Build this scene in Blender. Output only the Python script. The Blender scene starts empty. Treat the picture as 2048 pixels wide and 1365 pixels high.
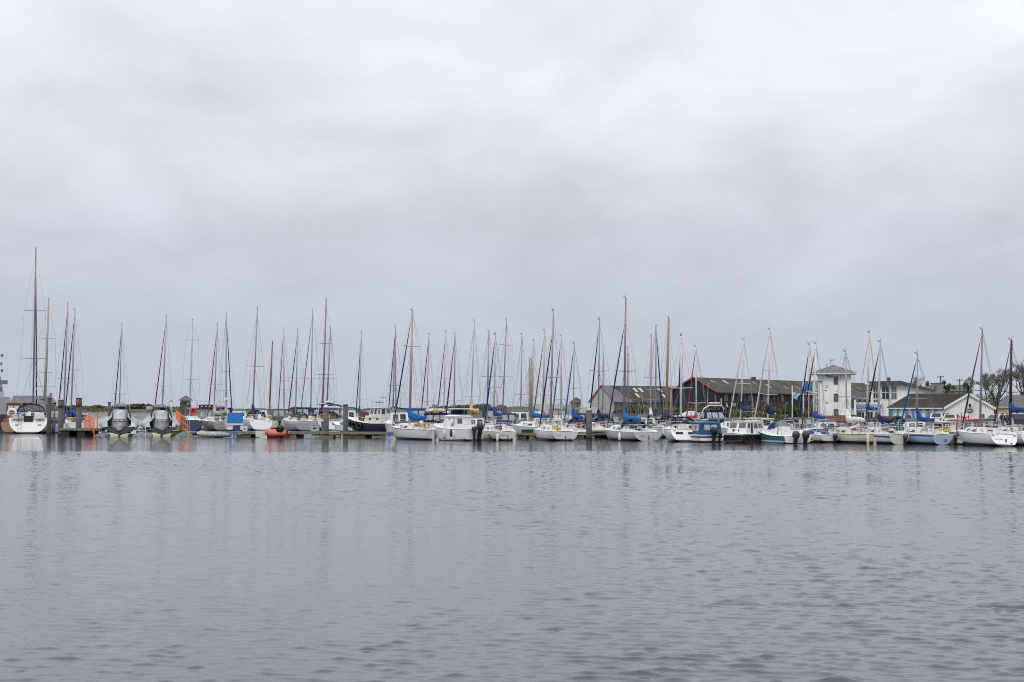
import bpy, math, random
import numpy as np
from mathutils import Vector, Matrix, Quaternion
R = math.radians
random.seed(7)
scene = bpy.context.scene
C = scene.collection

# ---------------------------------------------------------------- camera
CAM_H, FPX, HOR = 2.8, 2844.4, 815.5            # eye height (m), focal length and horizon row (px, 2048 wide)
PITCH = math.atan((HOR - 682.5) / FPX)
cam_d = bpy.data.cameras.new('camera'); cam = bpy.data.objects.new('camera', cam_d); C.objects.link(cam)
cam_d.sensor_width = 36.0; cam_d.lens = 50.0; cam_d.clip_start = 0.1; cam_d.clip_end = 30000
cam.location = (0, 0, CAM_H); cam.rotation_euler = (R(90) + PITCH, 0, 0)
scene.camera = cam

# ---------------------------------------------------------------- overcast sky, soft sun, exposure
SUN_EL, SUN_AZ = R(46), R(205)                  # azimuth clockwise from +Y
w = bpy.data.worlds.new('World'); scene.world = w; w.use_nodes = True
nt = w.node_tree; N = nt.nodes; LK = nt.links
N.clear()
def nd(tree, t, **k):
    n = tree.nodes.new(t)
    for a, v in k.items(): setattr(n, a, v)
    return n
out = nd(nt, 'ShaderNodeOutputWorld')
sky = nd(nt, 'ShaderNodeTexSky', sky_type='NISHITA', sun_disc=False, sun_elevation=SUN_EL, sun_rotation=SUN_AZ)
bg1 = nd(nt, 'ShaderNodeBackground'); bg1.inputs[1].default_value = 0.08
LK.new(sky.outputs[0], bg1.inputs[0])
tc = nd(nt, 'ShaderNodeTexCoord')
sep = nd(nt, 'ShaderNodeSeparateXYZ'); LK.new(tc.outputs['Generated'], sep.inputs[0])
def math_n(tree, op, a=None, b=None, c=None, clamp=False):
    n = nd(tree, 'ShaderNodeMath', operation=op, use_clamp=clamp)
    for i, v in enumerate((a, b, c)):
        if v is None: continue
        if isinstance(v, (int, float)): n.inputs[i].default_value = v
        else: tree.links.new(v, n.inputs[i])
    return n.outputs[0]
el = math_n(nt, 'MAXIMUM', sep.outputs[2], 0.0)
den = math_n(nt, 'ADD', el, 0.24)
px_ = math_n(nt, 'DIVIDE', sep.outputs[0], den); py_ = math_n(nt, 'DIVIDE', sep.outputs[1], den)
comb = nd(nt, 'ShaderNodeCombineXYZ'); LK.new(px_, comb.inputs[0]); LK.new(py_, comb.inputs[1])
mp = nd(nt, 'ShaderNodeMapping'); mp.inputs['Location'].default_value = (3.1, 1.7, 0); mp.inputs['Scale'].default_value = (1.7, 1.15, 1)
LK.new(comb.outputs[0], mp.inputs[0])
n1 = nd(nt, 'ShaderNodeTexNoise'); n1.inputs['Scale'].default_value = 1.35; n1.inputs['Detail'].default_value = 6; n1.inputs['Roughness'].default_value = 0.57; n1.inputs['Distortion'].default_value = 0.35
LK.new(mp.outputs[0], n1.inputs['Vector'])
ramp = nd(nt, 'ShaderNodeValToRGB')
e = ramp.color_ramp.elements
e[0].position = 0.0; e[0].color = (0.520, 0.562, 0.660, 1)
e[1].position = 1.0; e[1].color = (1.46, 1.46, 1.50, 1)
for p, c in ((0.05, (0.548, 0.585, 0.672, 1)), (0.12, (0.635, 0.662, 0.735, 1)), (0.19, (0.77, 0.79, 0.855, 1)), (0.28, (0.90, 0.91, 0.965, 1)), (0.5, (1.13, 1.135, 1.19, 1))):
    q = ramp.color_ramp.elements.new(p); q.color = c
LK.new(el, ramp.inputs[0])
amp = math_n(nt, 'MULTIPLY', math_n(nt, 'MINIMUM', math_n(nt, 'MULTIPLY', el, 7.0), 1.0), 0.74)
cl = math_n(nt, 'MULTIPLY_ADD', math_n(nt, 'SUBTRACT', n1.outputs[0], 0.5), amp, 1.0)
sc = nd(nt, 'ShaderNodeVectorMath', operation='SCALE'); LK.new(ramp.outputs[0], sc.inputs[0]); LK.new(cl, sc.inputs['Scale'])
bg2 = nd(nt, 'ShaderNodeBackground'); bg2.inputs[1].default_value = 1.0
LK.new(sc.outputs[0], bg2.inputs[0])
mx = nd(nt, 'ShaderNodeMixShader'); mx.inputs[0].default_value = 0.95
LK.new(bg1.outputs[0], mx.inputs[1]); LK.new(bg2.outputs[0], mx.inputs[2]); LK.new(mx.outputs[0], out.inputs[0])
sun_d = bpy.data.lights.new('sun', 'SUN'); sun = bpy.data.objects.new('sun', sun_d); C.objects.link(sun)
sun_d.energy = 1.15; sun_d.angle = R(14); sun_d.color = (1.0, 0.97, 0.92)
sun.rotation_euler = Vector((-math.sin(SUN_AZ) * math.cos(SUN_EL), -math.cos(SUN_AZ) * math.cos(SUN_EL), -math.sin(SUN_EL))).to_track_quat('-Z', 'Y').to_euler()
scene.view_settings.view_transform = 'Standard'; scene.view_settings.look = 'None'
scene.view_settings.exposure = 0.0; scene.view_settings.gamma = 1.0; scene.view_settings.use_curve_mapping = False
scene.cycles.filter_width = 1.0; scene.cycles.max_bounces = 6; scene.cycles.transparent_max_bounces = 8; scene.cycles.caustics_reflective = False; scene.cycles.caustics_refractive = False

# ---------------------------------------------------------------- pixel -> world (2048 x 1365 photograph)
def at(px, py, D):
    """world point seen at photo pixel (px, py), D metres ahead of the camera along the ground"""
    d = Vector(((px - 1024) / FPX, math.cos(PITCH) - (682.5 - py) / FPX * math.sin(PITCH), math.sin(PITCH) + (682.5 - py) / FPX * math.cos(PITCH)))
    return Vector((0, 0, CAM_H)) + d * (D / d.y)
def wat(px, D, z=0.0):
    """point at height z whose column is photo column px, at distance D"""
    dz = CAM_H - z
    dep = D * math.cos(PITCH) - dz * math.sin(PITCH)
    return Vector(((px - 1024) / FPX * dep, D, z))
def wl_y(D): return HOR + CAM_H * FPX / D * 1.0
def dist(y): return CAM_H * FPX / (y - HOR)

# ---------------------------------------------------------------- object helpers
def tag(o, label=None, cat=None, group=None, kind=None):
    if label: o['label'] = label
    if cat: o['category'] = cat
    if group: o['group'] = group
    if kind: o['kind'] = kind
    return o
def empty(name, loc, rz=0.0, q=None, **k):
    o = bpy.data.objects.new(name, None); C.objects.link(o); o.location = loc
    o.empty_display_size = 0.5
    if q is not None: o.rotation_mode = 'QUATERNION'; o.rotation_quaternion = q
    else: o.rotation_euler = (0, 0, rz)
    return tag(o, **k)
class MB:
    def __init__(s): s.v = []; s.f = []
    def add(s, vs, fs):
        b = len(s.v); s.v += [tuple(v) for v in vs]; s.f += [tuple(i + b for i in f) for f in fs]; return s
    def box(s, c, d, rz=0.0):
        x, y, z = d[0] / 2, d[1] / 2, d[2] / 2; cr, sr = math.cos(rz), math.sin(rz)
        vs = []
        for k in (-z, z):
            for a, b in ((-x, -y), (x, -y), (x, y), (-x, y)):
                vs.append((c[0] + a * cr - b * sr, c[1] + a * sr + b * cr, c[2] + k))
        return s.add(vs, [(3, 2, 1, 0), (4, 5, 6, 7), (0, 1, 5, 4), (1, 2, 6, 5), (2, 3, 7, 6), (3, 0, 4, 7)])
    def hexa(s, vs):   # 4 bottom, 4 top, counter-clockwise
        return s.add(vs, [(3, 2, 1, 0), (4, 5, 6, 7), (0, 1, 5, 4), (1, 2, 6, 5), (2, 3, 7, 6), (3, 0, 4, 7)])
    def loft(s, rings, closed=True, cap0=False, cap1=False):
        n = len(rings[0]); b = len(s.v)
        for r in rings: s.v += [tuple(p) for p in r]
        for i in range(len(rings) - 1):
            for j in range(n if closed else n - 1):
                k = (j + 1) % n
                s.f.append((b + i * n + j, b + i * n + k, b + (i + 1) * n + k, b + (i + 1) * n + j))
        if cap0: s.f.append(tuple(b + j for j in reversed(range(n))))
        if cap1: s.f.append(tuple(b + (len(rings) - 1) * n + j for j in range(n)))
        return s
    def tube(s, pts, rad, n=5, cap=True, sq=1.0):
        pts = [Vector(p) for p in pts]
        if isinstance(rad, (int, float)): rad = [rad] * len(pts)
        rings = []; ref = None
        for i, p in enumerate(pts):
            t = (pts[min(i + 1, len(pts) - 1)] - pts[max(i - 1, 0)]).normalized()
            if ref is None:
                ref = Vector((0, 0, 1)) if abs(t.z) < 0.9 else Vector((1, 0, 0))
            u = t.cross(ref).normalized(); v = u.cross(t).normalized(); ref = v
            rings.append([p + u * math.cos(a) * rad[i] * sq + v * math.sin(a) * rad[i] for a in [2 * math.pi * j / n for j in range(n)]])
        return s.loft(rings, True, cap, cap)
    def cyl(s, c, r, h, n=10, r2=None):
        return s.tube([c, (c[0], c[1], c[2] + h)], [r, r if r2 is None else r2], n)
    def quad(s, a, b, c, d): return s.add([a, b, c, d], [(0, 1, 2, 3)])
    def ball(s, c, r, n=10, m=6, sz=1.0):
        rings = []
        for i in range(m + 1):
            a = -math.pi / 2 + math.pi * i / m
            rr = max(math.cos(a), 0.02) * r
            rings.append([(c[0] + rr * math.cos(2 * math.pi * j / n), c[1] + rr * math.sin(2 * math.pi * j / n), c[2] + r * sz * math.sin(a)) for j in range(n)])
        return s.loft(rings, True, True, True)
    def torus(s, c, r, r2, axis='x', a0=0, a1=360, n=16, m=6):
        pts = []
        for i in range(n + 1):
            a = R(a0 + (a1 - a0) * i / n); u, v = r * math.cos(a), r * math.sin(a)
            pts.append((c[0], c[1] + u, c[2] + v) if axis == 'x' else (c[0] + u, c[1], c[2] + v) if axis == 'y' else (c[0] + u, c[1] + v, c[2]))
        return s.tube(pts, r2, m)
    def build(s, name, m, parent=None, smooth=False, **k):
        me = bpy.data.meshes.new(name); me.from_pydata(s.v, [], s.f); me.update()
        if smooth: me.polygons.foreach_set('use_smooth', [True] * len(me.polygons))
        me.materials.append(m)
        o = bpy.data.objects.new(name, me); C.objects.link(o)
        if parent: o.parent = parent
        return tag(o, **k)
def text_part(name, s, size, m, parent, loc, rot, ext=0.01, sx=1.0):
    cu = bpy.data.curves.new(name, 'FONT'); cu.body = s; cu.size = size; cu.extrude = ext; cu.align_x = 'CENTER'; cu.align_y = 'CENTER'
    t = bpy.data.objects.new(name + '_tmp', cu)
    dg = bpy.context.evaluated_depsgraph_get()
    C.objects.link(t); dg.update()
    me = bpy.data.meshes.new_from_object(t.evaluated_get(bpy.context.evaluated_depsgraph_get()))
    C.objects.unlink(t); bpy.data.objects.remove(t)
    me.materials.clear(); me.materials.append(m)
    o = bpy.data.objects.new(name, me); C.objects.link(o); o.parent = parent; o.location = loc; o.rotation_euler = rot; o.scale = (sx, 1, 1)
    return o

# ---------------------------------------------------------------- materials
_m = {}
def mat(col, rough=0.5, metal=0.0, var=0.12, nscale=3.0, bump=0.0, spec=0.5, name='paint', alpha=1.0, coat=0.0):
    key = (col, rough, metal, var, nscale, bump, spec, alpha, coat)
    if key in _m: return _m[key]
    m = bpy.data.materials.new(name); m.use_nodes = True; t = m.node_tree; b = t.nodes['Principled BSDF']
    b.inputs['Roughness'].default_value = rough; b.inputs['Metallic'].default_value = metal
    b.inputs['Specular IOR Level'].default_value = spec; b.inputs['Coat Weight'].default_value = coat
    b.inputs['Alpha'].default_value = alpha
    tc = nd(t, 'ShaderNodeTexCoord'); n = nd(t, 'ShaderNodeTexNoise'); n.inputs['Scale'].default_value = nscale; n.inputs['Detail'].default_value = 5
    t.links.new(tc.outputs['Object'], n.inputs['Vector'])
    hs = nd(t, 'ShaderNodeMix', data_type='RGBA', blend_type='MULTIPLY'); hs.inputs[0].default_value = 1.0
    hs.inputs[6].default_value = (*col, 1)
    mr = nd(t, 'ShaderNodeMapRange'); mr.inputs[1].default_value = 0.3; mr.inputs[2].default_value = 0.7
    mr.inputs[3].default_value = 1 - var; mr.inputs[4].default_value = 1 + var * 0.5
    t.links.new(n.outputs[0], mr.inputs[0]); t.links.new(mr.outputs[0], hs.inputs[7]); t.links.new(hs.outputs[2], b.inputs['Base Color'])
    if bump:
        bp = nd(t, 'ShaderNodeBump'); bp.inputs['Strength'].default_value = bump; bp.inputs['Distance'].default_value = 0.05
        t.links.new(n.outputs[0], bp.inputs['Height']); t.links.new(bp.outputs[0], b.inputs['Normal'])
    _m[key] = m; return m
def hull_mat(top, boot=(0.012, 0.014, 0.02), zb=0.09, band=None, rough=0.28):
    """gelcoat topsides with an antifouling band at the waterline raised to paint in dark reflection, an optional painted stripe, and a grimy fringe with streaks"""
    key = ('hull', top, boot, zb, band, rough)
    if key in _m: return _m[key]
    m = bpy.data.materials.new('hull_gelcoat'); m.use_nodes = True; t = m.node_tree; b = t.nodes['Principled BSDF']
    b.inputs['Roughness'].default_value = rough; b.inputs['Coat Weight'].default_value = 0.15
    tc = nd(t, 'ShaderNodeTexCoord'); sp = nd(t, 'ShaderNodeSeparateXYZ'); t.links.new(tc.outputs['Object'], sp.inputs[0])
    mp = nd(t, 'ShaderNodeMapping'); mp.inputs['Scale'].default_value = (2.2, 2.2, 0.35); t.links.new(tc.outputs['Object'], mp.inputs[0])
    n = nd(t, 'ShaderNodeTexNoise'); n.inputs['Scale'].default_value = 2.5; n.inputs['Detail'].default_value = 5; t.links.new(mp.outputs[0], n.inputs['Vector'])
    def mix(fac, a, c):
        x = nd(t, 'ShaderNodeMix', data_type='RGBA')
        t.links.new(fac, x.inputs[0])
        for i, v in ((6, a), (7, c)):
            if isinstance(v, tuple): x.inputs[i].default_value = (*v, 1)
            else: t.links.new(v, x.inputs[i])
        return x.outputs[2]
    st = nd(t, 'ShaderNodeMapRange'); st.inputs[1].default_value = 0.48; st.inputs[2].default_value = 0.8; st.inputs[3].default_value = 0; st.inputs[4].default_value = 0.35
    t.links.new(n.outputs[0], st.inputs[0])
    g = tuple(x * 0.62 * k for x, k in zip(top, (1.0, 0.95, 0.84)))
    c = mix(st.outputs[0], top, g)
    if band:
        z0, z1, bc = band
        f = math_n(t, 'MULTIPLY', math_n(t, 'GREATER_THAN', sp.outputs[2], z0), math_n(t, 'LESS_THAN', sp.outputs[2], z1))
        c = mix(f, c, bc)
    wz = math_n(t, 'MULTIPLY_ADD', n.outputs[0], 0.05, sp.outputs[2])
    fr = nd(t, 'ShaderNodeMapRange'); fr.inputs[1].default_value = zb + 0.03; fr.inputs[2].default_value = zb + 0.12; fr.inputs[3].default_value = 0.35; fr.inputs[4].default_value = 0
    t.links.new(wz, fr.inputs[0])
    c = mix(fr.outputs[0], c, (0.16, 0.14, 0.085))
    f = math_n(t, 'LESS_THAN', sp.outputs[2], zb)  # antifouling, its height partly painting in the dark reflection below the hull
    c = mix(f, c, boot)
    t.links.new(c, b.inputs['Base Color'])
    _m[key] = m; return m
WHITE = (0.76, 0.76, 0.75); CREAM = (0.70, 0.66, 0.54); GREY = (0.50, 0.51, 0.53); NAVY = (0.012, 0.02, 0.075); BLUE = (0.012, 0.055, 0.22); SKYB = (0.016, 0.12, 0.35)
BLACK = (0.012, 0.012, 0.014); RED = (0.42, 0.03, 0.03); MAROON = (0.10, 0.012, 0.03); ORANGE = (0.75, 0.13, 0.015); WOOD = (0.26, 0.10, 0.03); TEAK = (0.22, 0.085, 0.04)
YELLOW = (0.68, 0.48, 0.04); ALU = (0.25, 0.26, 0.28); BEIGE = (0.34, 0.32, 0.28); LBLUE = (0.38, 0.53, 0.66); TEAL = (0.03, 0.16, 0.19); DGREY = (0.07, 0.075, 0.085)
def paint(c, r=0.4): return mat(c, r, 0, 0.1, 1.6)
def cloth(c): return mat(c, 0.85, 0, 0.3, 5.0, 0.6, 0.2, 'canvas')
GLASS = mat((0.022, 0.027, 0.032), 0.06, 0, 0.2, 1.0, 0, 0.6, 'dark_glass')
GLASS2 = mat((0.11, 0.13, 0.14), 0.07, 0, 0.35, 1.2, 0, 0.8, 'window_glass')
VINYL = mat((0.42, 0.44, 0.46), 0.15, 0, 0.35, 2.5, 0.3, 0.6, 'clear_vinyl')
STEEL = mat((0.55, 0.56, 0.57), 0.25, 0.8, 0.1, 4, 0, 0.5, 'stainless_steel')
WIRE = mat((0.16, 0.165, 0.17), 0.4, 0.3, 0.1, 4, 0, 0.5, 'rigging_wire')
RUBBER = mat((0.012, 0.012, 0.014), 0.5, 0, 0.3, 6, 0.2, 0.4, 'black_rubber')
WN, SLOPE, CALM = 90, 0.080, (0.024, 0.010, 0.003)

# ---------------------------------------------------------------- boat builders (boat frame: +x bow, +y port, z up, 0 = waterline)
def hull_rings(L, B, fb, wt=0.7, rake=0.25, aft=0.57, bowup=0.24, chine=False, tm=0.42, ns=16, nr=8, full=1.0):
    rings, sheer = [], []
    for i in range(ns + 1):
        t = i / ns
        t = t ** 0.9
        if t < tm: b = B / 2 * (wt + (1 - wt) * math.sin(math.pi / 2 * t / tm))
        else: b = B / 2 * max(math.cos(math.pi / 2 * ((t - tm) / (1 - tm)) ** (1.45 * full)), 0.012)
        zs = fb * (1 + bowup * max(t - 0.25, 0) ** 1.6 / 0.63 + 0.03 * (1 - t))
        zk = 0.02 - (0.5 if not chine else 0.35) * math.sin(math.pi * min(t * 1.02, 1)) ** 0.8
        half = []
        for j in range(nr + 1):
            s = j / nr
            if chine:
                if s < 0.4: y = b * (0.93 - 0.25 * t ** 2) * s / 0.4; z = zk + (0.12 + 0.35 * t ** 3) * fb * s / 0.4
                else:
                    q = (s - 0.4) / 0.6; y = b * ((0.93 - 0.25 * t ** 2) + (0.07 + 0.25 * t ** 2) * q)
                    z0 = zk + (0.12 + 0.35 * t ** 3) * fb; z = z0 + (zs - z0) * q
            else:
                p = 0.62 + 0.75 * t ** 2
                y = b * math.sin(s * math.pi / 2) ** p; z = zk + (zs - zk) * (1 - math.cos(s * math.pi / 2)) ** (0.92 + 0.1 * t)
            x = -aft * L + t * L
            x += (z - zs) * 0.75 * t ** 6 + rake * max(z, 0) * (1 - t) ** 7
            half.append((x, y, z))
        rings.append([(x, -y, z) for x, y, z in reversed(half)] + half[1:])
        sheer.append(half[-1])
    return rings, sheer
def add_hull(root, L, B, fb, m_hull, m_deck, m_tr=None, stripe=None, **k):
    rings, sh = hull_rings(L, B, fb, **k)
    MB().loft(rings, closed=False).build('hull', m_hull, root, smooth=True)
    tr = MB(); c = rings[0]
    tr.add([(p[0] - 0.004, p[1], p[2]) for p in c], [tuple(range(len(c)))])
    tr.build('transom', m_tr or m_hull, root)
    dk = MB(); cols = []
    for x, y, z in sh: cols.append([(x, -y * 0.985, z), (x, -y * 0.5, z + 0.035), (x, 0, z + 0.05), (x, y * 0.5, z + 0.035), (x, y * 0.985, z)])
    dk.loft(cols, closed=False); dk.build('deck', m_deck, root, smooth=True)
    rl = MB()
    for s in (1, -1): rl.tube([(x, s * y, z + 0.015) for x, y, z in sh], 0.028, 4)
    rl.build('toe_rail', stripe or m_deck, root)
    return rings, sh
def sheer_at(sh, x):
    for a, b in zip(sh, sh[1:]):
        if a[0] <= x <= b[0]:
            f = (x - a[0]) / max(b[0] - a[0], 1e-6); return (x, a[1] + (b[1] - a[1]) * f, a[2] + (b[2] - a[2]) * f)
    return sh[0] if x < sh[0][0] else sh[-1]
def block(parent, name, m, x0, x1, wa, wf, z0, z1, ti=0.06, tf=0.15, ta=0.03, wins=(), roof=None, rname='roof', wname='window', zf=None):
    """cabin block with sloping faces; wins = (face, u0, u1, v0, v1[, material]); roof = (material, thickness, overhang)"""
    zf = z0 if zf is None else zf
    V = [(x0, -wa, z0), (x1, -wf, zf), (x1, wf, zf), (x0, wa, z0), (x0 + ta, -wa + ti, z1), (x1 - tf, -wf + ti, z1), (x1 - tf, wf - ti, z1), (x0 + ta, wa - ti, z1)]
    V = [Vector(v) for v in V]
    b = MB().hexa(V)
    o = b.build(name, m, parent)
    F = {'port': (V[3], V[2], V[6], V[7]), 'stbd': (V[0], V[1], V[5], V[4]), 'aft': (V[3], V[0], V[4], V[7]), 'fore': (V[2], V[1], V[5], V[6])}
    for wn in wins:
        face, u0, u1, v0, v1 = wn[:5]; gm = wn[5] if len(wn) > 5 else GLASS; nm = wn[6] if len(wn) > 6 else wname
        a, bb, c, d = F[face]
        def P(u, v): return (a + (bb - a) * u) * (1 - v) + (d + (c - d) * u) * v
        q = [P(u0, v0), P(u1, v0), P(u1, v1), P(u0, v1)]
        n = (q[1] - q[0]).cross(q[3] - q[0]).normalized()
        cen = sum(V, Vector()) / 8
        if n.dot(q[0] - cen) < 0: n = -n
        wb = MB(); cc = sum(q, Vector()) / 4
        wb.add([p - n * 0.02 for p in q] + [cc + (p - cc) * 0.97 + n * 0.012 for p in q], [(4, 5, 6, 7), (0, 1, 5, 4), (1, 2, 6, 5), (2, 3, 7, 6), (3, 0, 4, 7)])
        wb.build(nm, gm, o)
    if roof:
        rm, th, ov = roof
        rb = MB(); xs = [x0 + ta - ov, (x0 + ta + x1 - tf) / 2, x1 - tf + ov]; ws = [wa - ti + ov, (wa + wf) / 2 - ti + ov, wf - ti + ov]
        rings = []
        for x, wd in zip(xs, ws):
            top = [(x, -wd + 2 * wd * j / 6, z1 + th * (0.45 + 0.75 * (1 - (2 * j / 6 - 1) ** 2))) for j in range(7)]
            rings.append([(x, -wd, z1 + 0.003)] + top + [(x, wd, z1 + 0.003)])
        rb.loft(rings, True, True, True); rb.build(rname, rm, o, smooth=False)
    return o
def outboard(parent, x, y, z, s=1.0, m=None, tilt=0.0, name='outboard_motor'):
    m = m or RUBBER
    def T(px, py, pz):
        c, sn = math.cos(tilt), math.sin(tilt); return (x + px * s * c - pz * s * sn, y + py * s, z + px * s * sn + pz * s * c)
    b = MB(); rings = []
    for pz, fx, bx, wd in ((0.05, 0.08, -0.38, 0.13), (0.12, 0.12, -0.46, 0.19), (0.36, 0.10, -0.48, 0.20), (0.5, 0.02, -0.40, 0.16), (0.55, -0.05, -0.3, 0.08)):
        rings.append([T(fx, -wd * .7, pz), T(fx, wd * .7, pz), T(fx - .1, wd, pz), T(bx + .1, wd, pz), T(bx, wd * .5, pz), T(bx, -wd * .5, pz), T(bx + .1, -wd, pz), T(fx - .1, -wd, pz)])
    b.loft(rings, True, True, True)
    o = b.build(name, m, parent, smooth=True)
    l = MB(); l.hexa([T(-.02, -.06, -.75), T(-.02, .06, -.75), T(-.28, .05, -.75), T(-.28, -.05, -.75), T(0, -.1, .06), T(0, .1, .06), T(-.36, .09, .06), T(-.36, -.09, .06)][0:4] + [T(0, -.1, .06), T(0, .1, .06), T(-.36, .09, .06), T(-.36, -.09, .06)])
    l.hexa([T(.0, -.03, -1.05), T(.0, .03, -1.05), T(-.2, .02, -1.05), T(-.2, -.02, -1.05), T(.0, -.05, -.75), T(.0, .05, -.75), T(-.3, .04, -.75), T(-.3, -.04, -.75)])
    l.build('lower_unit', RUBBER, o)
    l = MB()
    for k in range(3):
        a = 2 * math.pi * k / 3 + .4
        l.quad(T(-.3, 0, -.82), T(-.33, .16 * math.cos(a - .35), -.82 + .16 * math.sin(a - .35)), T(-.36, .19 * math.cos(a), -.82 + .19 * math.sin(a)), T(-.33, .16 * math.cos(a + .35), -.82 + .16 * math.sin(a + .35)))
    l.build('propeller', RUBBER, o)
    return o
def sprayhood(root, xa, B, z, col, h=0.78, ln=1.15, wf=0.36):
    """fabric hood over the companionway: coloured hoop band aft, clear panels forward"""
    def arc(x, wd, hh, z0): return [(x, -wd * math.cos(math.pi * j / 10) * (1.0 if True else 1), z0 + hh * math.sin(math.pi * j / 10) ** 0.7) for j in range(11)]
    wd = B * wf
    A = [arc(xa, wd, h, z), arc(xa + ln * .42, wd * .98, h * .97, z), arc(xa + ln, wd * .8, h * .28, z)]
    th = []
    for r_ in (A[0], A[1]): th.append(r_)
    b = MB()
    inner = [[(x + (.0), y * 0.95, z + (zz - z) * 0.93) for x, y, zz in r_] for r_ in th]
    b.loft([inner[0], th[0], th[1], inner[1]], closed=False)
    b.tube(A[0], 0.035, 5)
    o = b.build('sprayhood', cloth(col), root, smooth=True)
    MB().loft([A[1], A[2]], closed=False).build('clear_panel', VINYL, o, smooth=True)
    s = MB()
    for j in (3, 7): s.tube([A[1][j], A[2][j]], 0.03, 4)
    s.tube(A[2], 0.03, 4); s.build('canvas_seam', cloth(col), o)
    return o
def sail_cover(root, zb, Lb, col, fat=1.0, tall=1.0, droop=0.0, name='sail_cover'):
    rnd = random.Random(int(zb * 1000 + Lb * 77 + fat * 31))
    P = [(0.06, 0, zb + 1.15 * tall, .09), (0.03, 0, zb + .9 * tall, .15), (-0.05, 0, zb + .55 * tall + .1, .22), (-.2, 0, zb + .32, .28), (-.42, 0, zb + .2, .29)]
    for k in range(1, 8):
        f = k / 7; P.append((-.42 - (Lb - .5) * f, 0, zb + .16 - .06 * f - droop * f, .27 - .11 * f))
    b = MB()
    b.tube([(x, rnd.uniform(-.03, .03), z + rnd.uniform(-.03, .03)) for x, y, z, r_ in P], [r_ * fat * rnd.uniform(.85, 1.15) for x, y, z, r_ in P], 8, True, 0.72)
    return b.build(name, cloth(col), root, smooth=True)
def horseshoe(parent, c, col, name='horseshoe_buoy'):
    b = MB().torus(c, 0.18, 0.07, 'x', -50, 230, 12, 6); return b.build(name, paint(col, 0.6), parent, smooth=True)

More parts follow.
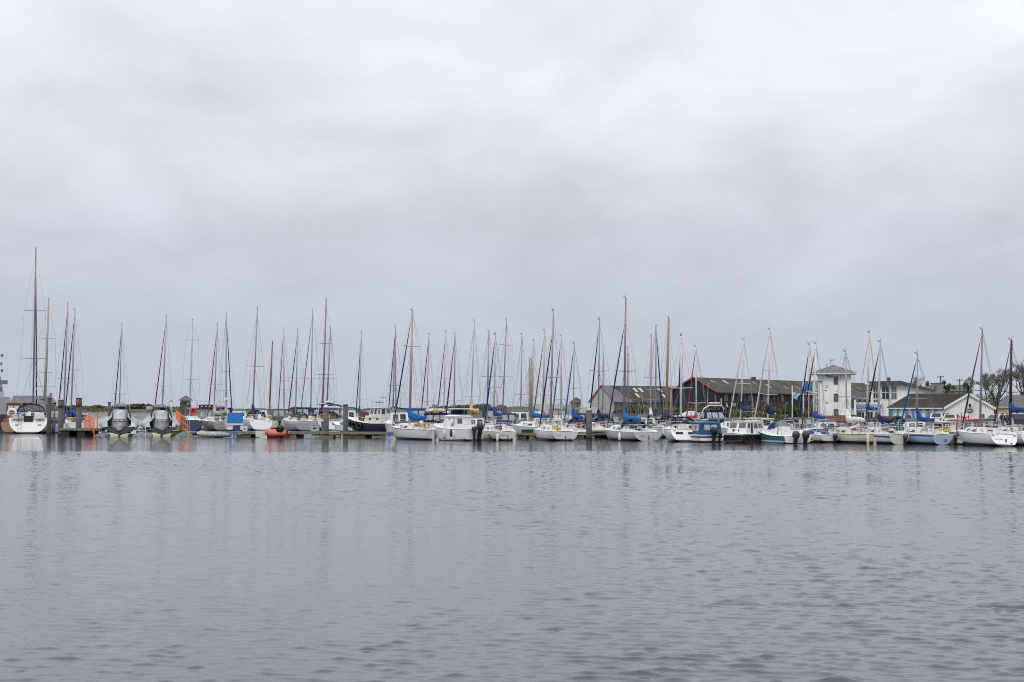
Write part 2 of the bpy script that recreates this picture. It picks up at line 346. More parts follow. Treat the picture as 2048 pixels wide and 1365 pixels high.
SAIL_GROUP = 'sailing boats moored at the pontoons'
def sailboat(label, top, base, D, L, rel, B=None, fb=None, hull=WHITE, boot=(0.012, 0.014, 0.02), band=None, deck=WHITE, tr=None, wt=0.72, rake=0.28, trm=None,
             mast=ALU, mr=0.07, furl=None, ftop=0.97, furl2=None, cover=None, fat=1.0, tall=1.0, boomz=None, hood=None, hatch=TEAK, spr=(0.5,), wins=2, front=False,
             rails=True, bimini=None, arch=False, ob=None, rudder=False, buoy=None, wheel=False, mizzen=None, stripe=None, cabin_h=0.4, name='sailing_boat', wincol=None, boomcol=None,
             gaff=False, text=None, radar=0, zb=0.17, portlight=0, ladder=False, coverlen=None, txt_bar=False, marks=0, hoodh=.78, cat='sailing boat'):
    (xt, yt), (xm, ym) = top, base
    xb = xm + (xm - xt) * (wl_y(D) - ym) / (ym - yt)
    Bp = wat(xb, D); T = at(xt, yt, D); vec = T - Bp; H = vec.length
    phi = math.atan((xb - 1024) / FPX)
    th = R(90) + R(rel) - phi
    q = Vector((0, 0, 1)).rotation_difference(vec.normalized()) @ Quaternion((0, 0, 1), th)
    B = B or L * 0.32 + 0.1; fb = fb or 0.22 + L * 0.078
    root = empty(name, Bp, q=q, label=label, cat=cat, group=SAIL_GROUP)
    rnd = random.Random(label)
    if hull == WHITE:
        hull = rnd.choice(((.76, .76, .75), (.68, .66, .59), (.63, .65, .67), (.72, .72, .69), (.56, .57, .57), (.74, .74, .76), (.30, .38, .46)))
        boot = rnd.choice(((.012, .014, .02), (.015, .03, .09), (.16, .03, .025), (.01, .04, .03))); stripe = stripe or rnd.choice((None, (.04, .06, .16), (.20, .11, .05), (.25, .04, .04)))
    dm = paint(deck, 0.55)
    rings, sh = add_hull(root, L, B, fb, hull_mat(hull, boot, zb, band), dm, paint(trm, .3) if trm else None, stripe=paint(stripe) if stripe else None, wt=wt, rake=rake)
    zd = fb
    # coachroof, companionway, cockpit coamings
    cx0, cx1 = -0.20 * L, 0.20 * L
    hw = B * 0.33
    wn = []
    if wins:
        for f in ('port', 'stbd'):
            for k in range(wins):
                u0 = 0.12 + 0.76 * k / wins; wn.append((f, u0, u0 + 0.62 / wins, 0.30, 0.74))
    cab = block(root, 'coachroof', paint(deck, .45), cx0, cx1, hw, hw * 0.72, zd - .02, zd + cabin_h + .06, ti=.10, tf=.45, ta=.06, wins=wn, roof=(dm, .05, .0), zf=zd + .04)
    if hatch:
        MB().box((cx0 + .02, 0, zd + cabin_h * .52 + .03), (.07, .56, cabin_h * .9 + .1)).build('companionway_hatch', mat(hatch, .5, 0, .35, 7), cab)
    cm = MB()
    for s in (1, -1):
        ys = sheer_at(sh, -.45 * L)[1]
        cm.hexa([(-.53 * L, s * ys * .72 - .09, zd), (cx0, s * hw * .95 - .09, zd), (cx0, s * hw * .95 + .09, zd), (-.53 * L, s * ys * .72 + .09, zd), (-.52 * L, s * ys * .72 - .05, zd + .2), (cx0, s * hw * .95 - .05, zd + cabin_h * .8), (cx0, s * hw * .95 + .05, zd + cabin_h * .8), (-.52 * L, s * ys * .72 + .05, zd + .2)])
    cm.build('cockpit_coaming', dm, root)
    for s in (1, -1):
        MB().cyl((-.32 * L, s * sheer_at(sh, -.32 * L)[1] * .74, zd + .2), .085, .16, 8, .065).build('winch', STEEL, root)
    # spars
    if mast == ALU: g_ = rnd.choice((.72, .85, 1.0, 1.25, 1.6)); mast = tuple(c * g_ for c in mast)
    mcol = mat(mast, .4, .1, .12, 2)
    mb = MB(); z0 = zd + cabin_h * (0.9 if not gaff else .3)
    mr *= rnd.choice((1.15, 1.3, 1.42)); mb.tube([(0, 0, z0), (0, 0, H * .6), (0, 0, H)], [mr, mr * .95, mr * .65], 8)
    mo = mb.build('mast', mcol, root, smooth=True)
    va = MB(); va.tube([(0, 0, H), (0, 0, H + .35)], .012, 4); va.tube([(-.02, 0, H + .02), (.42, 0, H + .12)], .012, 4); va.tube([(.40, 0, H + .12), (.42, .1, H + .22)], .012, 4); va.ball((0.06, 0.06, H + .05), .045, 6, 4)
    va.box((.42, 0, H + .16), (.05, .16, .03)); va.build('masthead_instrument', mat((.06, .06, .065), .5), mo)
    rig = MB(); rw = .0105
    chain = B * .46; chz = sheer_at(sh, -.02 * L)[2]
    hs = [H * s for s in spr]
    for s in (1, -1):
        prev = (-.03 * L, s * min(chain, sheer_at(sh, -.03 * L)[1]), chz)
        for k, hz in enumerate(hs):
            tip = (-.12, s * B * (.33 - .07 * k), hz + .06); rig.tube([prev, tip], rw, 3); prev = tip
        rig.tube([prev, (0, 0, H * ftop)], rw, 3)
        if hs: rig.tube([(.06 * L, s * B * .42, chz), (0, 0, hs[0])], rw, 3); rig.tube([(-.08 * L, s * B * .42, chz), (0, 0, hs[0])], rw, 3)
    for k, hz in enumerate(hs):
        sp = MB()
        for s in (1, -1): sp.tube([(0, 0, hz), (-.12, s * B * (.33 - .07 * k), hz + .06)], [.038, .024], 5)
        sp.build('spreader', mcol, mo)
    bowz = sh[-1][2]; xbow = sh[-1][0]
    rig.tube([(-.565 * L, 0, zd), (0, 0, H)], rw, 3)
    fore_top = (0.05, 0, H * ftop)
    if furl:
        p0 = Vector((xbow - .12, 0, bowz + .25)); p1 = Vector(fore_top); fs = MB()
        f0 = p0.lerp(p1, .0); f1 = p0.lerp(p1, .9)
        fs.tube([f0, p0.lerp(p1, .03), p0.lerp(p1, .25), p0.lerp(p1, .6), f1], [.03, .062, .075, .06, .03], 6)
        fo = fs.build('furled_headsail', cloth(furl), root, smooth=True)
        if furl2:
            b2 = MB(); r0 = (p1 - p0).normalized(); u = r0.cross(Vector((0, 1, 0))).normalized(); v = r0.cross(u)
            pts = []
            for k in range(60):
                f = k / 59; a = f * 2 * math.pi * 15; rr = (.072 + .012 * (f < .3) - .03 * f)
                pts.append(p0.lerp(p1, .04 + .84 * f) + (u * math.cos(a) + v * math.sin(a)) * rr)
            b2.tube(pts, .02, 3); b2.build('sail_edge_stripe', cloth(furl2), fo)
        rig.tube([f1, fore_top], rw, 3)
        MB().cyl((xbow - .12, 0, bowz + .06), .09, .14, 8).build('furling_drum', RUBBER, fo)
    else:
        rig.tube([(xbow - .05, 0, bowz), fore_top], rw * 1.2, 3)
    # boom and sail cover
    zb_ = boomz or (zd + cabin_h + .55); Lb = coverlen or .40 * L
    bo = MB(); bo.tube([(-.08, 0, zb_), (-Lb - .25, 0, zb_ - .05)], [.055, .045], 6); bo = bo.build('boom', mat(boomcol or mast, .4, .15, .1, 2), root, smooth=True)
    rig.tube([(-Lb - .2, 0, zb_ - .02), (0, 0, H)], rw * .8, 3); rig.tube([(-Lb * .8, 0, zb_), (-Lb * .8 - .1, 0, zd + .2)], .014, 3)
    rig.build('rigging', WIRE, root)
    if cover: sail_cover(root, zb_, Lb, cover, fat, tall)
    if gaff:
        g = MB(); g.tube([(-.1, 0, zb_ + .35), (-Lb, 0, zb_ + .95)], .05, 6); g.build('gaff', mat(mast, .4), root)
    # rails
    if rails:
        r_ = MB(); rr = .016; hgt = .62
        def pt(x, s, dz): p = sheer_at(sh, x); return (p[0], s * p[1] * .93, p[2] + dz)
        xs = [xbow - .55, .28 * L, .1 * L, -.1 * L, -.28 * L, -.46 * L]
        for s in (1, -1):
            for x in xs: r_.tube([pt(x, s, 0), pt(x, s, hgt)], rr, 4)
            r_.tube([pt(x, s, hgt) for x in xs], .009, 3); r_.tube([pt(x, s, hgt * .5) for x in xs], .009, 3)
        r_.build('guard_rail', STEEL, root)
        r_ = MB(); r_.tube([pt(xbow - .55, 1, hgt), (xbow + .08, .14, bowz + hgt + .06), (xbow + .08, -.14, bowz + hgt + .06), pt(xbow - .55, -1, hgt)], rr * 1.2, 4)
        for s in (1, -1): r_.tube([(xbow + .06, s * .14, bowz + hgt + .05), (xbow - .1, s * .1, bowz)], rr, 4)
        r_.build('pulpit', STEEL, root)
        r_ = MB(); xa = -.555 * L
        for dz in (hgt, hgt * .5):
            for s in (1, -1): r_.tube([pt(-.46 * L, s, dz), pt(xa, s, dz), (pt(xa, s, dz)[0], s * .22, pt(xa, s, dz)[2])], rr * 1.2, 4)
        for s in (1, -1):
            for yy in (1, .35): p = pt(xa, s, 0); r_.tube([(p[0], p[1] * yy, p[2]), (p[0], p[1] * yy, p[2] + hgt)], rr, 4)
        r_.build('pushpit', STEEL, root)
    # clutter typical of a lived-on deck
    for k in range(rnd.randint(2, 4)):
        kind = rnd.randint(0, 4); x = rnd.uniform(-.5, -.22) * L; y = rnd.uniform(-.3, .3) * B
        if kind == 0: MB().box((x, y, zd + .22), (rnd.uniform(.2, .4), rnd.uniform(.2, .4), rnd.uniform(.15, .3)), rnd.uniform(0, 1)).build('deck_locker', paint(rnd.choice(((.6, .6, .58), (.05, .06, .10), (.2, .2, .2), (.3, .24, .14)))), root)
        elif kind == 1: MB().tube([(x, y, zd + .2), (x + .1, y, zd + .4), (x + .3, y + .3, zd + .35)], [.1, .16, .08], 6).build('bagged_sail', cloth(rnd.choice(((.02, .03, .10), (.35, .05, .04), (.3, .3, .28), (.02, .07, .2)))), root, True)
        elif kind == 2: MB().torus((x, y, zd + .42), .16, .06, 'y', 0, 360, 10, 5).build('rope_coil', cloth(rnd.choice(((.35, .33, .28), (.05, .06, .16), (.06, .06, .06)))), root)
        elif kind == 3: MB().tube([(-.54 * L, B * .22, zd), (-.545 * L, B * .22, zd + rnd.uniform(1.2, 2.2))], .02, 4).build('stern_pole', mat((.1, .1, .11), .5), root)
        else: MB().box((cx0 - .05, rnd.choice((-1, 1)) * hw * .65, zd + cabin_h * .6), (.06, .22, .18)).build('bulkhead_instrument', RUBBER, root)
    if rails and rnd.random() < .22:
        wc = rnd.choice(((.012, .02, .075), (.012, .02, .075), (.20, .20, .20)))
        for s in (1, -1):
            a, c = sheer_at(sh, -.46 * L), sheer_at(sh, -.24 * L)
            q = MB(); q.hexa([(a[0], s * a[1] * .93 - .01, a[2] + .12), (c[0], s * c[1] * .93 - .01, c[2] + .12), (c[0], s * c[1] * .93 + .01, c[2] + .12), (a[0], s * a[1] * .93 + .01, a[2] + .12), (a[0], s * a[1] * .93 - .01, a[2] + .56), (c[0], s * c[1] * .93 - .01, c[2] + .56), (c[0], s * c[1] * .93 + .01, c[2] + .56), (a[0], s * a[1] * .93 + .01, a[2] + .56)]); q.build('weather_cloth', cloth(wc), root)
    if hood: sprayhood(root, cx0 - .35, B, zd + cabin_h * .75, hood, h=hoodh)
    if marks:     # illegible dark name strokes, drain and bracket on the transom
        q = MB(); x_ = lambda z: -.57 * L + rake * z - .012; pts = []
        for k in range(marks * 2 + 1):
            zz = fb * .62 + (.05 if k % 2 else -.05) * rnd.uniform(.5, 1.2); pts.append((x_(zz), B * .25 - k * .045, zz))
        q.tube(pts, .014, 4)
        q.build('name_lettering', mat((.06, .06, .07), .5), root)
        MB().box((x_(fb * .4), -B * .02, fb * .42), (.03, .09, fb * .5)).build('rudder_bracket', mat((.12, .12, .13), .5), root)
        MB().cyl((x_(fb * .3) - .01, -B * .16, fb * .28), .05, .06, 8).build('drain', RUBBER, root)
    if txt_bar:   # dark box paints the shade of a walk-through opening, moulded seats either side
        MB().box((-.57 * L + rake * fb - .02, 0, zd - .02), (.5, B * .22, .62)).build('transom_shade_box', mat((.02, .02, .03), .6), root)
        for s in (1, -1):
            MB().box((-.50 * L, s * B * .27, zd + .22), (.9, B * .2, .5)).build('helm_seat', dm, root)
            MB().box((-.57 * L + rake * fb * .55 - .03, s * B * .27, fb * .58), (.04, .34, .10)).build('transom_vent', mat((.3, .31, .33), .5), root)
    if wheel:
        MB().torus((-.42 * L, 0, zd + .62), .42, .022, 'x', 0, 360, 18, 5).build('steering_wheel', STEEL, root)
        MB().box((-.405 * L, 0, zd + .35), (.22, .34, .8)).build('steering_pedestal', dm, root)
    if bimini:
        b = MB(); zz = zd + 1.85; xa, xb2 = -.55 * L, -.30 * L
        rg = [[(x, -B * .36 + B * .72 * j / 6, zz + .18 * (1 - (2 * j / 6 - 1) ** 2) + k) for j in range(7)] for x, k in ((xa, -.08), ((xa + xb2) / 2, .05), (xb2, -.04))]
        b.loft(rg, closed=False); b.loft([[(x, y, z - .03) for x, y, z in r2] for r2 in rg], closed=False)
        for r2 in (rg[0], rg[-1]): b.tube(r2, .03, 4)
        bo_ = b.build('bimini', cloth(bimini), root)
        f = MB()
        for s in (1, -1):
            for x in (xa, xb2): f.tube([((xa + xb2) / 2, s * B * .4, zd + .1), (x, s * B * .36, zz - .05)], .017, 4)
        f.build('bimini_frame', STEEL, bo_)
    if arch:
        f = MB(); xa = -.50 * L
        f.tube([(xa, -B * .42, zd), (xa + .1, -B * .38, zd + 1.7), (xa + .1, -B * .3, zd + 1.95), (xa + .1, B * .3, zd + 1.95), (xa + .1, B * .38, zd + 1.7), (xa, B * .42, zd)], .05, 6)
        ar = f.build('radar_arch', paint(WHITE, .3), root)
        MB().ball((xa + .1, .3, zd + 2.18), .27, 10, 5, .6).build('radar_dome', paint(WHITE, .3), ar)
        MB().tube([(xa + .1, -.5, zd + 1.9), (xa + .1, -.5, zd + 3.3)], .018, 4).build('aerial', STEEL, ar)
    if rudder: MB().hexa([(-.57 * L - .42, -.03, -.2), (-.57 * L + rake * .1 - .02, -.03, -.2), (-.57 * L - .02, .03, -.2), (-.57 * L - .42, .03, -.2), (-.57 * L - .25, -.03, zd), (-.57 * L + .06, -.03, zd), (-.57 * L + .06, .03, zd), (-.57 * L - .25, .03, zd)]).build('rudder', paint(hull, .4), root)
    if ob: outboard(root, -.57 * L - .05, -B * .17, fb * .62, .8, ob, tilt=.1)
    if buoy: horseshoe(root, (-.55 * L, B * .30 if buoy[1] > 0 else -B * .30, zd + .45), buoy[0])
    if radar: MB().ball((.12, 0, H * radar), .22, 10, 5, .55).build('radar_dome', paint(WHITE, .35), mo)
    if mizzen:
        (mx, my), (bx, by) = mizzen
        hz = H * (wl_y(D) - my) / (wl_y(D) - yt); xz = -.33 * L
        z = MB(); z.tube([(xz, 0, zd), (xz, 0, hz)], [mr * .8, mr * .55], 7); zo = z.build('mizzen_mast', mcol, root, smooth=True)
        z = MB()
        for s in (1, -1): z.tube([(xz, 0, hz * .6), (xz - .08, s * B * .22, hz * .6 + .05)], .03, 4)
        z.build('mizzen_spreader', mcol, zo)
    # transom fittings
    xr = rings[0][0][0]
    if portlight:
        for k in range(portlight):
            yy = (k - (portlight - 1) / 2) * B * .34
            MB().box((-.57 * L + rake * fb * .72 - .03, yy, fb * .72), (.05, B * .2, fb * .2)).build('transom_window', GLASS, root)
    if ladder:
        l = MB()
        for yy in (-.16, .16): l.tube([(-.57 * L - .03 + rake * .1, B * .2 + yy, .12), (-.57 * L - .03 + rake * fb, B * .2 + yy, fb + .1)], .016, 4)
        for k in range(4): zz = .2 + k * fb * .25; l.tube([(-.57 * L - .03 + rake * zz, B * .2 - .16, zz), (-.57 * L - .03 + rake * zz, B * .2 + .16, zz)], .014, 4)
        l.build('boarding_ladder', STEEL, root)
    if text: text_part('transom_lettering', text[0], text[1], paint(text[2]), root, (-.57 * L + rake * text[4] - .02, text[3], text[4]), (R(90) - math.atan(rake) * 1.0, 0, R(-90)), .012)
    return root

MOTOR_GROUP = 'motor boats moored in the marina'
def motor(name, label, xs, D, L, rel, B, fb, hull=WHITE, boot=(0.015, 0.015, 0.018), deck=WHITE, wt=0.9, cat='motor boat', band=None, stripe=None, bowup=.45, zb=.12, rake=.12, trm=None, rail=True, chine=True, full=1.25, railh=.55):
    """stern centre at photo column xs and distance D"""
    phi = math.atan((xs - 1024) / FPX); th = R(90) + R(rel) - phi
    P = wat(xs, D); root = empty(name, P, rz=th, label=label, cat=cat, group=MOTOR_GROUP)
    rings, sh = add_hull(root, L, B, fb, hull_mat(hull, boot, zb, band), paint(deck, .5), trm, stripe=paint(stripe) if stripe else None, wt=wt, rake=rake, aft=0.0, bowup=bowup, chine=chine, tm=.35, full=full)
    if rail:
        r_ = MB(); hgt = railh
        def pt(x, s, dz): p = sheer_at(sh, x); return (p[0], s * p[1] * .9, p[2] + dz)
        xsn = [L * f for f in (.48, .62, .76, .9)]
        for s in (1, -1):
            for x in xsn: r_.tube([pt(x, s, 0), pt(x, s, hgt)], .014, 4)
            r_.tube([pt(x, s, hgt) for x in xsn] + [(L + .05, 0, sh[-1][2] + hgt)], .016, 4)
        r_.build('bow_rail', STEEL, root)
    return root, sh
def fender(px, py, D, col=WHITE, h=.62, r=.12, label='white sausage fender hanging at a boat side', group='fenders hanging from boats'):
    p = at(px, py, D); b = MB(); b.tube([(0, 0, -h / 2), (0, 0, -h / 2 + .08), (0, 0, 0), (0, 0, h / 2 - .08), (0, 0, h / 2), (0, 0, h / 2 + .06)], [.04, r * .85, r, r * .85, .05, .03], 9)
    o = b.build('fender', paint(col, .5), None, smooth=True, label=label, cat='fender', group=group); o.location = p
    l = MB(); l.tube([(0, 0, h / 2), (.0, 0.05, h / 2 + .5)], .012, 3); l.build('fender_rope', mat((.3, .3, .28), .8), o)
    return o

# ---------------------------------------------------------------- sailing boats, front row (stern towards the camera)
S = sailboat
S('big white yacht with tall mast, dark cockpit hoops and boarding ladder on its broad stern', (72, 498), (66.5, 800), 160, 13.2, -4, B=4.3, fb=1.62, boot=BLACK, wt=.93, rake=.55, mr=.085, furl=NAVY, furl2=WHITE,
  spr=(.40, .66), hood=NAVY, wheel=True, ladder=True, hatch=BLACK, wins=2, cabin_h=.5, txt_bar=True, hoodh=1.2)
S('white sloop with wooden hatch board, bright blue sail cover and thick beige mast', (825, 622), (820, 814), 127, 8.4, 24.5, B=2.6, fb=.86, hull=(.66, .67, .70), wt=.42, rake=-.15, mast=BEIGE, mr=.085, furl=BLUE,
  cover=SKYB, fat=1.15, hatch=(.42, .12, .04), wins=1, stripe=(.09, .03, .03), spr=(.72,), rudder=True, buoy=(YELLOW, 1), ftop=.98)
S('small cream sloop with a red-brown hatch board and royal blue boom cover', (991, 671), (988, 826), 124, 7.5, 15.5, B=2.5, fb=.76, hull=(.68, .67, .60), wt=.62, rake=-.1, furl=BLUE, cover=BLUE, fat=.85, tall=.8, hatch=(.36, .09, .04),
  wins=2, mr=.06, boomz=2.1, coverlen=2.3, marks=6, text=('IIII', .2, (.2, .2, .2), 0, .6) if False else None)
S('white sloop with black mesh locker and yellow hatch board, moored near the round-topped pile', (1107, 622), (1102, 803), 124, 7.5, 17, B=2.7, fb=.78, hull=(.72, .72, .72), wt=.82, rake=-.12, furl=NAVY, hatch=(.52, .30, .05), wins=1, spr=(.48,), mr=.072, ftop=.85, boomz=2.4, marks=3)
S('light grey sloop with broad squared stern, sky blue sail cover and navy cockpit hood', (1251.6, 596), (1248.5, 817), 124, 9, 23, B=2.95, fb=.74, hull=(.50, .51, .52), wt=.86, rake=-.08, furl=(.035, .05, .11), cover=SKYB, hood=NAVY, hatch=(.09, .05, .04),
  wins=1, mr=.075, spr=(.48,), trm=(.62, .63, .64), ftop=.84, fat=1.1, marks=5)
S('white yacht with two dark windows in its sloping round stern', (1362.7, 672.6), (1361.8, 833), 120.5, 8.4, 5, B=2.95, fb=.98, hull=(.74, .74, .76), wt=.80, rake=.5, furl=(.02, .03, .05), hood=NAVY, portlight=2, wins=1, mr=.09, mast=(.55, .56, .57), hatch=None, cabin_h=.35)
S('cream sloop with dark window slits and white sail cover before the barrel huts', (1691, 704), (1694, 849), 114.5, 7.4, 28, B=2.5, fb=.68, hull=(.66, .63, .53), deck=(.72, .70, .62), wt=.55, rake=-.2, cover=(.68, .68, .66), fat=.95, wins=2, mr=.065, hatch=None, stripe=(.07, .06, .05), spr=(.5,), rudder=True, boomz=1.7)
S('white sloop with blue hull stripe, navy sail cover and outboard on its round stern', (1760.7, 685.5), (1757, 830), 112.5, 7.2, 22, B=2.5, fb=.72, hull=(.70, .70, .68), boot=NAVY, band=(.48, .62, (.02, .045, .22)), wt=.62, rake=-.12, furl=NAVY, cover=NAVY, fat=.95, tall=.6, ob=DGREY and mat((.09, .09, .10), .35), wins=1, mr=.06, trm=(.66, .65, .58))
S('pale blue sloop with white deck and the number on its rounded stern', (1835, 709), (1834, 859), 111, 6.8, 28, B=2.45, fb=.74, hull=LBLUE, boot=(.02, .03, .06), band=(.60, .70, (.02, .06, .25)), wt=.66, rake=-.25, trm=(.52, .66, .80), furl=SKYB, cover=BLUE, fat=.7, tall=1.0, deck=(.74, .73, .66), wins=1, mr=.06,
  hatch=None, text=('23', .28, (.03, .06, .25), -.25, .34), boomz=1.75)
S('white racing yacht with plain hull, low wedge cabin and open sloping transom', (1964.6, 660), (1960, 859), 106.5, 8.3, 22.5, B=2.75, fb=.86, hull=(.74, .75, .75), wt=.72, rake=.62, furl=(.05, .055, .06), wins=2, mr=.075, hatch=None, spr=(.47,), cabin_h=.36, marks=6, boomz=None, boot=(.01, .03, .02))
S('white sloop at the photo edge with a black mast and royal blue sail cover', (2023, 681), (2020, 859), 108, 7.4, 24, B=2.6, fb=.82, hull=(.73, .73, .72), mast=BLACK, cover=BLUE, fat=1.0, furl=(.03, .035, .05), wins=2, mr=.085, hatch=None, tall=.7, boomz=2.5)
S('little white sloop with white mast, blue boom cover and navy outboard on its stern', (1632, 688), (1626.5, 845), 117, 6.6, 20.5, B=2.2, fb=.6, hull=(.70, .69, .65), wt=.68, rake=-.1, mast=(.6, .6, .6), furl=MAROON, furl2=(.2, .2, .22), cover=(.02, .05, .30), fat=.75, tall=.5, ob=mat((.03, .04, .12), .35), wins=1, mr=.055, hatch=None, boomz=1.9)

# second row, behind the long pontoon
S('white yacht with navy cockpit hood and tall navy sail bag, stern to the long pontoon', (515, 617.5), (506.5, 803), 181, 11, 10.5, B=3.3, fb=1.3, hull=(.72, .72, .73), boot=NAVY, wt=.86, rake=.45, hood=NAVY, cover=NAVY, tall=1.0, fat=1.1, wheel=True, buoy=(YELLOW, -1), spr=(.52,), hatch=NAVY, mr=.085, bimini=None)
S('beige-grey sloop with pale sail bag and lime bundle in its cockpit', (435, 651), (428.5, 810), 178, 8.6, 12.5, B=2.9, fb=1.1, hull=(.45, .44, .42), boot=(.15, .08, .07), wt=.8, rake=-.1, furl=(.10, .075, .07), cover=(.42, .38, .30), tall=1.4, mr=.07, wins=1, spr=(.43,))
S('grey-masted sloop with navy headsail leaning the other way, behind the blue tarpaulin boat', (452.4, 630), (452, 824), 192, 9.8, -12, furl=NAVY, cover=(.30, .31, .32), spr=(.33, .5), mr=.065, hood=TEAL)
S('blue-grey sloop with brown hoop and yellow cans on its stern', (595.7, 661), (591.3, 814), 176.5, 9.2, 14, B=3.0, fb=1.15, hull=(.36, .40, .46), boot=(.05, .07, .12), band=(1.02, 1.12, (.62, .62, .60)), wt=.84, rake=-.05, furl=(.03, .035, .06), hood=(.09, .07, .06), buoy=(YELLOW, -1), wins=1, spr=(.52,))
S('white centre-cockpit yacht with steel arch, navy canopy and tall navy sail bag', (652.6, 600), (645.6, 800), 183, 12, 9, B=3.7, fb=1.35, hull=(.66, .66, .66), wt=.88, rake=.3, cover=NAVY, tall=1.2, fat=1.1, bimini=NAVY, arch=True, wheel=True, spr=(.42, .66), mr=.09, buoy=(ORANGE, 1), hood=NAVY)
S('white sloop with sugar-scoop stern, dark portlight and navy hood beside the tall round-headed pile', (661.5, 657), (654, 803), 180.5, 9.5, 12.5, B=3.1, fb=1.2, hull=(.70, .70, .72), wt=.82, rake=.45, hood=NAVY, bimini=NAVY, buoy=(YELLOW, 1), spr=(.5,), portlight=1, mr=.075)
S('sloop with navy hull and thin mast beneath the small pyramid-roofed hut', (385.5, 641.5), (380, 812), 176, 8.6, 3, B=3.0, fb=1.25, hull=(.015, .03, .10), boot=BLACK, wt=.85, rake=.3, wins=1, spr=(.46, .82), mr=.045, hatch=None, cover=None, trm=(.008, .02, .07))

# left end
S('ketch with thick beige mainmast and smaller mizzen, behind the big white yacht', (97.5, 600), (90.5, 797), 178, 11.5, -2, B=3.7, fb=1.35, hull=(.62, .64, .62), mast=BEIGE, mr=.10, spr=(.33, .7), bimini=(.10, .11, .15), mizzen=((103, 671), (98.5, 794)), cover=(.3, .3, .3), fat=.8, arch=False, wheel=True)
S('sloop with navy furled sail, further of the close pair by the dark piles', (136, 608), (128, 810), 186, 11, 9, furl=NAVY, cover=BLUE, fat=1.2, spr=(.4,), mr=.075)
S('sloop with blue boom cover and wide spreaders, nearer of the pair by dark piles', (150, 620), (143, 803), 174, 10.2, 10, furl=NAVY, cover=BLUE, fat=1.5, tall=.5, hood=NAVY, spr=(.50,), mr=.085, buoy=(YELLOW, 1), hull=(.62, .64, .66))
S('sloop with a slim navy furled sail rising over the first covered rescue boat', (244, 649), (239, 808), 188, 9.6, 10, furl=NAVY, cover=(.2, .2, .22), spr=(.33,), mr=.06, radar=.0)
S('sloop with a maroon furled sail and red boom cover over the second covered rescue boat', (333, 634), (325, 806), 188, 10, 15, furl=MAROON, cover=(.45, .05, .03), tall=1.1, fat=.8, spr=(.38,), mr=.075)

# middle crowd
S('wooden-masted cutter with cream hull and beige gaffed sail', (545, 685), (539, 817), 212, 9.4, 5, hull=(.56, .53, .42), boot=(.05, .08, .05), mast=(.20, .065, .03), mr=.095, cover=(.46, .42, .34), gaff=True, fat=1.0, tall=.4, spr=(), fb=1.15, buoy=(YELLOW, -1))
S('sloop with a rusty furled sail on its forestay, next to the wooden-masted cutter', (567.5, 658.5), (568, 812), 206, 9.6, 13, furl=(.13, .05, .045), cover=(.4, .36, .3), spr=(.38, .47), mr=.075, hood=(.35, .08, .03))
S('tall grey-masted sloop with a grey furled sail that slants far forward', (625.6, 620), (621.5, 814), 203, 11.4, 18, furl=(.17, .175, .19), spr=(.41,), mr=.075, cover=NAVY, fat=.7)
S('sloop with navy furled sail and blue mast bag behind the navy fishing boat', (722.7, 665.5), (719, 810), 197, 9.2, 7, furl=(.015, .03, .10), cover=BLUE, tall=1.2, fat=.9, coverlen=1.6, spr=(.3,), mr=.07)
S('sloop with dark blue furled sail, forward of two close grey masts by the wheelhouse', (791, 654), (791.5, 810), 190, 9.8, 15, furl=(.02, .03, .07), spr=(.42,), mr=.065, cover=(.3, .3, .3))
S('bare-poled sloop whose stepped grey mast almost touches its neighbour by the wheelhouse', (789.5, 682), (786, 822), 218, 9.6, 6, spr=(.3,), mr=.085, cover=(.25, .25, .26))
S('thin-masted sloop with dark red furled sail straight behind the navy canvas cruiser', (858, 670), (854, 814), 178, 8.8, 12, furl=(.09, .02, .04), spr=(.3,), mr=.05, cover=(.6, .58, .5))
S('sloop with long maroon furled sail, nearer the pilothouse boat of two behind navy canvas', (892, 664), (888, 800), 186, 9.2, 13, furl=(.13, .03, .04), spr=(.52,), mr=.05)
S('sloop with striped navy furled sail and royal blue mast bag behind the pilothouse boat', (910, 669), (908.6, 814), 150, 7.8, 17, furl=NAVY, furl2=(.4, .42, .45), cover=BLUE, fat=1.0, tall=1.0, spr=(.33,), mr=.062, hood=NAVY)
S('white sloop with a bright yellow sail cover', (949.4, 643), (942, 814), 150, 8.8, 13, cover=(.52, .38, .12), fat=1.0, tall=1.5, boomz=2.35, spr=(.33,), mr=.07, hull=(.70, .70, .68), boomcol=(.5, .35, .04))
S('grey sloop without sail covers, standing close behind the small cream sloop', (978, 663), (974, 830), 158, 8.4, 20, spr=(.55,), mr=.075, hull=(.62, .62, .62), furl=None)
S('slender sloop with two pairs of spreaders and red pennant near the ruined wall', (1013.4, 641), (1004.7, 833), 152, 8.8, 14, spr=(.50, .78), mr=.065, hull=(.7, .7, .7), hood=None)
S('grey-masted sloop with one pair of long spreaders in front of the grass bank', (1044, 670), (1041.5, 817), 166, 8.2, 16, spr=(.38,), mr=.07, cover=None)
S('pale blue gaff boat with a short yellow-varnished mast and blue boom cover', (1063, 720), (1062, 835), 136, 7.2, 38, hull=(.42, .58, .66), B=2.4, fb=.95, mast=(.28, .225, .13), mr=.10, cover=SKYB, fat=.9, tall=.1, spr=(), wins=1, boomz=1.9, wt=.6, rake=-.1)
S('small sloop with a short thin grey mast next to the yellow-varnished mast', (1059, 725), (1058, 833), 158, 6.8, 8, spr=(.4,), mr=.05)
S('sloop with grey mast rising just behind the yellow-varnished one, pale blue cabin', (1067.6, 682), (1064.5, 821), 170, 8.2, 11, spr=(.42,), mr=.065, deck=(.5, .62, .68))
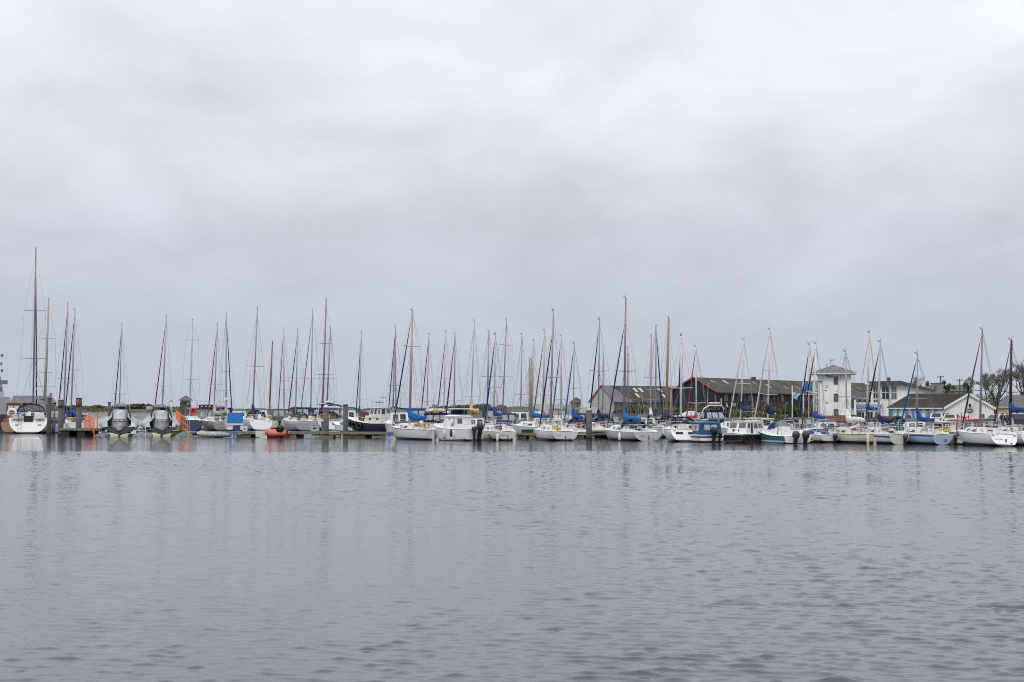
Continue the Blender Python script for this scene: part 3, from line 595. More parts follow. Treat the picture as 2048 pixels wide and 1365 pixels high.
S('sloop with a rust red sail cover on its boom', (1089.6, 662), (1085.6, 826), 147, 7.8, 19, furl=(.13, .135, .15), cover=(.30, .06, .035), fat=.95, tall=.8, mast=(.40, .38, .35), mr=.08, spr=(.38,))
S('sloop with navy furled sail and a white cabin with three round ports', (1122.7, 672.6), (1122, 812), 152, 7.8, 18, furl=NAVY, spr=(.35,), mr=.065, wins=3, cabin_h=.7)
S('sloop with light blue furled sail and long blue boom cover, before the stone hut', (1148.7, 688), (1146.6, 814), 137, 7.2, 17, furl=SKYB, cover=(.02, .05, .28), coverlen=3.1, hood=NAVY, spr=(.3, .52), mr=.05, B=2.7, hull=(.72, .72, .72), buoy=(WHITE, -1))
S('sloop with broad navy hull stripe and navy furled sail, just beyond the pale-topped pile', (1199, 640), (1197, 817), 136, 8.6, 15, furl=NAVY, cover=NAVY, tall=.8, hood=NAVY, band=(.55, .85, (.02, .04, .14)), spr=(.56,), mr=.065, hull=(.68, .68, .66))
S('small sloop with a short mast seen against the grey gable', (1206.6, 709), (1205.5, 820), 172, 7.6, 6, spr=(.35,), mr=.06, boomcol=WHITE)
S('small sloop with pale mast close beside the tall mast of the light grey sloop', (1256, 697), (1255.6, 824), 150, 7.2, 5, spr=(.4,), mr=.06)
S('sloop with two pairs of wide spreaders in front of the long brown shed roof', (1302.7, 674), (1301, 833), 146, 7.8, 7, spr=(.36, .58), mr=.07, cover=(.6, .6, .58))
S('sloop lying bow the other way with navy headsail slanting towards the wooden mast', (1312, 654), (1311, 824), 141, 8.2, -13, furl=NAVY, cover=NAVY, fat=.85, tall=.9, spr=(.42,), mr=.075, hood=(.35, .42, .3))
S('yawl with two varnished wooden masts, behind the yacht with stern windows', (1337.6, 637), (1332.3, 830), 136, 8.8, 8, mast=(.30, .20, .12), mr=.09, cover=NAVY, fat=1.0, tall=.4, mizzen=((1345.5, 782), (1344, 830)), spr=(), hood=NAVY)
S('sloop with a bright red furled sail in front of the dark gabled warehouse', (1391.6, 694), (1393, 848), 131, 7.2, 20, furl=(.30, .025, .035), furl2=(.4, .3, .3), mast=(.50, .52, .51), spr=(.38,), mr=.065)
S('sloop with white furled sail and navy boom cover behind the black-hulled fishing cruiser', (1488, 681), (1481.4, 828), 135, 7.4, 22, furl=(.58, .58, .55), cover=(.02, .03, .12), fat=.75, tall=.9, spr=(.55,), mr=.068, mast=(.5, .51, .51), boomz=2.5)
S('sloop with white furled sail and navy mast bag behind the teal boat', (1540, 660), (1535.8, 828), 131, 8, 23, furl=(.60, .60, .57), cover=NAVY, tall=.7, fat=1.25, coverlen=1.6, spr=(.4, .62), mr=.075, mast=(.52, .53, .53), boomz=2.3)
S('sloop with thin yellowish mast and navy furled sail left of the glass stair tower', (1619, 690), (1617, 847), 141, 7.8, 18, furl=NAVY, mast=(.50, .46, .33), spr=(.45,), mr=.05)
S('white sloop with cream mast and bright blue boom cover in front of the marina entrance', (1738.9, 667), (1733.5, 830), 126, 7.8, 18, mast=(.52, .48, .43), mr=.08, cover=SKYB, fat=.95, tall=.1, spr=(.38,), boomz=2.6, hull=(.7, .7, .68), furl=None, radar=.52)

# ---------------------------------------------------------------- motor boats
M = motor
def mkp(v): return [(v[0], v[1], v[2])]
# white pilothouse fishing boat with two outboards
r, sh = M('pilothouse_boat', 'white pilothouse boat with two side windows, curved roof and two dark outboards', 950, 119.7, 5.5, 40, 2.35, .95, hull=(.68, .69, .71), band=(.10, .15, (.05, .06, .10)), zb=.05)
block(r, 'wheelhouse', paint((.74, .74, .73), .3), 1.5, 3.95, .92, .66, .85, 2.02, ti=.10, tf=.75, ta=.02, wins=[('port', .10, .32, .30, .90, mat((.20, .20, .22), .15)), ('port', .42, .66, .30, .90, mat((.20, .20, .22), .15)), ('stbd', .14, .38, .40, .92, GLASS2), ('stbd', .52, .72, .40, .92, GLASS2), ('fore', .1, .9, .3, .9, GLASS2), ('aft', .1, .4, .5, .88, GLASS2)], roof=(paint((.76, .76, .75), .3), .13, .12), rname='wheelhouse_roof')
block(r, 'cuddy', paint((.72, .72, .72), .3), 3.3, 5.2, .7, .25, 1.05, 1.45, tf=.5, ti=.12)
outboard(r, -.12, .30, .78, .78, mat((.02, .02, .035), .5)); outboard(r, -.15, -.25, .92, 1.12, mat((.03, .03, .04), .5), tilt=.12)
b = MB()
for s in (-.85, -.35): b.tube([(-.03, s, .05), (-.03, s, 1.1)], .018, 4)
for z in (.25, .6, 1.1): b.tube([(-.03, -.85, z), (-.03, -.35, z)], .018, 4)
b.build('boarding_ladder', STEEL, r)
# blue and white cuddy boat by the pile
r, sh = M('cuddy_boat', 'small blue and white cuddy boat with framed windscreen, stern on beside the pale-topped pile', 1156, 134, 5.2, 6, 2.15, .62, hull=(.66, .67, .70), band=(.42, .75, (.03, .08, .28)))
block(r, 'cuddy', paint((.70, .71, .73), .35), 1.7, 4.3, .92, .5, .6, .86, tf=.9, ti=.12, wins=[('port', .1, .6, .3, .7), ('stbd', .1, .6, .3, .7)])
block(r, 'windscreen', VINYL, 1.6, 2.5, .9, .75, .84, 1.14, tf=.6, ti=.15, ta=.25)
b = MB(); b.tube([(1.6, -.9 , .84), (1.8, -.8, 1.12), (1.85, -.4, 1.2), (1.85, .4, 1.2), (1.8, .8, 1.12), (1.6, .9, .84)], .045, 5); b.build('windscreen_frame', paint((.02, .05, .20)), r)
block(r, 'seat_locker', cloth((.03, .06, .20)), .1, .9, .9, .9, .3, .82, wins=[('aft', .1, .3, .1, .8, cloth((.015, .02, .05)), 'locker_door'), ('aft', .38, .64, .1, .9, paint(GREY), 'locker_door'), ('aft', .7, .92, .1, .8, cloth((.015, .02, .05)), 'locker_door')])
outboard(r, -.2, -.78, .45, .95, RUBBER, tilt=.35)
# speedboat with blue cockpit canopy
r, sh = M('canopy_speedboat', 'white speedboat closed under a blue canvas canopy with clear windows', 1424, 114.5, 5.6, 24, 2.25, .56, hull=(.68, .68, .64), band=(.36, .50, (.015, .02, .08)), wt=.95)
block(r, 'canopy', cloth((.04, .10, .22)), .25, 2.6, .98, .86, .54, 1.56, ti=.10, tf=.35, ta=.04, wins=[('aft', .2, .48, .42, .86, VINYL), ('aft', .52, .80, .42, .86, VINYL), ('port', .12, .45, .35, .9, VINYL), ('port', .52, .9, .35, .9, VINYL), ('stbd', .12, .45, .35, .9, VINYL), ('stbd', .52, .9, .35, .9, VINYL)], roof=(cloth((.13, .22, .36)), .11, .02), rname='canopy_top', wname='clear_window')
block(r, 'foredeck', paint((.72, .72, .72), .3), 2.5, 4.9, .9, .3, .62, .92, tf=1.2, ti=.15, wins=[('port', .1, .7, .2, .7), ('stbd', .1, .7, .2, .7)])
outboard(r, -.18, .0, .62, 1.15, RUBBER, tilt=.1); outboard(r, -.10, -.62, .5, .6, RUBBER, tilt=.25)
# black-hulled fishing cruiser
r, sh = M('fishing_cruiser', 'white-cabined fishing cruiser with a black hull and open side door', 1464, 114.5, 4.9, -42, 2.4, .66, hull=(.012, .012, .014), boot=(.10, .05, .04), band=(.60, .66, (.55, .55, .52)), wt=.95, stripe=(.6, .6, .58), bowup=.55)
block(r, 'wheelhouse', paint((.75, .75, .74), .35), .5, 3.4, 1.02, .8, .62, 1.66, ti=.07, tf=.55, ta=.3, wins=[('stbd', .05, .17, .52, .88), ('stbd', .23, .33, .05, .9, mat((.02, .02, .02), .6), 'door'), ('stbd', .40, .62, .5, .86, GLASS2), ('stbd', .68, .88, .5, .84, GLASS2), ('aft', .06, .44, .50, .9, GLASS2), ('aft', .56, .94, .50, .9, GLASS2), ('port', .1, .5, .5, .88), ('port', .55, .85, .5, .88), ('fore', .1, .9, .4, .9)], roof=(paint((.75, .75, .75), .35), .07, .10), rname='wheelhouse_roof')
MB().box((.58, .35, .95), (.02, .22, .22)).box((.58, -.2, .95), (.02, .12, .16)).build('cabin_vent', paint(DGREY), r)
b = MB()
for y in (-.75, .75): b.tube([(.9, y, 1.7), (.9, y, 1.95), (2.7, y * .8, 1.95), (2.7, y * .8, 1.7)], .02, 4)
b.tube([(2.5, 0, 1.75), (2.5, 0, 3.6)], .012, 4); b.build('roof_rack', STEEL, r)
# teal sport fisher
r, sh = M('sport_fishing_boat', 'teal centre-console boat with high white bow and two big black outboards', 1596, 111, 7.2, 27, 2.4, .55, hull=TEAL, boot=(.05, .20, .22), band=(.08, .20, (.60, .62, .62)), stripe=(.7, .7, .7), wt=.95, bowup=1.55, trm=paint((.68, .68, .66), .3), zb=.04)
block(r, 'console', paint((.74, .74, .73), .3), 2.1, 3.6, .5, .42, .4, 1.3, tf=.45, ti=.08, wins=[('port', .3, .45, .2, .8, GLASS), ('stbd', .3, .45, .2, .8, GLASS)])
block(r, 'windscreen', GLASS2, 2.5, 3.3, .5, .42, 1.3, 1.7, tf=.45, ti=.1, ta=.3)
block(r, 'cuddy', paint((.72, .72, .71), .3), 3.5, 6.0, .5, .16, .6, 1.1, tf=.9, ti=.1, zf=.9)
block(r, 'bow_cover', cloth((.02, .03, .16)), 3.9, 5.0, .42, .25, 1.05, 1.6, tf=.8, ti=.2, ta=.15)
b = MB(); b.tube([(1.6, -.6, .4), (1.8, -.58, 1.75), (1.8, .58, 1.75), (1.6, .6, .4)], .03, 5); b.tube([(1.7, .3, 1.75), (1.4, .3, 3.2)], .012, 4); b.tube([(1.7, -.3, 1.75), (1.4, -.3, 3.0)], .012, 4); b.build('rod_arch', STEEL, r)
block(r, 'leaning_post', paint((.72, .72, .70), .4), 1.0, 1.6, .45, .45, .4, 1.05, ti=.05, tf=.05)
outboard(r, -.25, .42, .42, 1.1, mat((.035, .035, .042), .45), tilt=.18); outboard(r, -.25, -.42, .42, 1.1, mat((.035, .035, .042), .45), tilt=.18)
# navy fishing boat behind the long pontoon
r, sh = M('fishing_boat', 'navy-hulled fishing boat with cream two-level wheelhouse and black tyre fenders, behind the long pontoon', 787, 158, 7.6, 44, 2.8, 1.0, hull=(.012, .016, .06), boot=(.02, .02, .03), stripe=(.62, .62, .58), bowup=.75, wt=.9, chine=False)
block(r, 'deckhouse', paint((.62, .60, .54), .45), .9, 4.0, 1.0, .85, 1.0, 1.9, tf=.3, ti=.05, wins=[('port', .18, .30, .45, .7), ('port', .6, .72, .45, .7), ('stbd', .3, .42, .45, .7)])
block(r, 'wheelhouse', paint((.62, .60, .54), .45), 1.2, 3.2, .85, .75, 1.9, 2.72, tf=.25, ti=.06, wins=[('port', .06, .24, .25, .8, GLASS2), ('port', .38, .55, .2, .9, GLASS), ('port', .66, .92, .25, .8, GLASS2), ('fore', .1, .9, .3, .85), ('aft', .1, .4, .2, .9, GLASS), ('aft', .55, .9, .3, .85, GLASS2), ('stbd', .1, .45, .3, .85), ('stbd', .55, .9, .3, .85)], roof=(paint((.50, .50, .47), .5), .06, .15), rname='wheelhouse_roof')
b = MB(); b.tube([(1.4, .3, 2.7), (1.4, .3, 4.2)], .03, 5); b.tube([(1.4, -.3, 3.9), (1.4, .8, 3.9)], .02, 4); b.tube([(2.3, 0, 2.8), (2.3, 0, 3.7)], .025, 4); b.box((2.3, 0, 3.4), (.15, 1.1, .10)); b.tube([(3.0, -.3, 2.7), (3.3, -.4, 3.8)], .015, 4); b.build('mast_and_aerials', mat((.1, .1, .11), .5), r)
b = MB()
for y in (.9, -.9): b.tube([(.05, y, 1.0), (.05, y, 1.7), (4.0, y * 1.1, 1.7)], .022, 4); [b.tube([(x, y * 1.05, 1.0), (x, y * 1.05, 1.7)], .018, 4) for x in (1, 2, 3, 4)]
b.build('side_rail', STEEL, r)
block(r, 'fish_box', mat((.11, .05, .04), .7, 0, .4, 5), 4.5, 5.2, .5, .5, 1.2, 2.3, ti=.02, tf=.02)
for k, x in enumerate((4.0, 4.9, 5.6, 6.2)):
    p = sheer_at(sh, x); q = r.matrix_basis @ Vector((x, p[1] + .12, p[2] - .45)); t = MB().torus((0, 0, 0), .30, .12, 'y', 0, 360, 16, 7).build('tyre_fender', RUBBER, None, True, label='black tyre hung as a fender on the navy fishing boat', cat='tyre fender', group='tyres on the navy fishing boat'); t.location = q; t.rotation_euler = (0, 0, r.rotation_euler[2])
# motor cruiser with navy canvas
r, sh = M('canvas_cruiser', 'motor cruiser with a navy canvas cockpit enclosure behind the sloop with wooden hatch board', 873, 149, 8.2, 5, 2.9, 1.1, hull=(.68, .68, .68), wt=.95)
block(r, 'cockpit_enclosure', cloth(NAVY), .15, 3.0, 1.28, 1.2, 1.15, 2.15, ti=.08, tf=.2, ta=.05, wins=[('aft', .08, .34, .36, .86, VINYL), ('aft', .38, .63, .36, .86, VINYL), ('aft', .67, .92, .36, .86, VINYL), ('port', .1, .9, .36, .86, VINYL), ('stbd', .1, .9, .36, .86, VINYL)], roof=(cloth((.03, .035, .07)), .10, .02), rname='enclosure_top', wname='clear_window')
block(r, 'cabin', paint((.7, .7, .7), .35), 3.0, 6.4, 1.1, .6, 1.1, 1.9, tf=1.4, ti=.2, wins=[('port', .1, .8, .3, .8), ('stbd', .1, .8, .3, .8)])
p = MB(); p.tube([(0, -1.1, 0), (0, -.7, .05), (0, .7, .05), (0, 1.1, 0)], [.12, .22, .22, .1], 8); d = p.build('inflatable_dinghy', cloth((.62, .60, .55)), None, True, label='rolled pale inflatable dinghy lying on the navy canvas cruiser roof', cat='dinghy'); d.location = r.matrix_basis @ Vector((1.2, 0, 2.42)); d.rotation_euler = r.rotation_euler
block(r, 'roof_box', mat((.50, .33, .10), .7), .7, 1.5, .32, .32, 2.2, 2.6)
# flybridge cruiser
r, sh = M('sports_cruiser', 'large white sports cruiser with navy cockpit canopy and white radar arch', 1440, 137, 10, 34, 3.2, 1.0, hull=(.72, .72, .71), wt=.93)
block(r, 'saloon', paint((.74, .74, .73), .3), 1.8, 7.2, 1.4, 1.0, .95, 1.9, tf=2.2, ti=.18, wins=[('port', .1, .45, .35, .8), ('port', .5, .85, .35, .8), ('stbd', .1, .85, .35, .8), ('aft', .1, .9, .1, .85), ('fore', .1, .9, .2, .8)], roof=(paint((.74, .74, .73), .3), .10, .1))
block(r, 'flybridge', paint((.75, .75, .74), .3), 3.0, 6.4, 1.1, .8, 1.95, 2.45, tf=1.6, ti=.15)
block(r, 'cockpit_canopy', cloth(NAVY), .6, 3.2, 1.3, 1.2, 1.45, 2.45, tf=.5, ti=.3, ta=.35, wins=[('aft', .08, .31, .36, .88, VINYL), ('aft', .36, .64, .36, .88, VINYL), ('aft', .69, .92, .36, .88, VINYL), ('port', .1, .45, .36, .88, VINYL), ('port', .52, .9, .36, .88, VINYL), ('stbd', .1, .9, .36, .88, VINYL)], roof=(cloth(NAVY), .10, .03), rname='canopy_top', wname='clear_window')
b = MB(); b.tube([(1.9, -1.35, 1.3), (1.0, -1.15, 2.7), (.8, -.7, 3.0), (.8, .7, 3.0), (1.0, 1.15, 2.7), (1.9, 1.35, 1.3)], .06, 6); a = b.build('radar_arch', paint(WHITE, .3), r); MB().box((.8, .1, 3.25), (.16, 1.2, .12)).build('radar_scanner', paint(WHITE, .3), a)
b = MB(); b.tube([(.8, -.7, 3.0), (.8, -.7, 3.7)], .04, 4); b.tube([(.8, .9, 3.0), (.6, .9, 5.2)], .015, 4); b.build('aerial', paint(WHITE), a)
b = MB(); b.tube([(.3, -1.5, 1.0), (.3, -1.5, 1.7), (.3, 1.5, 1.7), (.3, 1.5, 1.0)], .025, 4); b.build('stern_rail', STEEL, r)
b = MB(); b.tube([(0, -1.0, 0), (0, -1.05, .16), (0, .2, .12), (0, .25, 0)], [.11, .16, .15, .10], 8); d = b.build('inflatable_dinghy', paint((.42, .02, .03), .5), None, True, label='red inflatable dinghy hung at the white sports cruiser rail', cat='dinghy'); d.location = r.matrix_basis @ Vector((2.2, 2.0, 1.75)); d.rotation_euler = r.rotation_euler
# white pilot cutter
r, sh = M('pilot_cutter', 'white upright wheelhouse boat with tall side windows between black and teal boats', 1536, 125, 6.5, 24, 2.4, .9, hull=(.70, .70, .69))
block(r, 'wheelhouse', paint((.70, .72, .71), .4), .9, 3.4, .95, .8, .95, 1.8, tf=.2, ti=.05, wins=[('aft', .12, .40, .35, .9, GLASS2), ('aft', .48, .86, .08, .9, GLASS, 'door'), ('port', .1, .36, .3, .88, GLASS2), ('port', .42, .66, .3, .88, GLASS2), ('port', .72, .92, .3, .88), ('stbd', .1, .45, .4, .88), ('stbd', .5, .9, .4, .88), ('fore', .1, .9, .4, .88)], roof=(paint((.72, .72, .70), .4), .08, .16), rname='wheelhouse_roof')
# pink cabin boat with a red roof
r, sh = M('pink_cabin_boat', 'pale pink cabin boat with a bright red roof below the white gable', 1952, 121, 6.8, 24, 2.5, .78, hull=(.64, .52, .54), deck=(.66, .6, .6))
block(r, 'wheelhouse', mat((.64, .47, .50), .5, 0, .12, 2), .4, 4.2, 1.05, .9, .72, 1.66, tf=.4, ti=.05, wins=[('port', .08, .22, .45, .88, GLASS2), ('port', .30, .38, .1, .9, GLASS, 'door'), ('port', .50, .64, .5, .88, GLASS2), ('port', .72, .88, .5, .88, GLASS2), ('aft', .1, .4, .1, .88, GLASS2, 'door'), ('aft', .5, .9, .4, .88, GLASS2), ('stbd', .1, .9, .5, .88)], roof=(paint((.42, .03, .04), .5), .10, .15), rname='red_roof')
b = MB()
for x, h in ((1.0, .5), (1.6, .3), (2.4, .75), (3.3, .35)): b.tube([(x, .2, 1.74), (x, .2, 1.74 + h * .8)], .05, 5)
b.build('roof_fittings', paint((.40, .04, .05), .5), r)
MB().ball((2.7, -.2, 2.05), .3, 10, 5, .7).build('radar_dome', paint(WHITE, .35), r)
# small cruiser with black-framed door and a dark green hull
r, sh = M('cabin_cruiser', 'dark green cabin cruiser with grey-white cabin and black-framed door, yellow oilskins hung on its rail', 1906, 112.5, 6.6, 24, 2.5, .78, hull=(.012, .06, .045), boot=(.02, .02, .02), stripe=(.5, .5, .46), wt=.95)
block(r, 'cabin', paint((.60, .61, .60), .4), 1.6, 4.3, 1.0, .75, .74, 1.62, tf=.7, ti=.06, wins=[('aft', .05, .40, .42, .86), ('aft', .46, .76, .02, .92, paint(BLACK), 'door'), ('port', .1, .5, .45, .85), ('port', .55, .85, .45, .85), ('stbd', .1, .5, .45, .85), ('fore', .1, .9, .4, .85)], roof=(paint((.66, .66, .66), .4), .08, .2), rname='cabin_roof')
MB().box((1.57, -.22, 1.18), (.03, .36, .62)).build('door_panel', paint((.55, .56, .56)), r); MB().box((1.55, -.22, 1.22), (.02, .16, .34)).build('door_window', GLASS, r)
for k, (x, y, h) in enumerate(((.35, .9, .42), (.2, .55, .36), (.3, .2, .45))):
    t = MB(); t.tube([(0, 0, 0), (0, 0, h * .5), (0, 0, h)], [.10, .16, .07], 7); t = t.build('oilskin', cloth(YELLOW if k != 1 else (.60, .32, .06)), None, True, label='yellow oilskin hung on the dark green cabin cruiser rail', cat='oilskin', group='oilskins on the green cruiser'); t.location = r.matrix_basis @ Vector((x, y, .78))
# varnished launch at the left end
r, sh = M('varnished_launch', 'varnished launch with wooden wheelhouse and salmon hull beside the big white yacht', 19, 156, 7.5, -12, 2.5, 1.15, hull=(.36, .20, .15), boot=BLACK, deck=(.32, .14, .06), wt=.75, chine=False, stripe=(.10, .03, .02), bowup=.6)
block(r, 'wheelhouse', mat((.22, .075, .03), .35, 0, .3, 6), 1.7, 3.8, .80, .65, 1.6, 3.25, tf=.3, ti=.06, wins=[('aft', .12, .48, .5, .85, paint((.62, .60, .55))), ('aft', .54, .9, .5, .85, paint((.62, .60, .55))), ('stbd', .1, .45, .5, .85), ('stbd', .55, .9, .5, .85), ('port', .1, .9, .5, .85)], roof=(mat((.30, .13, .05), .4), .08, .12), rname='wheelhouse_roof')
block(r, 'trunk_cabin', mat((.30, .10, .035), .4, 0, .3, 5), .7, 4.6, .85, .6, 1.1, 1.6, tf=.3, wins=[('stbd', .15, .35, .3, .7), ('stbd', .5, .7, .3, .7)])
lb = MB().torus((0, 0, 0), .42, .13, 'y', -35, 215, 14, 7).build('lifebuoy', paint((.78, .78, .75), .5), None, True, label='white horseshoe lifebuoy hanging from the big yacht stern rail', cat='lifebuoy'); lb.location = at(24, 827, 152.5)
# boat under a bright blue tarpaulin
r, sh = M('tarpaulin_boat', 'small motor boat completely hidden aft under a bright blue tarpaulin, behind the long pontoon', 470, 171, 6, 4, 2.2, .85, hull=(.68, .69, .70), rail=False)
block(r, 'tarpaulin', cloth((.035, .22, .55)), .1, 2.8, .98, .9, .85, 2.05, ti=.06, tf=.4, ta=.1, roof=(cloth((.035, .22, .55)), .12, .0), rname='tarpaulin_top')
b = MB(); b.tube([(.0, .95, .5), (.0, .95, 3.75)], .04, 5); b.build('radar_pole', paint(WHITE), r); MB().cyl((0, .95, 3.75), .30, .22, 12, .26).build('radar_dome', paint(WHITE, .3), r)
b = MB(); b.tube([(.02, -1.0, .76), (.02, 1.0, .76)], .05, 5); b.build('gunwale', paint(WHITE), r)
block(r, 'blue_locker', paint((.02, .06, .28)), -.1, .05, .3, .3, .1, .62)
# white cruiser with hardtop behind the pilothouse boat
r, sh = M('hardtop_cruiser', 'white hardtop cruiser with open rails, behind the pilothouse boat and yellow sail cover', 924, 146, 7.5, 8, 2.7, 1.2, hull=(.7, .7, .69))
block(r, 'cabin', paint((.7, .7, .7), .35), 1.5, 5.2, 1.15, .8, 1.15, 2.05, tf=.9, wins=[('aft', .1, .9, .3, .85), ('port', .1, .8, .35, .8), ('stbd', .1, .8, .35, .8)])
b = MB()
for x, y in ((1.6, 1.0), (1.6, -1.0), (3.6, .85), (3.6, -.85)): b.tube([(x, y, 2.05), (x, y * .95, 2.65)], .03, 4)
b.build('hardtop_posts', STEEL, r); block(r, 'hardtop', paint(WHITE, .35), 1.3, 3.8, 1.12, .95, 2.62, 2.70, ti=.02, tf=.02)
MB().box((2.4, 0, 2.25), (1.2, 1.5, .5)).build('helm_cover', cloth(NAVY), r)
# white motor cruiser with a rolled canopy between navy stripe sloop and pile
r, sh = M('day_cruiser', 'white day cruiser with three round ports, moored behind the sloop with yellow hatch board', 1128, 158, 7, 14, 2.6, 1.25, hull=(.72, .72, .72))
block(r, 'cabin', paint((.74, .74, .74), .35), .6, 4.8, 1.15, .8, 1.1, 1.9, tf=1.2, wins=[('aft', .18, .30, .45, .7), ('aft', .42, .55, .45, .7), ('aft', .66, .78, .45, .7), ('port', .1, .8, .4, .8)])
# white cruiser right of the flybridge one
r, sh = M('weekend_cruiser', 'white weekend cruiser with a dark green awning, behind the outboards of the teal boat', 1580, 124, 6.8, 20, 2.5, .85, hull=(.68, .68, .66))
block(r, 'cabin', paint((.7, .7, .69), .35), 1.8, 5.0, 1.0, .7, .85, 1.35, tf=1.0, wins=[('port', .1, .45, .35, .8), ('port', .5, .8, .35, .8), ('aft', .1, .5, .3, .8), ('stbd', .1, .8, .35, .8)])
block(r, 'awning', cloth((.01, .055, .045)), .2, 4.0, .95, .35, 1.5, 1.75, ti=.25, tf=.6, zf=1.4)
# white cruiser between navy sloop and pale blue sloop
r, sh = M('tender_cruiser', 'white boat with a green cover, moored behind the sloop with navy sail cover', 1800, 121, 6, 24, 2.4, .72, hull=(.70, .71, .70))
block(r, 'cabin', paint((.72, .72, .72), .35), 1.2, 4.4, .95, .6, .7, 1.12, tf=.8, wins=[('port', .1, .7, .35, .75), ('stbd', .1, .7, .35, .75)])
block(r, 'cover', cloth((.015, .10, .07)), .3, 1.4, .7, .6, .7, 1.32, tf=.2, ti=.2, ta=.2)
# red-striped tender with blue cover
r, sh = M('striped_tender', 'low white tender with red stripes under a blue cover, beside the black outboards', 1641, 114.5, 4.6, 20, 1.9, .62, hull=(.66, .66, .66), band=(.2, .38, (.30, .03, .04)), rail=False)
block(r, 'boat_cover', cloth((.03, .07, .26)), .1, 3.6, .85, .4, .6, 1.05, ti=.4, tf=1.0, ta=.3)
# steel-blue tarpaulin dinghy
r, sh = M('covered_dinghy', 'white dinghy under a steel blue cover, moored beside the navy fishing boat bow', 712, 165, 5, 30, 2.0, .7, hull=(.64, .66, .7), rail=False)
block(r, 'boat_cover', cloth((.07, .14, .24)), .1, 3.9, .95, .5, .65, 1.15, ti=.25, tf=1.2, ta=.2)
# grey patrol ship, mostly outside the frame
root = empty('patrol_ship', wat(-70, 186), rz=R(0), label='grey patrol ship with a lattice mast and bridge, cut by the photo edge', cat='ship')
gm = mat((.40, .42, .45), .5, 0, .12, .8)
MB().hexa([(-14, -3, -.3), (4.6, -2.2, -.3), (4.6, 2.2, -.3), (-14, 3, -.3), (-14, -3.2, 1.9), (5.5, -2.8, 1.9), (5.5, 2.8, 1.9), (-14, 3.2, 1.9)]).build('hull', mat((.02, .025, .05), .4), root)
block(root, 'deckhouse', gm, -8, 5.2, 2.4, 2.2, 1.9, 4.2, ti=.1, tf=.1, wins=[('stbd', .70, .75, .45, .7), ('stbd', .88, .93, .15, .85, GLASS, 'door'), ('stbd', .8, .84, .45, .7)])
block(root, 'bridge', mat((.5, .51, .5), .5, 0, .1, 1), -4, 4.4, 2.1, 1.9, 4.2, 5.9, ti=.15, tf=.25, wins=[('stbd', .55, .7, .4, .8), ('stbd', .74, .94, .4, .8), ('fore', .1, .9, .4, .8)], roof=(gm, .08, .15), rname='bridge_roof')
b = MB()
for x, y in ((2.2, -.6), (4.4, -.6), (2.2, .6), (4.4, .6)): b.tube([(x, y, 5.9), (3.6 + (x - 3.3) * .3, y * .3, 9.6)], .05, 4)
b.tube([(3.6, 0, 9.0), (3.6, 0, 10.2)], .07, 5)
for z, l in ((6.7, .9), (7.6, 1.1), (8.5, 1.0), (9.6, 1.0)): b.tube([(3.5 - l, 0, z), (3.7 + l, 0, z)], .04, 4)
for x, z in ((4.6, 8.5), (4.7, 7.6), (4.7, 9.6)): b.box((x, 0, z), (.2, .2, .4))
b.box((4.9, 0, 6.1), (.9, .7, .5)); b.build('lattice_mast', mat((.16, .17, .19), .5), root)
# last small dinghy with outboard between pale blue and white yachts
r, sh = M('rowing_dinghy', 'little white dinghy with a dark outboard, tied up ahead of the white racing yacht', 1916, 107.5, 3.0, -30, 1.4, .45, hull=(.62, .62, .6), rail=False, chine=False)
MB().box((1.2, 0, .42), (.25, 1.1, .04)).box((.4, 0, .42), (.3, 1.1, .04)).build('thwart', mat(TEAK, .6), r); outboard(r, -.1, .1, .5, .75, mat((.15, .15, .16), .3))
# second small white dinghy by the light grey pontoon
for px, D, lab in ((1205, 131, 'cream inflatable dinghy lying on the pontoon in front of the navy striped sloop'),):
    root = empty('inflatable_dinghy', wat(px, D, .5), rz=R(5), label=lab, cat='dinghy')
    b = MB(); b.tube([(-1.2, -.55, .22), (.7, -.5, .22), (1.3, 0, .3), (.7, .5, .22), (-1.2, .55, .22)], [.16, .21, .2, .21, .16], 8); b.build('tube', paint((.58, .56, .50), .6), root, True)
    MB().box((-.1, 0, .12), (1.9, .8, .05)).build('floor', paint(GREY), root); MB().box((-1.0, 0, .3), (.06, .8, .3)).build('transom', paint(WHITE), root)

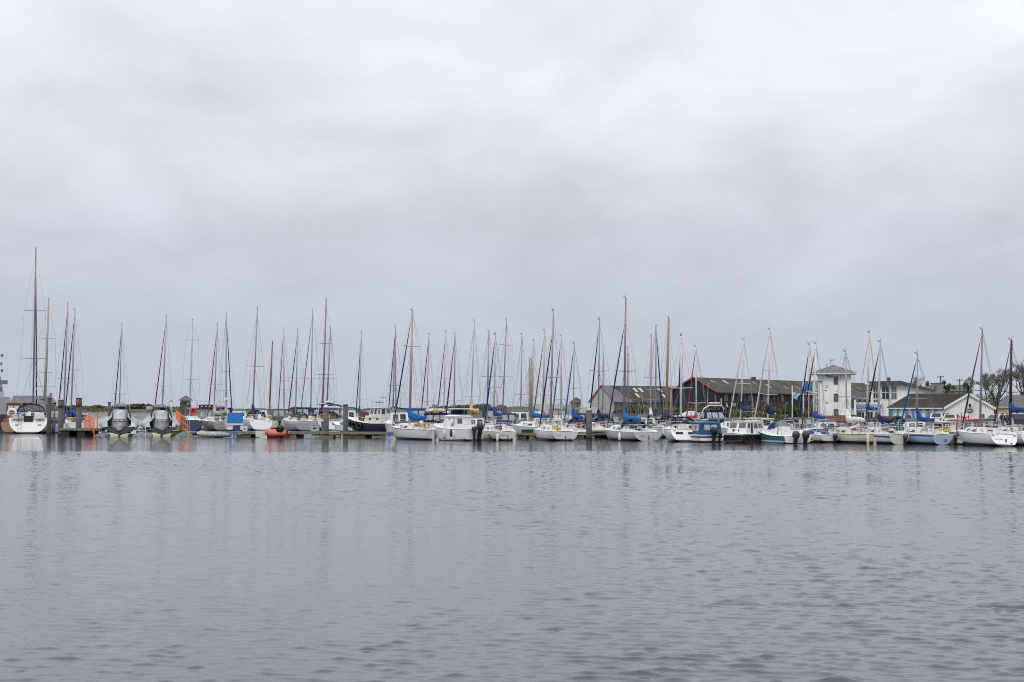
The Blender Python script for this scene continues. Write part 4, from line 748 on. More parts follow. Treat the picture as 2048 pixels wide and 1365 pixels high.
# ---------------------------------------------------------------- covered rescue boats on the floating dock
def rescue_boat(px, label, flip):
    root = empty('covered_rescue_boat', wat(px, 141.5), rz=R(-90) + math.atan((px - 1024) / FPX) * -1, label=label, cat='rescue boat', group='rescue boats under grey covers')
    rings = []
    for t in range(9):
        f = t / 8; x = -6.5 + 6.6 * f; wdt = 1.5 * (1 - .16 * max(f - .5, 0) / .5); zk = .10 + .1 * max(f - .6, 0) ** 1.5
        rings.append([(x, -wdt, .80), (x, -wdt * .86, .52), (x, -wdt * .34, zk), (x, wdt * .34, zk), (x, wdt * .86, .52), (x, wdt, .80)])
    MB().loft(rings, False, True, True).build('hull', mat((.06, .065, .078), .7, 0, .2, 2), root)
    cv = mat((.46, .47, .49), .75, 0, .35, 2.0, 1.0, .3, 'tarpaulin'); rnd = random.Random(px)
    for s in (1, -1):
        # fabric skirt falling from the console side down over the tube
        rr = []
        for x, o in ((-5.6, 1.75), (-4, 1.95), (-2.4, 2.0), (-1.0, 1.92), (.05, 1.62)):
            k = 1 if x < -.9 else .8
            rr.append([(x, s * .75, 2.35 * k), (x, s * (1.05 + rnd.uniform(-.05, .05)), 1.95 * k), (x, s * (o - .22), 1.55 * k), (x, s * (o + rnd.uniform(-.04, .04)), 1.2 * k), (x, s * (o - .02), .95 * k), (x, s * (o - .3), .72 * k), (x, s * .9, .70)])
        MB().loft(rr, False, False, False).build('covered_tube', cv, root, True)
    rings = []
    for z, wd, x1 in ((.50, .62, .22), (.68, .82, .30), (.95, .92, .30), (1.2, .98, .30), (1.5, .97, .22), (1.75, .92, .08), (2.0, .84, -.08), (2.3, .72, -.25), (2.52, .62, -.42), (2.6, .48, -.55)):
        ring = []
        for j in range(28):
            a = 2 * math.pi * j / 28; k = rnd.uniform(.965, 1.025); cc, ss = math.cos(a), math.sin(a)
            zz = z + (rnd.uniform(-.05, .05) if .9 < z < 2.4 else 0) + (.16 * abs(math.sin(a * 3 + px)) if z < .8 else 0)
            ring.append((-2.6 + math.copysign(abs(cc) ** .6, cc) * (2.6 + x1) * k, math.copysign(abs(ss) ** .8, ss) * wd * k, zz))
        rings.append(ring)
    MB().loft(rings, True, False, True).build('fitted_cover', cv, root, True)
    b = MB(); fr = [(-.55, -1.0, .95), (-.5, -1.07, 1.6), (-.8, -.92, 2.4), (-1.2, -.66, 2.95), (-1.2, .66, 2.95), (-.8, .92, 2.4), (-.5, 1.07, 1.6), (-.55, 1.0, .95)]
    b.tube(fr, .06, 6); b.tube([(x - 1.3, y, z) for x, y, z in fr], .06, 6)
    for z in (1.42, 1.64): b.tube([(-.5, -1.06, z), (.10, -.95, z), (.36, -.5, z), (.40, 0, z), (.36, .5, z), (.10, .95, z), (-.5, 1.06, z)], .03, 5)
    for y in (-.9, -.45, 0, .45, .9): xx = .40 - .04 * (abs(y) > .4) - .2 * (abs(y) > .8); b.tube([(xx, y, 1.42), (xx, y, 1.64)], .025, 4)
    b.build('roll_frame', RUBBER, root, True)
    block(root, 'console_screen', mat((.10, .11, .12), .4), -2.6, -1.5, .62, .55, 2.4, 2.9, tf=.2, ti=.05, wins=[('fore', .06, .52, .1, .9, paint((.05, .12, .28))), ('fore', .56, .95, .1, .9, paint((.5, .55, .62)))])
    b = MB(); b.tube([(-2.0, -.75 * flip, 2.9), (-2.0, -.75 * flip, 3.55)], .03, 4); b.tube([(-2.2, .98, 1.3), (-2.3, .98, 3.3)], .025, 4); b.build('aerial', paint(WHITE), root)
    MB().cyl((-2.0, -.75 * flip, 3.5), .22, .14, 10).build('radar_dome', paint(WHITE), root)
    block(root, 'canopy_top', mat((.16, .17, .17), .8, 0, .3, 4), -2.9, -1.0, .74, .66, 2.9, 3.2, tf=.35, ti=.2, ta=.2)
    return root
rescue_boat(239, 'rescue boat under a fitted grey cover, nearer the dark wooden piles', 1)
_rb = rescue_boat(323, 'rescue boat under a fitted grey cover, nearer the small pyramid-roofed hut', -1); _rb.rotation_euler.z += R(3); _rb.scale = (1, .97, .97)
# orange rigid inflatable and grey inflatable alongside the long pontoon
root = empty('orange_inflatable', wat(554, 133.2), rz=R(168), label='orange inflatable boat with a black outboard alongside the long pontoon', cat='inflatable boat')
om = mat((.56, .15, .105), .5, 0, .15, 2)
b = MB(); b.tube([(-1.05, -.5, .36), (.35, -.5, .4), (.8, -.25, .5), (.85, 0, .55), (.8, .25, .5), (.35, .5, .4), (-1.05, .5, .36)], [.22, .34, .34, .32, .34, .34, .22], 9); b.build('tube', om, root, True)
b = MB(); b.hexa([(-1, -.5, -.05), (.9, -.2, .0), (.9, .2, .0), (-1, .5, -.05), (-1, -.5, .2), (.95, -.3, .3), (.95, .3, .3), (-1, .5, .2)]); b.build('hull', paint((.3, .05, .04)), root)
MB().box((-.9, 0, .4), (.08, .9, .42)).build('transom', paint(BLACK), root); outboard(root, -.30, .62, .55, 1.15, RUBBER, tilt=.15)
MB().box((.1, 0, .50), (.9, .7, .12)).build('seat', paint((.7, .3, .22)), root)
root = empty('grey_inflatable', wat(428, 134.0), rz=R(184), label='grey inflatable dinghy with a white nose lying alongside the long pontoon', cat='inflatable boat')
b = MB(); b.tube([(-1.45, -.5, .25), (.6, -.5, .28), (1.3, -.15, .34), (1.3, .15, .34), (.6, .5, .28), (-1.45, .5, .25)], [.18, .25, .25, .25, .25, .18], 9); b.build('tube', mat((.42, .43, .44), .6, 0, .4, 3, .6), root, True)
MB().box((-.2, 0, .12), (2.4, .9, .14)).build('floor', paint(DGREY), root); MB().box((0, 0, .50), (1.4, .8, .08)).build('folded_cover', cloth((.34, .36, .34)), root)
MB().ball((1.42, 0, .36), .17, 8, 5).build('nose_cap', paint(WHITE), root)

# small cruisers and day boats filling the berths between and behind the yachts
def runabout(px, D, L, B, fb, rel, hull, cab, h, label, canopy=None, canvas_h=1.0, seed=0):
    if px < 1150 and D > 150: h += .42; L += .8; B += .35; canvas_h += .4; fb += .08
    r, sh = M('small_cruiser', label, px, D, L, rel, B, fb, hull=hull, boot=random.Random(seed).choice(((.015, .015, .018), (.02, .03, .09), (.12, .03, .02))), band=(fb * .55, fb * .72, random.Random(seed + 1).choice(((.03, .05, .15), (.2, .2, .2), (.25, .05, .04)))) if seed % 2 else None)
    block(r, 'cabin', paint(cab, .35), L * .32, L * .74, B * .38, B * .24, fb * .95, fb + h, tf=L * .12, ti=.12, ta=.08, wins=[('aft', .12, .44, .3, .85, GLASS2), ('aft', .54, .86, .08, .88, GLASS), ('port', .1, .45, .35, .8), ('port', .52, .82, .35, .8), ('stbd', .1, .45, .35, .8), ('stbd', .52, .82, .35, .8)])
    block(r, 'windscreen', GLASS2, L * .36, L * .5, B * .33, B * .28, fb + h, fb + h + .32, tf=.3, ti=.12, ta=.1)
    if canopy: block(r, 'canopy', cloth(canopy), .2, L * .36, B * .40, B * .38, fb, fb + canvas_h, ti=.15, tf=.1, ta=.1, wins=[('aft', .15, .46, .4, .85, VINYL), ('aft', .54, .85, .4, .85, VINYL)], wname='clear_window')
    else: block(r, 'cockpit_locker', paint(random.Random(seed + 2).choice(((.6, .6, .57), (.05, .06, .12), (.35, .30, .2)))), .3, .9, B * .3, B * .3, fb * .8, fb + .3)
    b = MB(); b.tube([(L * .34, B * .3, fb + h), (L * .30, B * .3, fb + h + 1.5)], .014, 4); b.tube([(.1, -B * .4, fb), (.1, -B * .4, fb + .5), (.1, B * .4, fb + .5), (.1, B * .4, fb)], .018, 4); b.build('rail_and_aerial', STEEL, r)
    outboard(r, -.12, 0, fb * .7, .9, mat(random.Random(seed + 3).choice(((.03, .03, .035), (.09, .09, .1), (.02, .03, .08))), .3), tilt=.15)
    return r
for a in ((108, 158, 5.5, 2.3, .9, -6, (.62, .64, .66), (.7, .7, .69), .75, 'white day boat with pale cabin squeezed between the big white yacht and the slim pile', (.10, .11, .13), 1.3),
          (170, 182, 6, 2.3, .85, 14, (.66, .67, .68), (.72, .72, .72), .7, 'low white cruiser behind the orange slatted railing by the dark piles', None, 1),
          (412, 184, 6.2, 2.4, .9, 8, (.5, .52, .53), (.62, .62, .6), .8, 'grey cruiser moored under the dark lock gate frame', (.25, .25, .22), 1.1),
          (484, 188, 6, 2.3, .9, 10, (.7, .7, .7), (.74, .74, .73), .9, 'white cruiser just beyond the blue tarpaulin boat', None, 1),
          (558, 190, 6.4, 2.4, .95, 12, (.55, .53, .44), (.64, .62, .55), .85, 'cream cruiser peeping out beside the white yacht with navy sail bag', (.16, .16, .17), 1.2),
          (640, 190, 6.5, 2.6, 1.0, 6, (.7, .7, .7), (.72, .72, .71), .9, 'white cruiser beyond the blue-grey sloop with yellow cans', (.012, .02, .075), 1.3),
          (704, 186, 6.3, 2.5, .95, 12, (.7, .69, .66), (.74, .73, .70), .95, 'white cruiser between the plain grey-capped pile and the navy fishing boat', None, 1),
          (742, 182, 6.3, 2.5, 1.0, -8, (.66, .66, .64), (.7, .7, .68), .9, 'white cruiser hidden behind the navy fishing boat bow', (.16, .16, .17), 1.2),
          (806, 152, 6.0, 2.4, .95, 10, (.68, .68, .68), (.73, .73, .73), .8, 'white day cruiser beyond the end of the long pontoon', None, 1),
          (838, 162, 6.2, 2.5, 1.0, 14, (.66, .66, .62), (.7, .7, .66), .9, 'ivory cruiser beyond the thick beige mast', (.03, .08, .2), 1.2),
          (902, 158, 6.2, 2.5, 1.0, 10, (.7, .7, .7), (.72, .72, .72), .9, 'white cruiser showing between the navy canvas cruiser and the pilothouse roof', None, 1),
          (964, 136, 6.0, 2.4, .95, 16, (.7, .69, .64), (.73, .72, .68), .8, 'ivory cruiser tucked between the pilothouse boat and the small cream sloop', None, 1),
          (1018, 148, 6.4, 2.5, 1.0, 12, (.6, .62, .63), (.7, .7, .7), .85, 'pale grey cruiser beyond the stern of the small cream sloop', (.05, .06, .14), 1.2),
          (1046, 156, 6.2, 2.5, 1.0, 8, (.68, .68, .68), (.72, .72, .72), .8, 'white cruiser moored in front of the grass bank', None, 1),
          (1092, 146, 6.2, 2.4, .95, 12, (.7, .7, .7), (.74, .74, .74), .75, 'white cruiser below the rust red sail cover', None, 1),
          (1172, 148, 6.4, 2.5, 1.0, 10, (.7, .7, .68), (.73, .73, .71), .85, 'white cruiser beyond the blue and white cuddy boat', (.03, .04, .09), 1.2),
          (1226, 142, 6.2, 2.4, .9, 14, (.64, .63, .58), (.66, .65, .6), .8, 'beige cruiser beyond the bow of the light grey sloop', (.16, .16, .17), 1.15),
          (1300, 136, 6.4, 2.5, .95, 10, (.7, .7, .7), (.73, .73, .72), .85, 'white cruiser showing above the squared stern of the light grey sloop', None, 1),
          (1348, 146, 6.4, 2.5, 1.0, 10, (.7, .7, .69), (.74, .74, .73), .95, 'white cruiser below the brown twin masts', (.04, .06, .10), 1.2),
          (1404, 128, 5.8, 2.3, .8, 8, (.68, .68, .66), (.72, .72, .7), .6, 'white cruiser behind the blue canopy of the speedboat', None, 1),
          (1478, 131, 6.0, 2.4, .9, 15, (.68, .68, .68), (.72, .72, .72), .6, 'white cruiser close behind the black-hulled fishing cruiser', None, 1),
          (1612, 131, 6.0, 2.4, .85, 18, (.68, .68, .66), (.72, .72, .7), .7, 'white cruiser with grey canopy beyond the two black outboards', (.16, .16, .17), 1.0),
          (1668, 128, 6.2, 2.4, .85, 16, (.66, .65, .6), (.7, .69, .64), .6, 'ivory cruiser below the brown slatted barrel hut', None, 1),
          (1752, 124, 6.0, 2.3, .8, 18, (.68, .69, .69), (.72, .72, .72), .6, 'white cruiser between the cream sloop and the blue-striped sloop', (.02, .04, .1), .9),
          (1846, 122, 6.2, 2.4, .85, 16, (.7, .7, .67), (.74, .74, .7), .7, 'white cruiser beyond the pale blue sloop cabin', None, 1),
          (1976, 122, 6.2, 2.4, .85, 20, (.66, .66, .66), (.7, .7, .7), .6, 'white cruiser half hidden by the white racing yacht', (.05, .08, .06), .95)):
    runabout(*a, seed=a[0])
for a in ((396, 196, 6.4, 2.5, 1.0, 4, (.3, .31, .33), (.6, .6, .58), .8, 'grey day boat beyond the navy hull under the pyramid-roofed hut', (.06, .07, .10), 1.2),
          (448, 200, 6.6, 2.5, 1.0, -6, (.64, .64, .62), (.7, .7, .68), .9, 'white cruiser between the dark lock gate and the blue tarpaulin', (.012, .02, .075), 1.3),
          (524, 196, 6.6, 2.6, 1.0, 8, (.6, .6, .6), (.7, .7, .7), .9, 'white cruiser straight behind the tall navy sail bag', None, 1),
          (606, 194, 6.6, 2.6, 1.05, 10, (.66, .66, .66), (.72, .72, .71), .95, 'white cruiser beyond the blue-grey sloop stern', (.02, .03, .08), 1.3),
          (668, 192, 6.6, 2.6, 1.05, 12, (.7, .7, .69), (.73, .73, .72), .9, 'white cruiser between the two tall grey piles of the long pontoon', (.10, .10, .11), 1.2),
          (766, 188, 6.6, 2.6, 1.0, 14, (.68, .68, .66), (.72, .72, .70), .9, 'white cruiser showing past the cream wheelhouse roof', None, 1),
          (822, 172, 6.4, 2.5, 1.0, 10, (.55, .57, .6), (.7, .7, .7), .9, 'pale blue-grey cruiser behind the bright blue sail cover', (.012, .02, .075), 1.25),
          (886, 168, 6.4, 2.5, 1.0, 8, (.68, .68, .68), (.72, .72, .72), .85, 'white cruiser in the gap right of the navy canvas cruiser', None, 1),
          (990, 160, 6.4, 2.5, 1.0, 12, (.66, .65, .6), (.7, .69, .66), .85, 'ivory cruiser behind the royal blue boom cover', (.02, .03, .08), 1.2),
          (1072, 160, 6.4, 2.5, 1.0, 10, (.7, .7, .7), (.74, .74, .73), .85, 'white cruiser behind the yellow-varnished mast', None, 1),
          (1118, 166, 6.4, 2.5, 1.0, 6, (.68, .68, .66), (.72, .72, .7), .8, 'white cruiser behind the three-port day cruiser', (.16, .16, .17), 1.2)):
    runabout(*a, seed=a[0])

# ---------------------------------------------------------------- pontoons, piles, railings
TIMBER = mat((.15, .145, .105), .8, 0, .45, 2.5, .4, .3, 'weathered_timber')
FLOATM = mat((.10, .095, .05), .8, 0, .5, 1.5, .4, .3, 'algae_float'); FLOATC = mat((.26, .22, .15), .8, 0, .4, 1.5, .3, .3)
SHADOWF = mat((.018, .018, .016), .8)  # near-black: shade under the decking put into beam and float colour
PILE = mat((.105, .105, .115), .75, 0, .4, 3.0, .4, .3, 'pile_timber'); RUST = mat((.15, .10, .065), .8, 0, .5, 3, .4)
def pontoon(label, a, b, wd, floats, ztop=.52, group='pontoons', walk=TIMBER):
    """floating walkway from a to b (world xy of the near edge), wd metres deep"""
    a = Vector((a[0], a[1], 0)); b = Vector((b[0], b[1], 0)); L = (b - a).length; rz = math.atan2(b.y - a.y, b.x - a.x)
    root = empty('pontoon', a, rz=rz, label=label, cat='pontoon', group=group)
    d = MB(); n = max(int(L / .16), 2)
    for k in range(n): d.box((L * (k + .5) / n, wd / 2, ztop - .03), (L / n - .012, wd - .06, .055))
    d.build('decking', walk, root)
    f = MB(); f.box((L / 2, .03, ztop - .11), (L, .07, .16)); f.box((L / 2, wd - .03, ztop - .11), (L, .07, .16)); f.box((.035, wd / 2, ztop - .13), (.06, wd - .14, .22)); f.box((L - .035, wd / 2, ztop - .13), (.06, wd - .14, .22)); f.build('edge_beam', mat((.20, .19, .13), .8, 0, .5, 2, .4), root)
    for x0, x1, m in floats: 
        if x1 > L: continue
        MB().box(((x0 + x1) / 2, wd / 2, (ztop - .26) / 2 - .2), (x1 - x0, wd - .25, ztop - .26 + .4)).build('float', m, root)
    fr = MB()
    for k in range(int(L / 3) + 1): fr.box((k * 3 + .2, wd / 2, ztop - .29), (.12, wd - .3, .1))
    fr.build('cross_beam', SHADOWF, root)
    return root
def W2(px, D): p = wat(px, D); return (p.x, p.y)
rnd = random.Random(3)
fl = []; x = 1.0
while x < 19:
    l = rnd.choice((1.4, 2.2, 2.8)); fl.append((x, x + l, rnd.choice((FLOATM, FLOATM, FLOATC)))); x += l + rnd.choice((.9, 1.6, 2.3))
fl[1] = (fl[1][0], fl[1][1], FLOATM)
pontoon('long timber pontoon with green-stained floats crossing in front of the second row', W2(380, 135.5), W2(806, 131), 2.4, fl)
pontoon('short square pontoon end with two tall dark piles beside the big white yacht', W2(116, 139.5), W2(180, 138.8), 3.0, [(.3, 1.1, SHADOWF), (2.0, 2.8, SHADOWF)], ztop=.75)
pontoon('low pontoon between the orange-ended rescue dock and the piles', W2(118, 146), W2(200, 146), 2.0, [(.3, 2, FLOATM)], ztop=.62)
for (px, D, ln, wd, lab) in ((1030, 128, 2.6, 1.3, 'narrow finger pontoon beside the pale blue gaff boat'), (1146, 131, 5.2, 1.6, 'finger pontoon in front of the navy striped sloop'), (975, 121, 2.2, .9, 'finger pontoon beside the small cream sloop'),
                             (1380, 124, 3.0, 1.2, 'finger pontoon behind the yacht with stern windows'), (1748, 114, 2.2, 1.0, 'finger pontoon between cream and blue-striped sloops'), (1896, 112, 2.6, 1.1, 'finger pontoon beside the dark green cruiser'), (1650, 121, 4.0, 1.2, 'finger pontoon behind the little white sloop'), (1455, 118, 3, 1.2, 'finger pontoon behind the black-hulled fishing cruiser')):
    x0, y0 = W2(px, D); pontoon(lab, (x0, y0), (x0 + ln, y0 - ln * .25), wd, [(.2, 1.0, FLOATM), (1.3, min(2.0, ln - .1), FLOATC), (ln - .9, ln - .2, FLOATM)], group='finger pontoons')
x0, y0 = W2(1180, 141); pontoon('main walkway pontoon behind the front row of sloops', (x0, y0), W2(2060, 118), 2.4, [(k * 3 + .3, k * 3 + 2.4, FLOATM) for k in range(16)], group='pontoons')
def pile(px, D, ytop, r=.26, cap=None, label='', m=PILE, rust=False, head=None):
    p = wat(px, D); top = at(px, ytop, D).z
    root = empty('mooring_pile', p, label=label, cat='pile', group='mooring piles')
    MB().tube([(0, 0, -1.5), (0, 0, .3), (0, 0, top)], [r, r, r * .97], 12).build('shaft', m, root, True)
    t = MB().tube([(0, 0, .0 - .1), (0, 0, .35)], r + .012, 12); t.build('weed_band', mat((.03, .035, .02), .8, 0, .5, 4, .5), root, True)
    if rust: MB().tube([(0, 0, top - .8), (0, 0, top - .1)], r + .01, 12).build('rust_band', RUST, root, True)
    c = cap or DGREY
    if head == 'cone': MB().tube([(0, 0, top), (0, 0, top + .12), (0, 0, top + .30)], [r * 1.08, r * .95, .03], 12).build('cap', paint(c), root, True)
    else: MB().tube([(0, 0, top), (0, 0, top + .10)], [r * 1.1, r * 1.02], 12).build('cap', paint(c), root, True)
    return root
pile(121, 143, 801, .29, (.35, .33, .25), 'tall dark timber pile with a rusty top, by the short square pontoon', rust=True)
pile(157, 140.5, 798, .29, DGREY, 'tall dark timber pile with a dark cap on the short square pontoon corner', rust=True)
pile(98, 150, 798, .22, DGREY, 'slimmer pile standing between the big white yacht and the rusty-topped pile', m=mat((.07, .05, .05), .8, 0, .3, 3))
pile(85, 168, 800, .30, DGREY, 'pale grey pile behind the big white yacht', m=mat((.2, .2, .21), .8, 0, .3, 3))
pile(652, 137, 816, .27, (.62, .62, .56), 'dark pile with pale domed head rising through the long pontoon', head='cone')
pile(691, 142, 811, .25, DGREY, 'dark pile with a plain grey cap behind the long pontoon')
pile(1178, 127.5, 822, .27, (.42, .41, .36), 'thick dark pile with pale top beside the cuddy boat', head='cone')
pile(218, 175, 806, .2, DGREY, 'thin black pile just behind the first covered rescue boat')
pile(364, 168, 806, .28, DGREY, 'green-black pile below the pyramid-roofed hut', m=mat((.04, .055, .045), .8, 0, .4, 3))
pile(371, 176, 812, .22, DGREY, 'shorter black pile below the pyramid-roofed hut')
pile(1443, 139, 834, .17, (.62, .60, .45), 'small pile with a pale round head behind the canopy speedboat', head='cone')
pile(646, 139.6, 846, .19, BLACK, 'short black fender pile behind the long pontoon')
# orange safety railings on the rescue dock
OR = mat((.80, .17, .02), .5, 0, .12, 2, 0, .5, 'orange_paint')
def railing(pts, h, label, n, slats=True):
    root = empty('safety_railing', pts[0], label=label, cat='railing', group='orange railings on the rescue dock'); p0 = Vector(pts[0])
    P = [Vector(p) - p0 for p in pts]
    po = []
    for k in range(n):
        f = k / (n - 1) * (len(P) - 1); i = min(int(f), len(P) - 2); po.append(P[i].lerp(P[i + 1], f - i))
    for p in po: MB().box((p.x, p.y, p.z + h / 2), (.075, .075, h)).build('post', OR, root)
    for z in (.18, .55, .92):
        b = MB(); b.tube([(p.x, p.y - .06, p.z + h * z) for p in po], .03, 4); b.build('rail', OR, root)
    if slats:
        b = MB()
        for a, c in zip(po, po[1:]):
            for k in range(1, 2): q = a.lerp(c, k / 2); MB().box((q.x, q.y, q.z + h * .55), (.05, .03, h * .75)).build('slat', OR, root)
railing([wat(168, 146, .45), wat(178, 143.5, .45), wat(188, 138, .05)], 1.7, 'orange slatted railing beside the dark piles', 6)
railing([wat(194, 147, .45), wat(194.6, 145, .45)], 1.9, 'single orange rail stand close to the first covered rescue boat', 2, False)
railing([wat(353, 148, .9), wat(362, 144, .6), wat(379, 137.5, .02)], 1.6, 'orange railing sloping down beside the grey inflatable', 9, False)
# floating dock under the rescue boats
root = empty('floating_dock', wat(285, 139), label='grey modular floating dock carrying the two covered rescue boats', cat='floating dock')
gdk = mat((.30, .31, .34), .7, 0, .3, 1.2, .3); b = MB()
for x0, x1 in ((-4.7, -3.6), (-.95, .95), (3.2, 4.75)):
    n = max(int((x1 - x0) / .5), 1)
    for i in range(n):
        for j in range(12):
            wx = (x1 - x0) / n; z1 = .12 + .05 * j if j < 5 else .4
            b.box((x0 + wx * (i + .5), -.2 + .55 * (j + .5), z1 / 2 - .15), (wx - .04, .51, z1 + .3))
    b.build('float_block', gdk, root); b = MB()
for c in (-2.27, 1.87): MB().box((c, 3.5, -.05), (2.0, 6.8, .3)).build('cradle', mat((.05, .05, .055), .7), root)
b = MB()
for c in (-2.27, 1.87):
    for s in (-1, 1):
        b.hexa([(c + s * .12, -.1, -.05), (c + s * .8, -.1, -.05), (c + s * .8, .5, -.05), (c + s * .12, .5, -.05), (c + s * .16, -.1, .12), (c + s * .95, -.1, .32), (c + s * .95, .5, .32), (c + s * .16, .5, .12)])
        b.build('keel_roller', mat((.62, .60, .40), .6), root); b = MB()
for px in (278, 291): 
    p = MB().tube([(0, 0, -.3), (0, 0, 1.3)], .04, 6).build('marker_pole', paint((.6, .62, .64)), None, label='pale pole standing in the gap between the two covered rescue boats', cat='pole', group='pale poles on the rescue dock'); p.location = wat(px, 138.6)
pontoon('pontoon walkway behind the covered rescue boats', W2(196, 150), W2(372, 150), 1.8, [(1, 3, FLOATM), (4, 6, FLOATM), (7, 9, FLOATM)], ztop=.6)
# things on or hung from the long pontoon
def board(name, px, D, y0, y1, wpx, m, label):
    a = at(px, y0, D); z0 = max(at(px, y1, D).z, -.05); o = MB().box((0, 0, (a.z + z0) / 2), (wpx * D / FPX, .10, a.z - z0)).build(name, m, None, label=label, cat='board'); o.location = (a.x, a.y, 0)
board('hanging_board', 521, 133.8, 863, 874.5, 19, paint((.60, .61, .58), .6), 'plain white board hung on the edge of the long pontoon')
board('hanging_board', 457, 134.2, 863, 874.5, 12, mat((.05, .20, .46), .6), 'light blue board hung on the pontoon edge by the grey inflatable')
board('hanging_board', 779, 131.0, 865, 873.5, 7, mat((.04, .12, .42), .6), 'small blue board hung near the end of the long pontoon')
board('hanging_board', 676, 132.6, 863.5, 875, 9, paint((.5, .48, .44), .6), 'weathered pale board hung on the long pontoon by the pile with a pale domed head')
def crate(px, D, z, s, m, label, name='equipment_box', cat='box'):
    p = wat(px, D, z); root = empty(name, p, label=label, cat=cat)
    MB().box((0, 0, s[2] / 2), s).build('body', m, root); MB().box((0, 0, s[2] + .03), (s[0] + .06, s[1] + .06, .06)).build('lid', m, root)
    MB().box((0, -s[1] / 2 - .01, s[2] * .5), (s[0] * .4, .02, s[2] * .25)).build('hand_slot', paint(BLACK), root)
crate(490, 137.5, .52, (.42, .4, .42), paint((.66, .66, .62)), 'white water box standing on the long pontoon left of the white yacht stern')
crate(476, 137.5, .52, (.38, .4, .5), paint((.02, .06, .26)), 'navy box standing on the long pontoon under the blue tarpaulin boat')
crate(630, 138, .52, (.8, .5, .55), paint((.45, .45, .45)), 'grey locker on the long pontoon beside the short black fender pile')
crate(1055, 129.5, .5, (1.1, .6, .25), mat((.05, .045, .04), .8), 'dark mat bundle on the narrow finger pontoon', 'mat_bundle', 'bundle')
fender(1239, 874, 119, label='white sausage fender hanging on the light grey sloop side', group='fender on the grey sloop')
fender(889, 869, 119.5, col=(.55, .54, .46), h=.8, r=.17, label='big square white fender between the beige-masted sloop and pilothouse boat', group='fender beside the pilothouse boat')
fender(908, 869, 117.4, col=(.64, .62, .50), label='cream fender on the pilothouse boat side', group='cream fender on the pilothouse boat')
fender(902, 867, 117.6, col=NAVY, label='navy fender on the pilothouse boat side', group='navy fender on the pilothouse boat')
fender(99, 864, 153, col=NAVY, h=1.6, r=.2, label='long navy fender at the quarter of the big white yacht', group='navy fenders by the big white yacht')
fender(107, 862, 154, col=NAVY, h=1.6, r=.2, label='long navy fender at the quarter of the big white yacht', group='navy fenders by the big white yacht')
fender(995, 876, 118.5, col=(.66, .65, .58), label='pale fender on the small cream sloop side', group='fender on the cream sloop')
fender(1736, 879, 109.5, col=(.66, .62, .40), h=.9, label='yellowish fender at the cream sloop stern', group='fender on the cream long sloop')
fender(1777, 878, 110.5, col=(.62, .6, .55), label='small pale fender between cream and blue-striped sloops', group='fender on the blue-striped sloop')
fender(796, 862, 130.6, col=(.05, .05, .14), h=.5, r=.16, label='dark round fender at the end of the long pontoon', group='dark fenders on the pontoon end')
fender(801, 862, 130.4, col=(.05, .05, .14), h=.5, r=.16, label='dark round fender at the end of the long pontoon', group='dark fenders on the pontoon end')
# lifebuoy and buoys
lb = MB().torus((0, 0, 0), .34, .11, 'y', 0, 360, 18, 7).build('lifebuoy', paint((.62, .06, .02), .5), None, True, label='bright orange-red lifebuoy under the pyramid-roofed hut', cat='lifebuoy'); lb.location = at(387, 823, 172)
MB().box((0, .1, 0), (.62, .05, .62)).build('lifebuoy_board', paint((.5, .06, .03)), lb)
bb = MB().ball((0, 0, 0), .42, 12, 8).build('ball_buoy', paint((.60, .10, .08), .5), None, True, label='red ball buoy hanging in front of the white tower base', cat='buoy'); bb.location = at(1643, 838, 150)
MB().cyl((0, 0, .38), .06, .1, 8).build('buoy_eye', paint(BLACK), bb); MB().cyl((0, .3, -1.4), .06, 1.9, 6).build('hanging_post', paint((.4, .4, .38)), bb)
ball = MB().ball((0, 0, 0), .22, 10, 6).build('ball_buoy', paint((.02, .015, .08), .5), None, True, label='navy ball fender hanging on the sloop below the pyramid-roofed hut', cat='buoy'); ball.location = at(378, 812, 174); MB().cyl((0, 0, .2), .05, .12, 6).build('buoy_eye', paint(BLACK), ball)
wr = MB().ball((0, 0, 0), .20, 10, 6).build('anchor_ball', paint((.6, .6, .58)), None, True, label='white radar ball carried above the boats next to the yellow sail cover', cat='radar reflector'); wr.location = at(955, 821, 160); MB().tube([(0, 0, -2.2), (0, 0, -.1)], .03, 5).build('pole', STEEL, wr)

# ---------------------------------------------------------------- water, land
m = bpy.data.materials.new('harbour_water'); m.use_nodes = True; t = m.node_tree; bs = t.nodes['Principled BSDF']
bs.inputs['Base Color'].default_value = (.052, .057, .074, 1); bs.inputs['Roughness'].default_value = .025; bs.inputs['IOR'].default_value = 1.45; bs.inputs['Specular IOR Level'].default_value = .5
geo = nd(t, 'ShaderNodeNewGeometry'); sp = nd(t, 'ShaderNodeSeparateXYZ'); t.links.new(geo.outputs['Position'], sp.inputs[0])
def wave(scale, sx, sy, rot, detail, rough=.5, dist=0.0):
    mp = nd(t, 'ShaderNodeMapping'); mp.inputs['Scale'].default_value = (sx, sy, 1); mp.inputs['Rotation'].default_value = (0, 0, R(rot)); t.links.new(geo.outputs['Position'], mp.inputs[0])
    n = nd(t, 'ShaderNodeTexNoise'); n.inputs['Scale'].default_value = scale; n.inputs['Detail'].default_value = detail; n.inputs['Roughness'].default_value = rough; n.inputs['Distortion'].default_value = dist
    t.links.new(mp.outputs[0], n.inputs['Vector']); return n.outputs[0]
w1 = wave(1.0, .62, 1.35, 8, 2.0, .45, .2); w2 = wave(2.8, .6, 1.3, -12, 2.5, .5); w3 = wave(11.0, .7, 1.2, 20, 2)
mr = nd(t, 'ShaderNodeMapRange'); mr.interpolation_type = 'SMOOTHSTEP'
for i, v in ((1, 84.0), (2, 94.0), (3, 0.0), (4, 1.0)): mr.inputs[i].default_value = v
t.links.new(sp.outputs[1], mr.inputs[0])
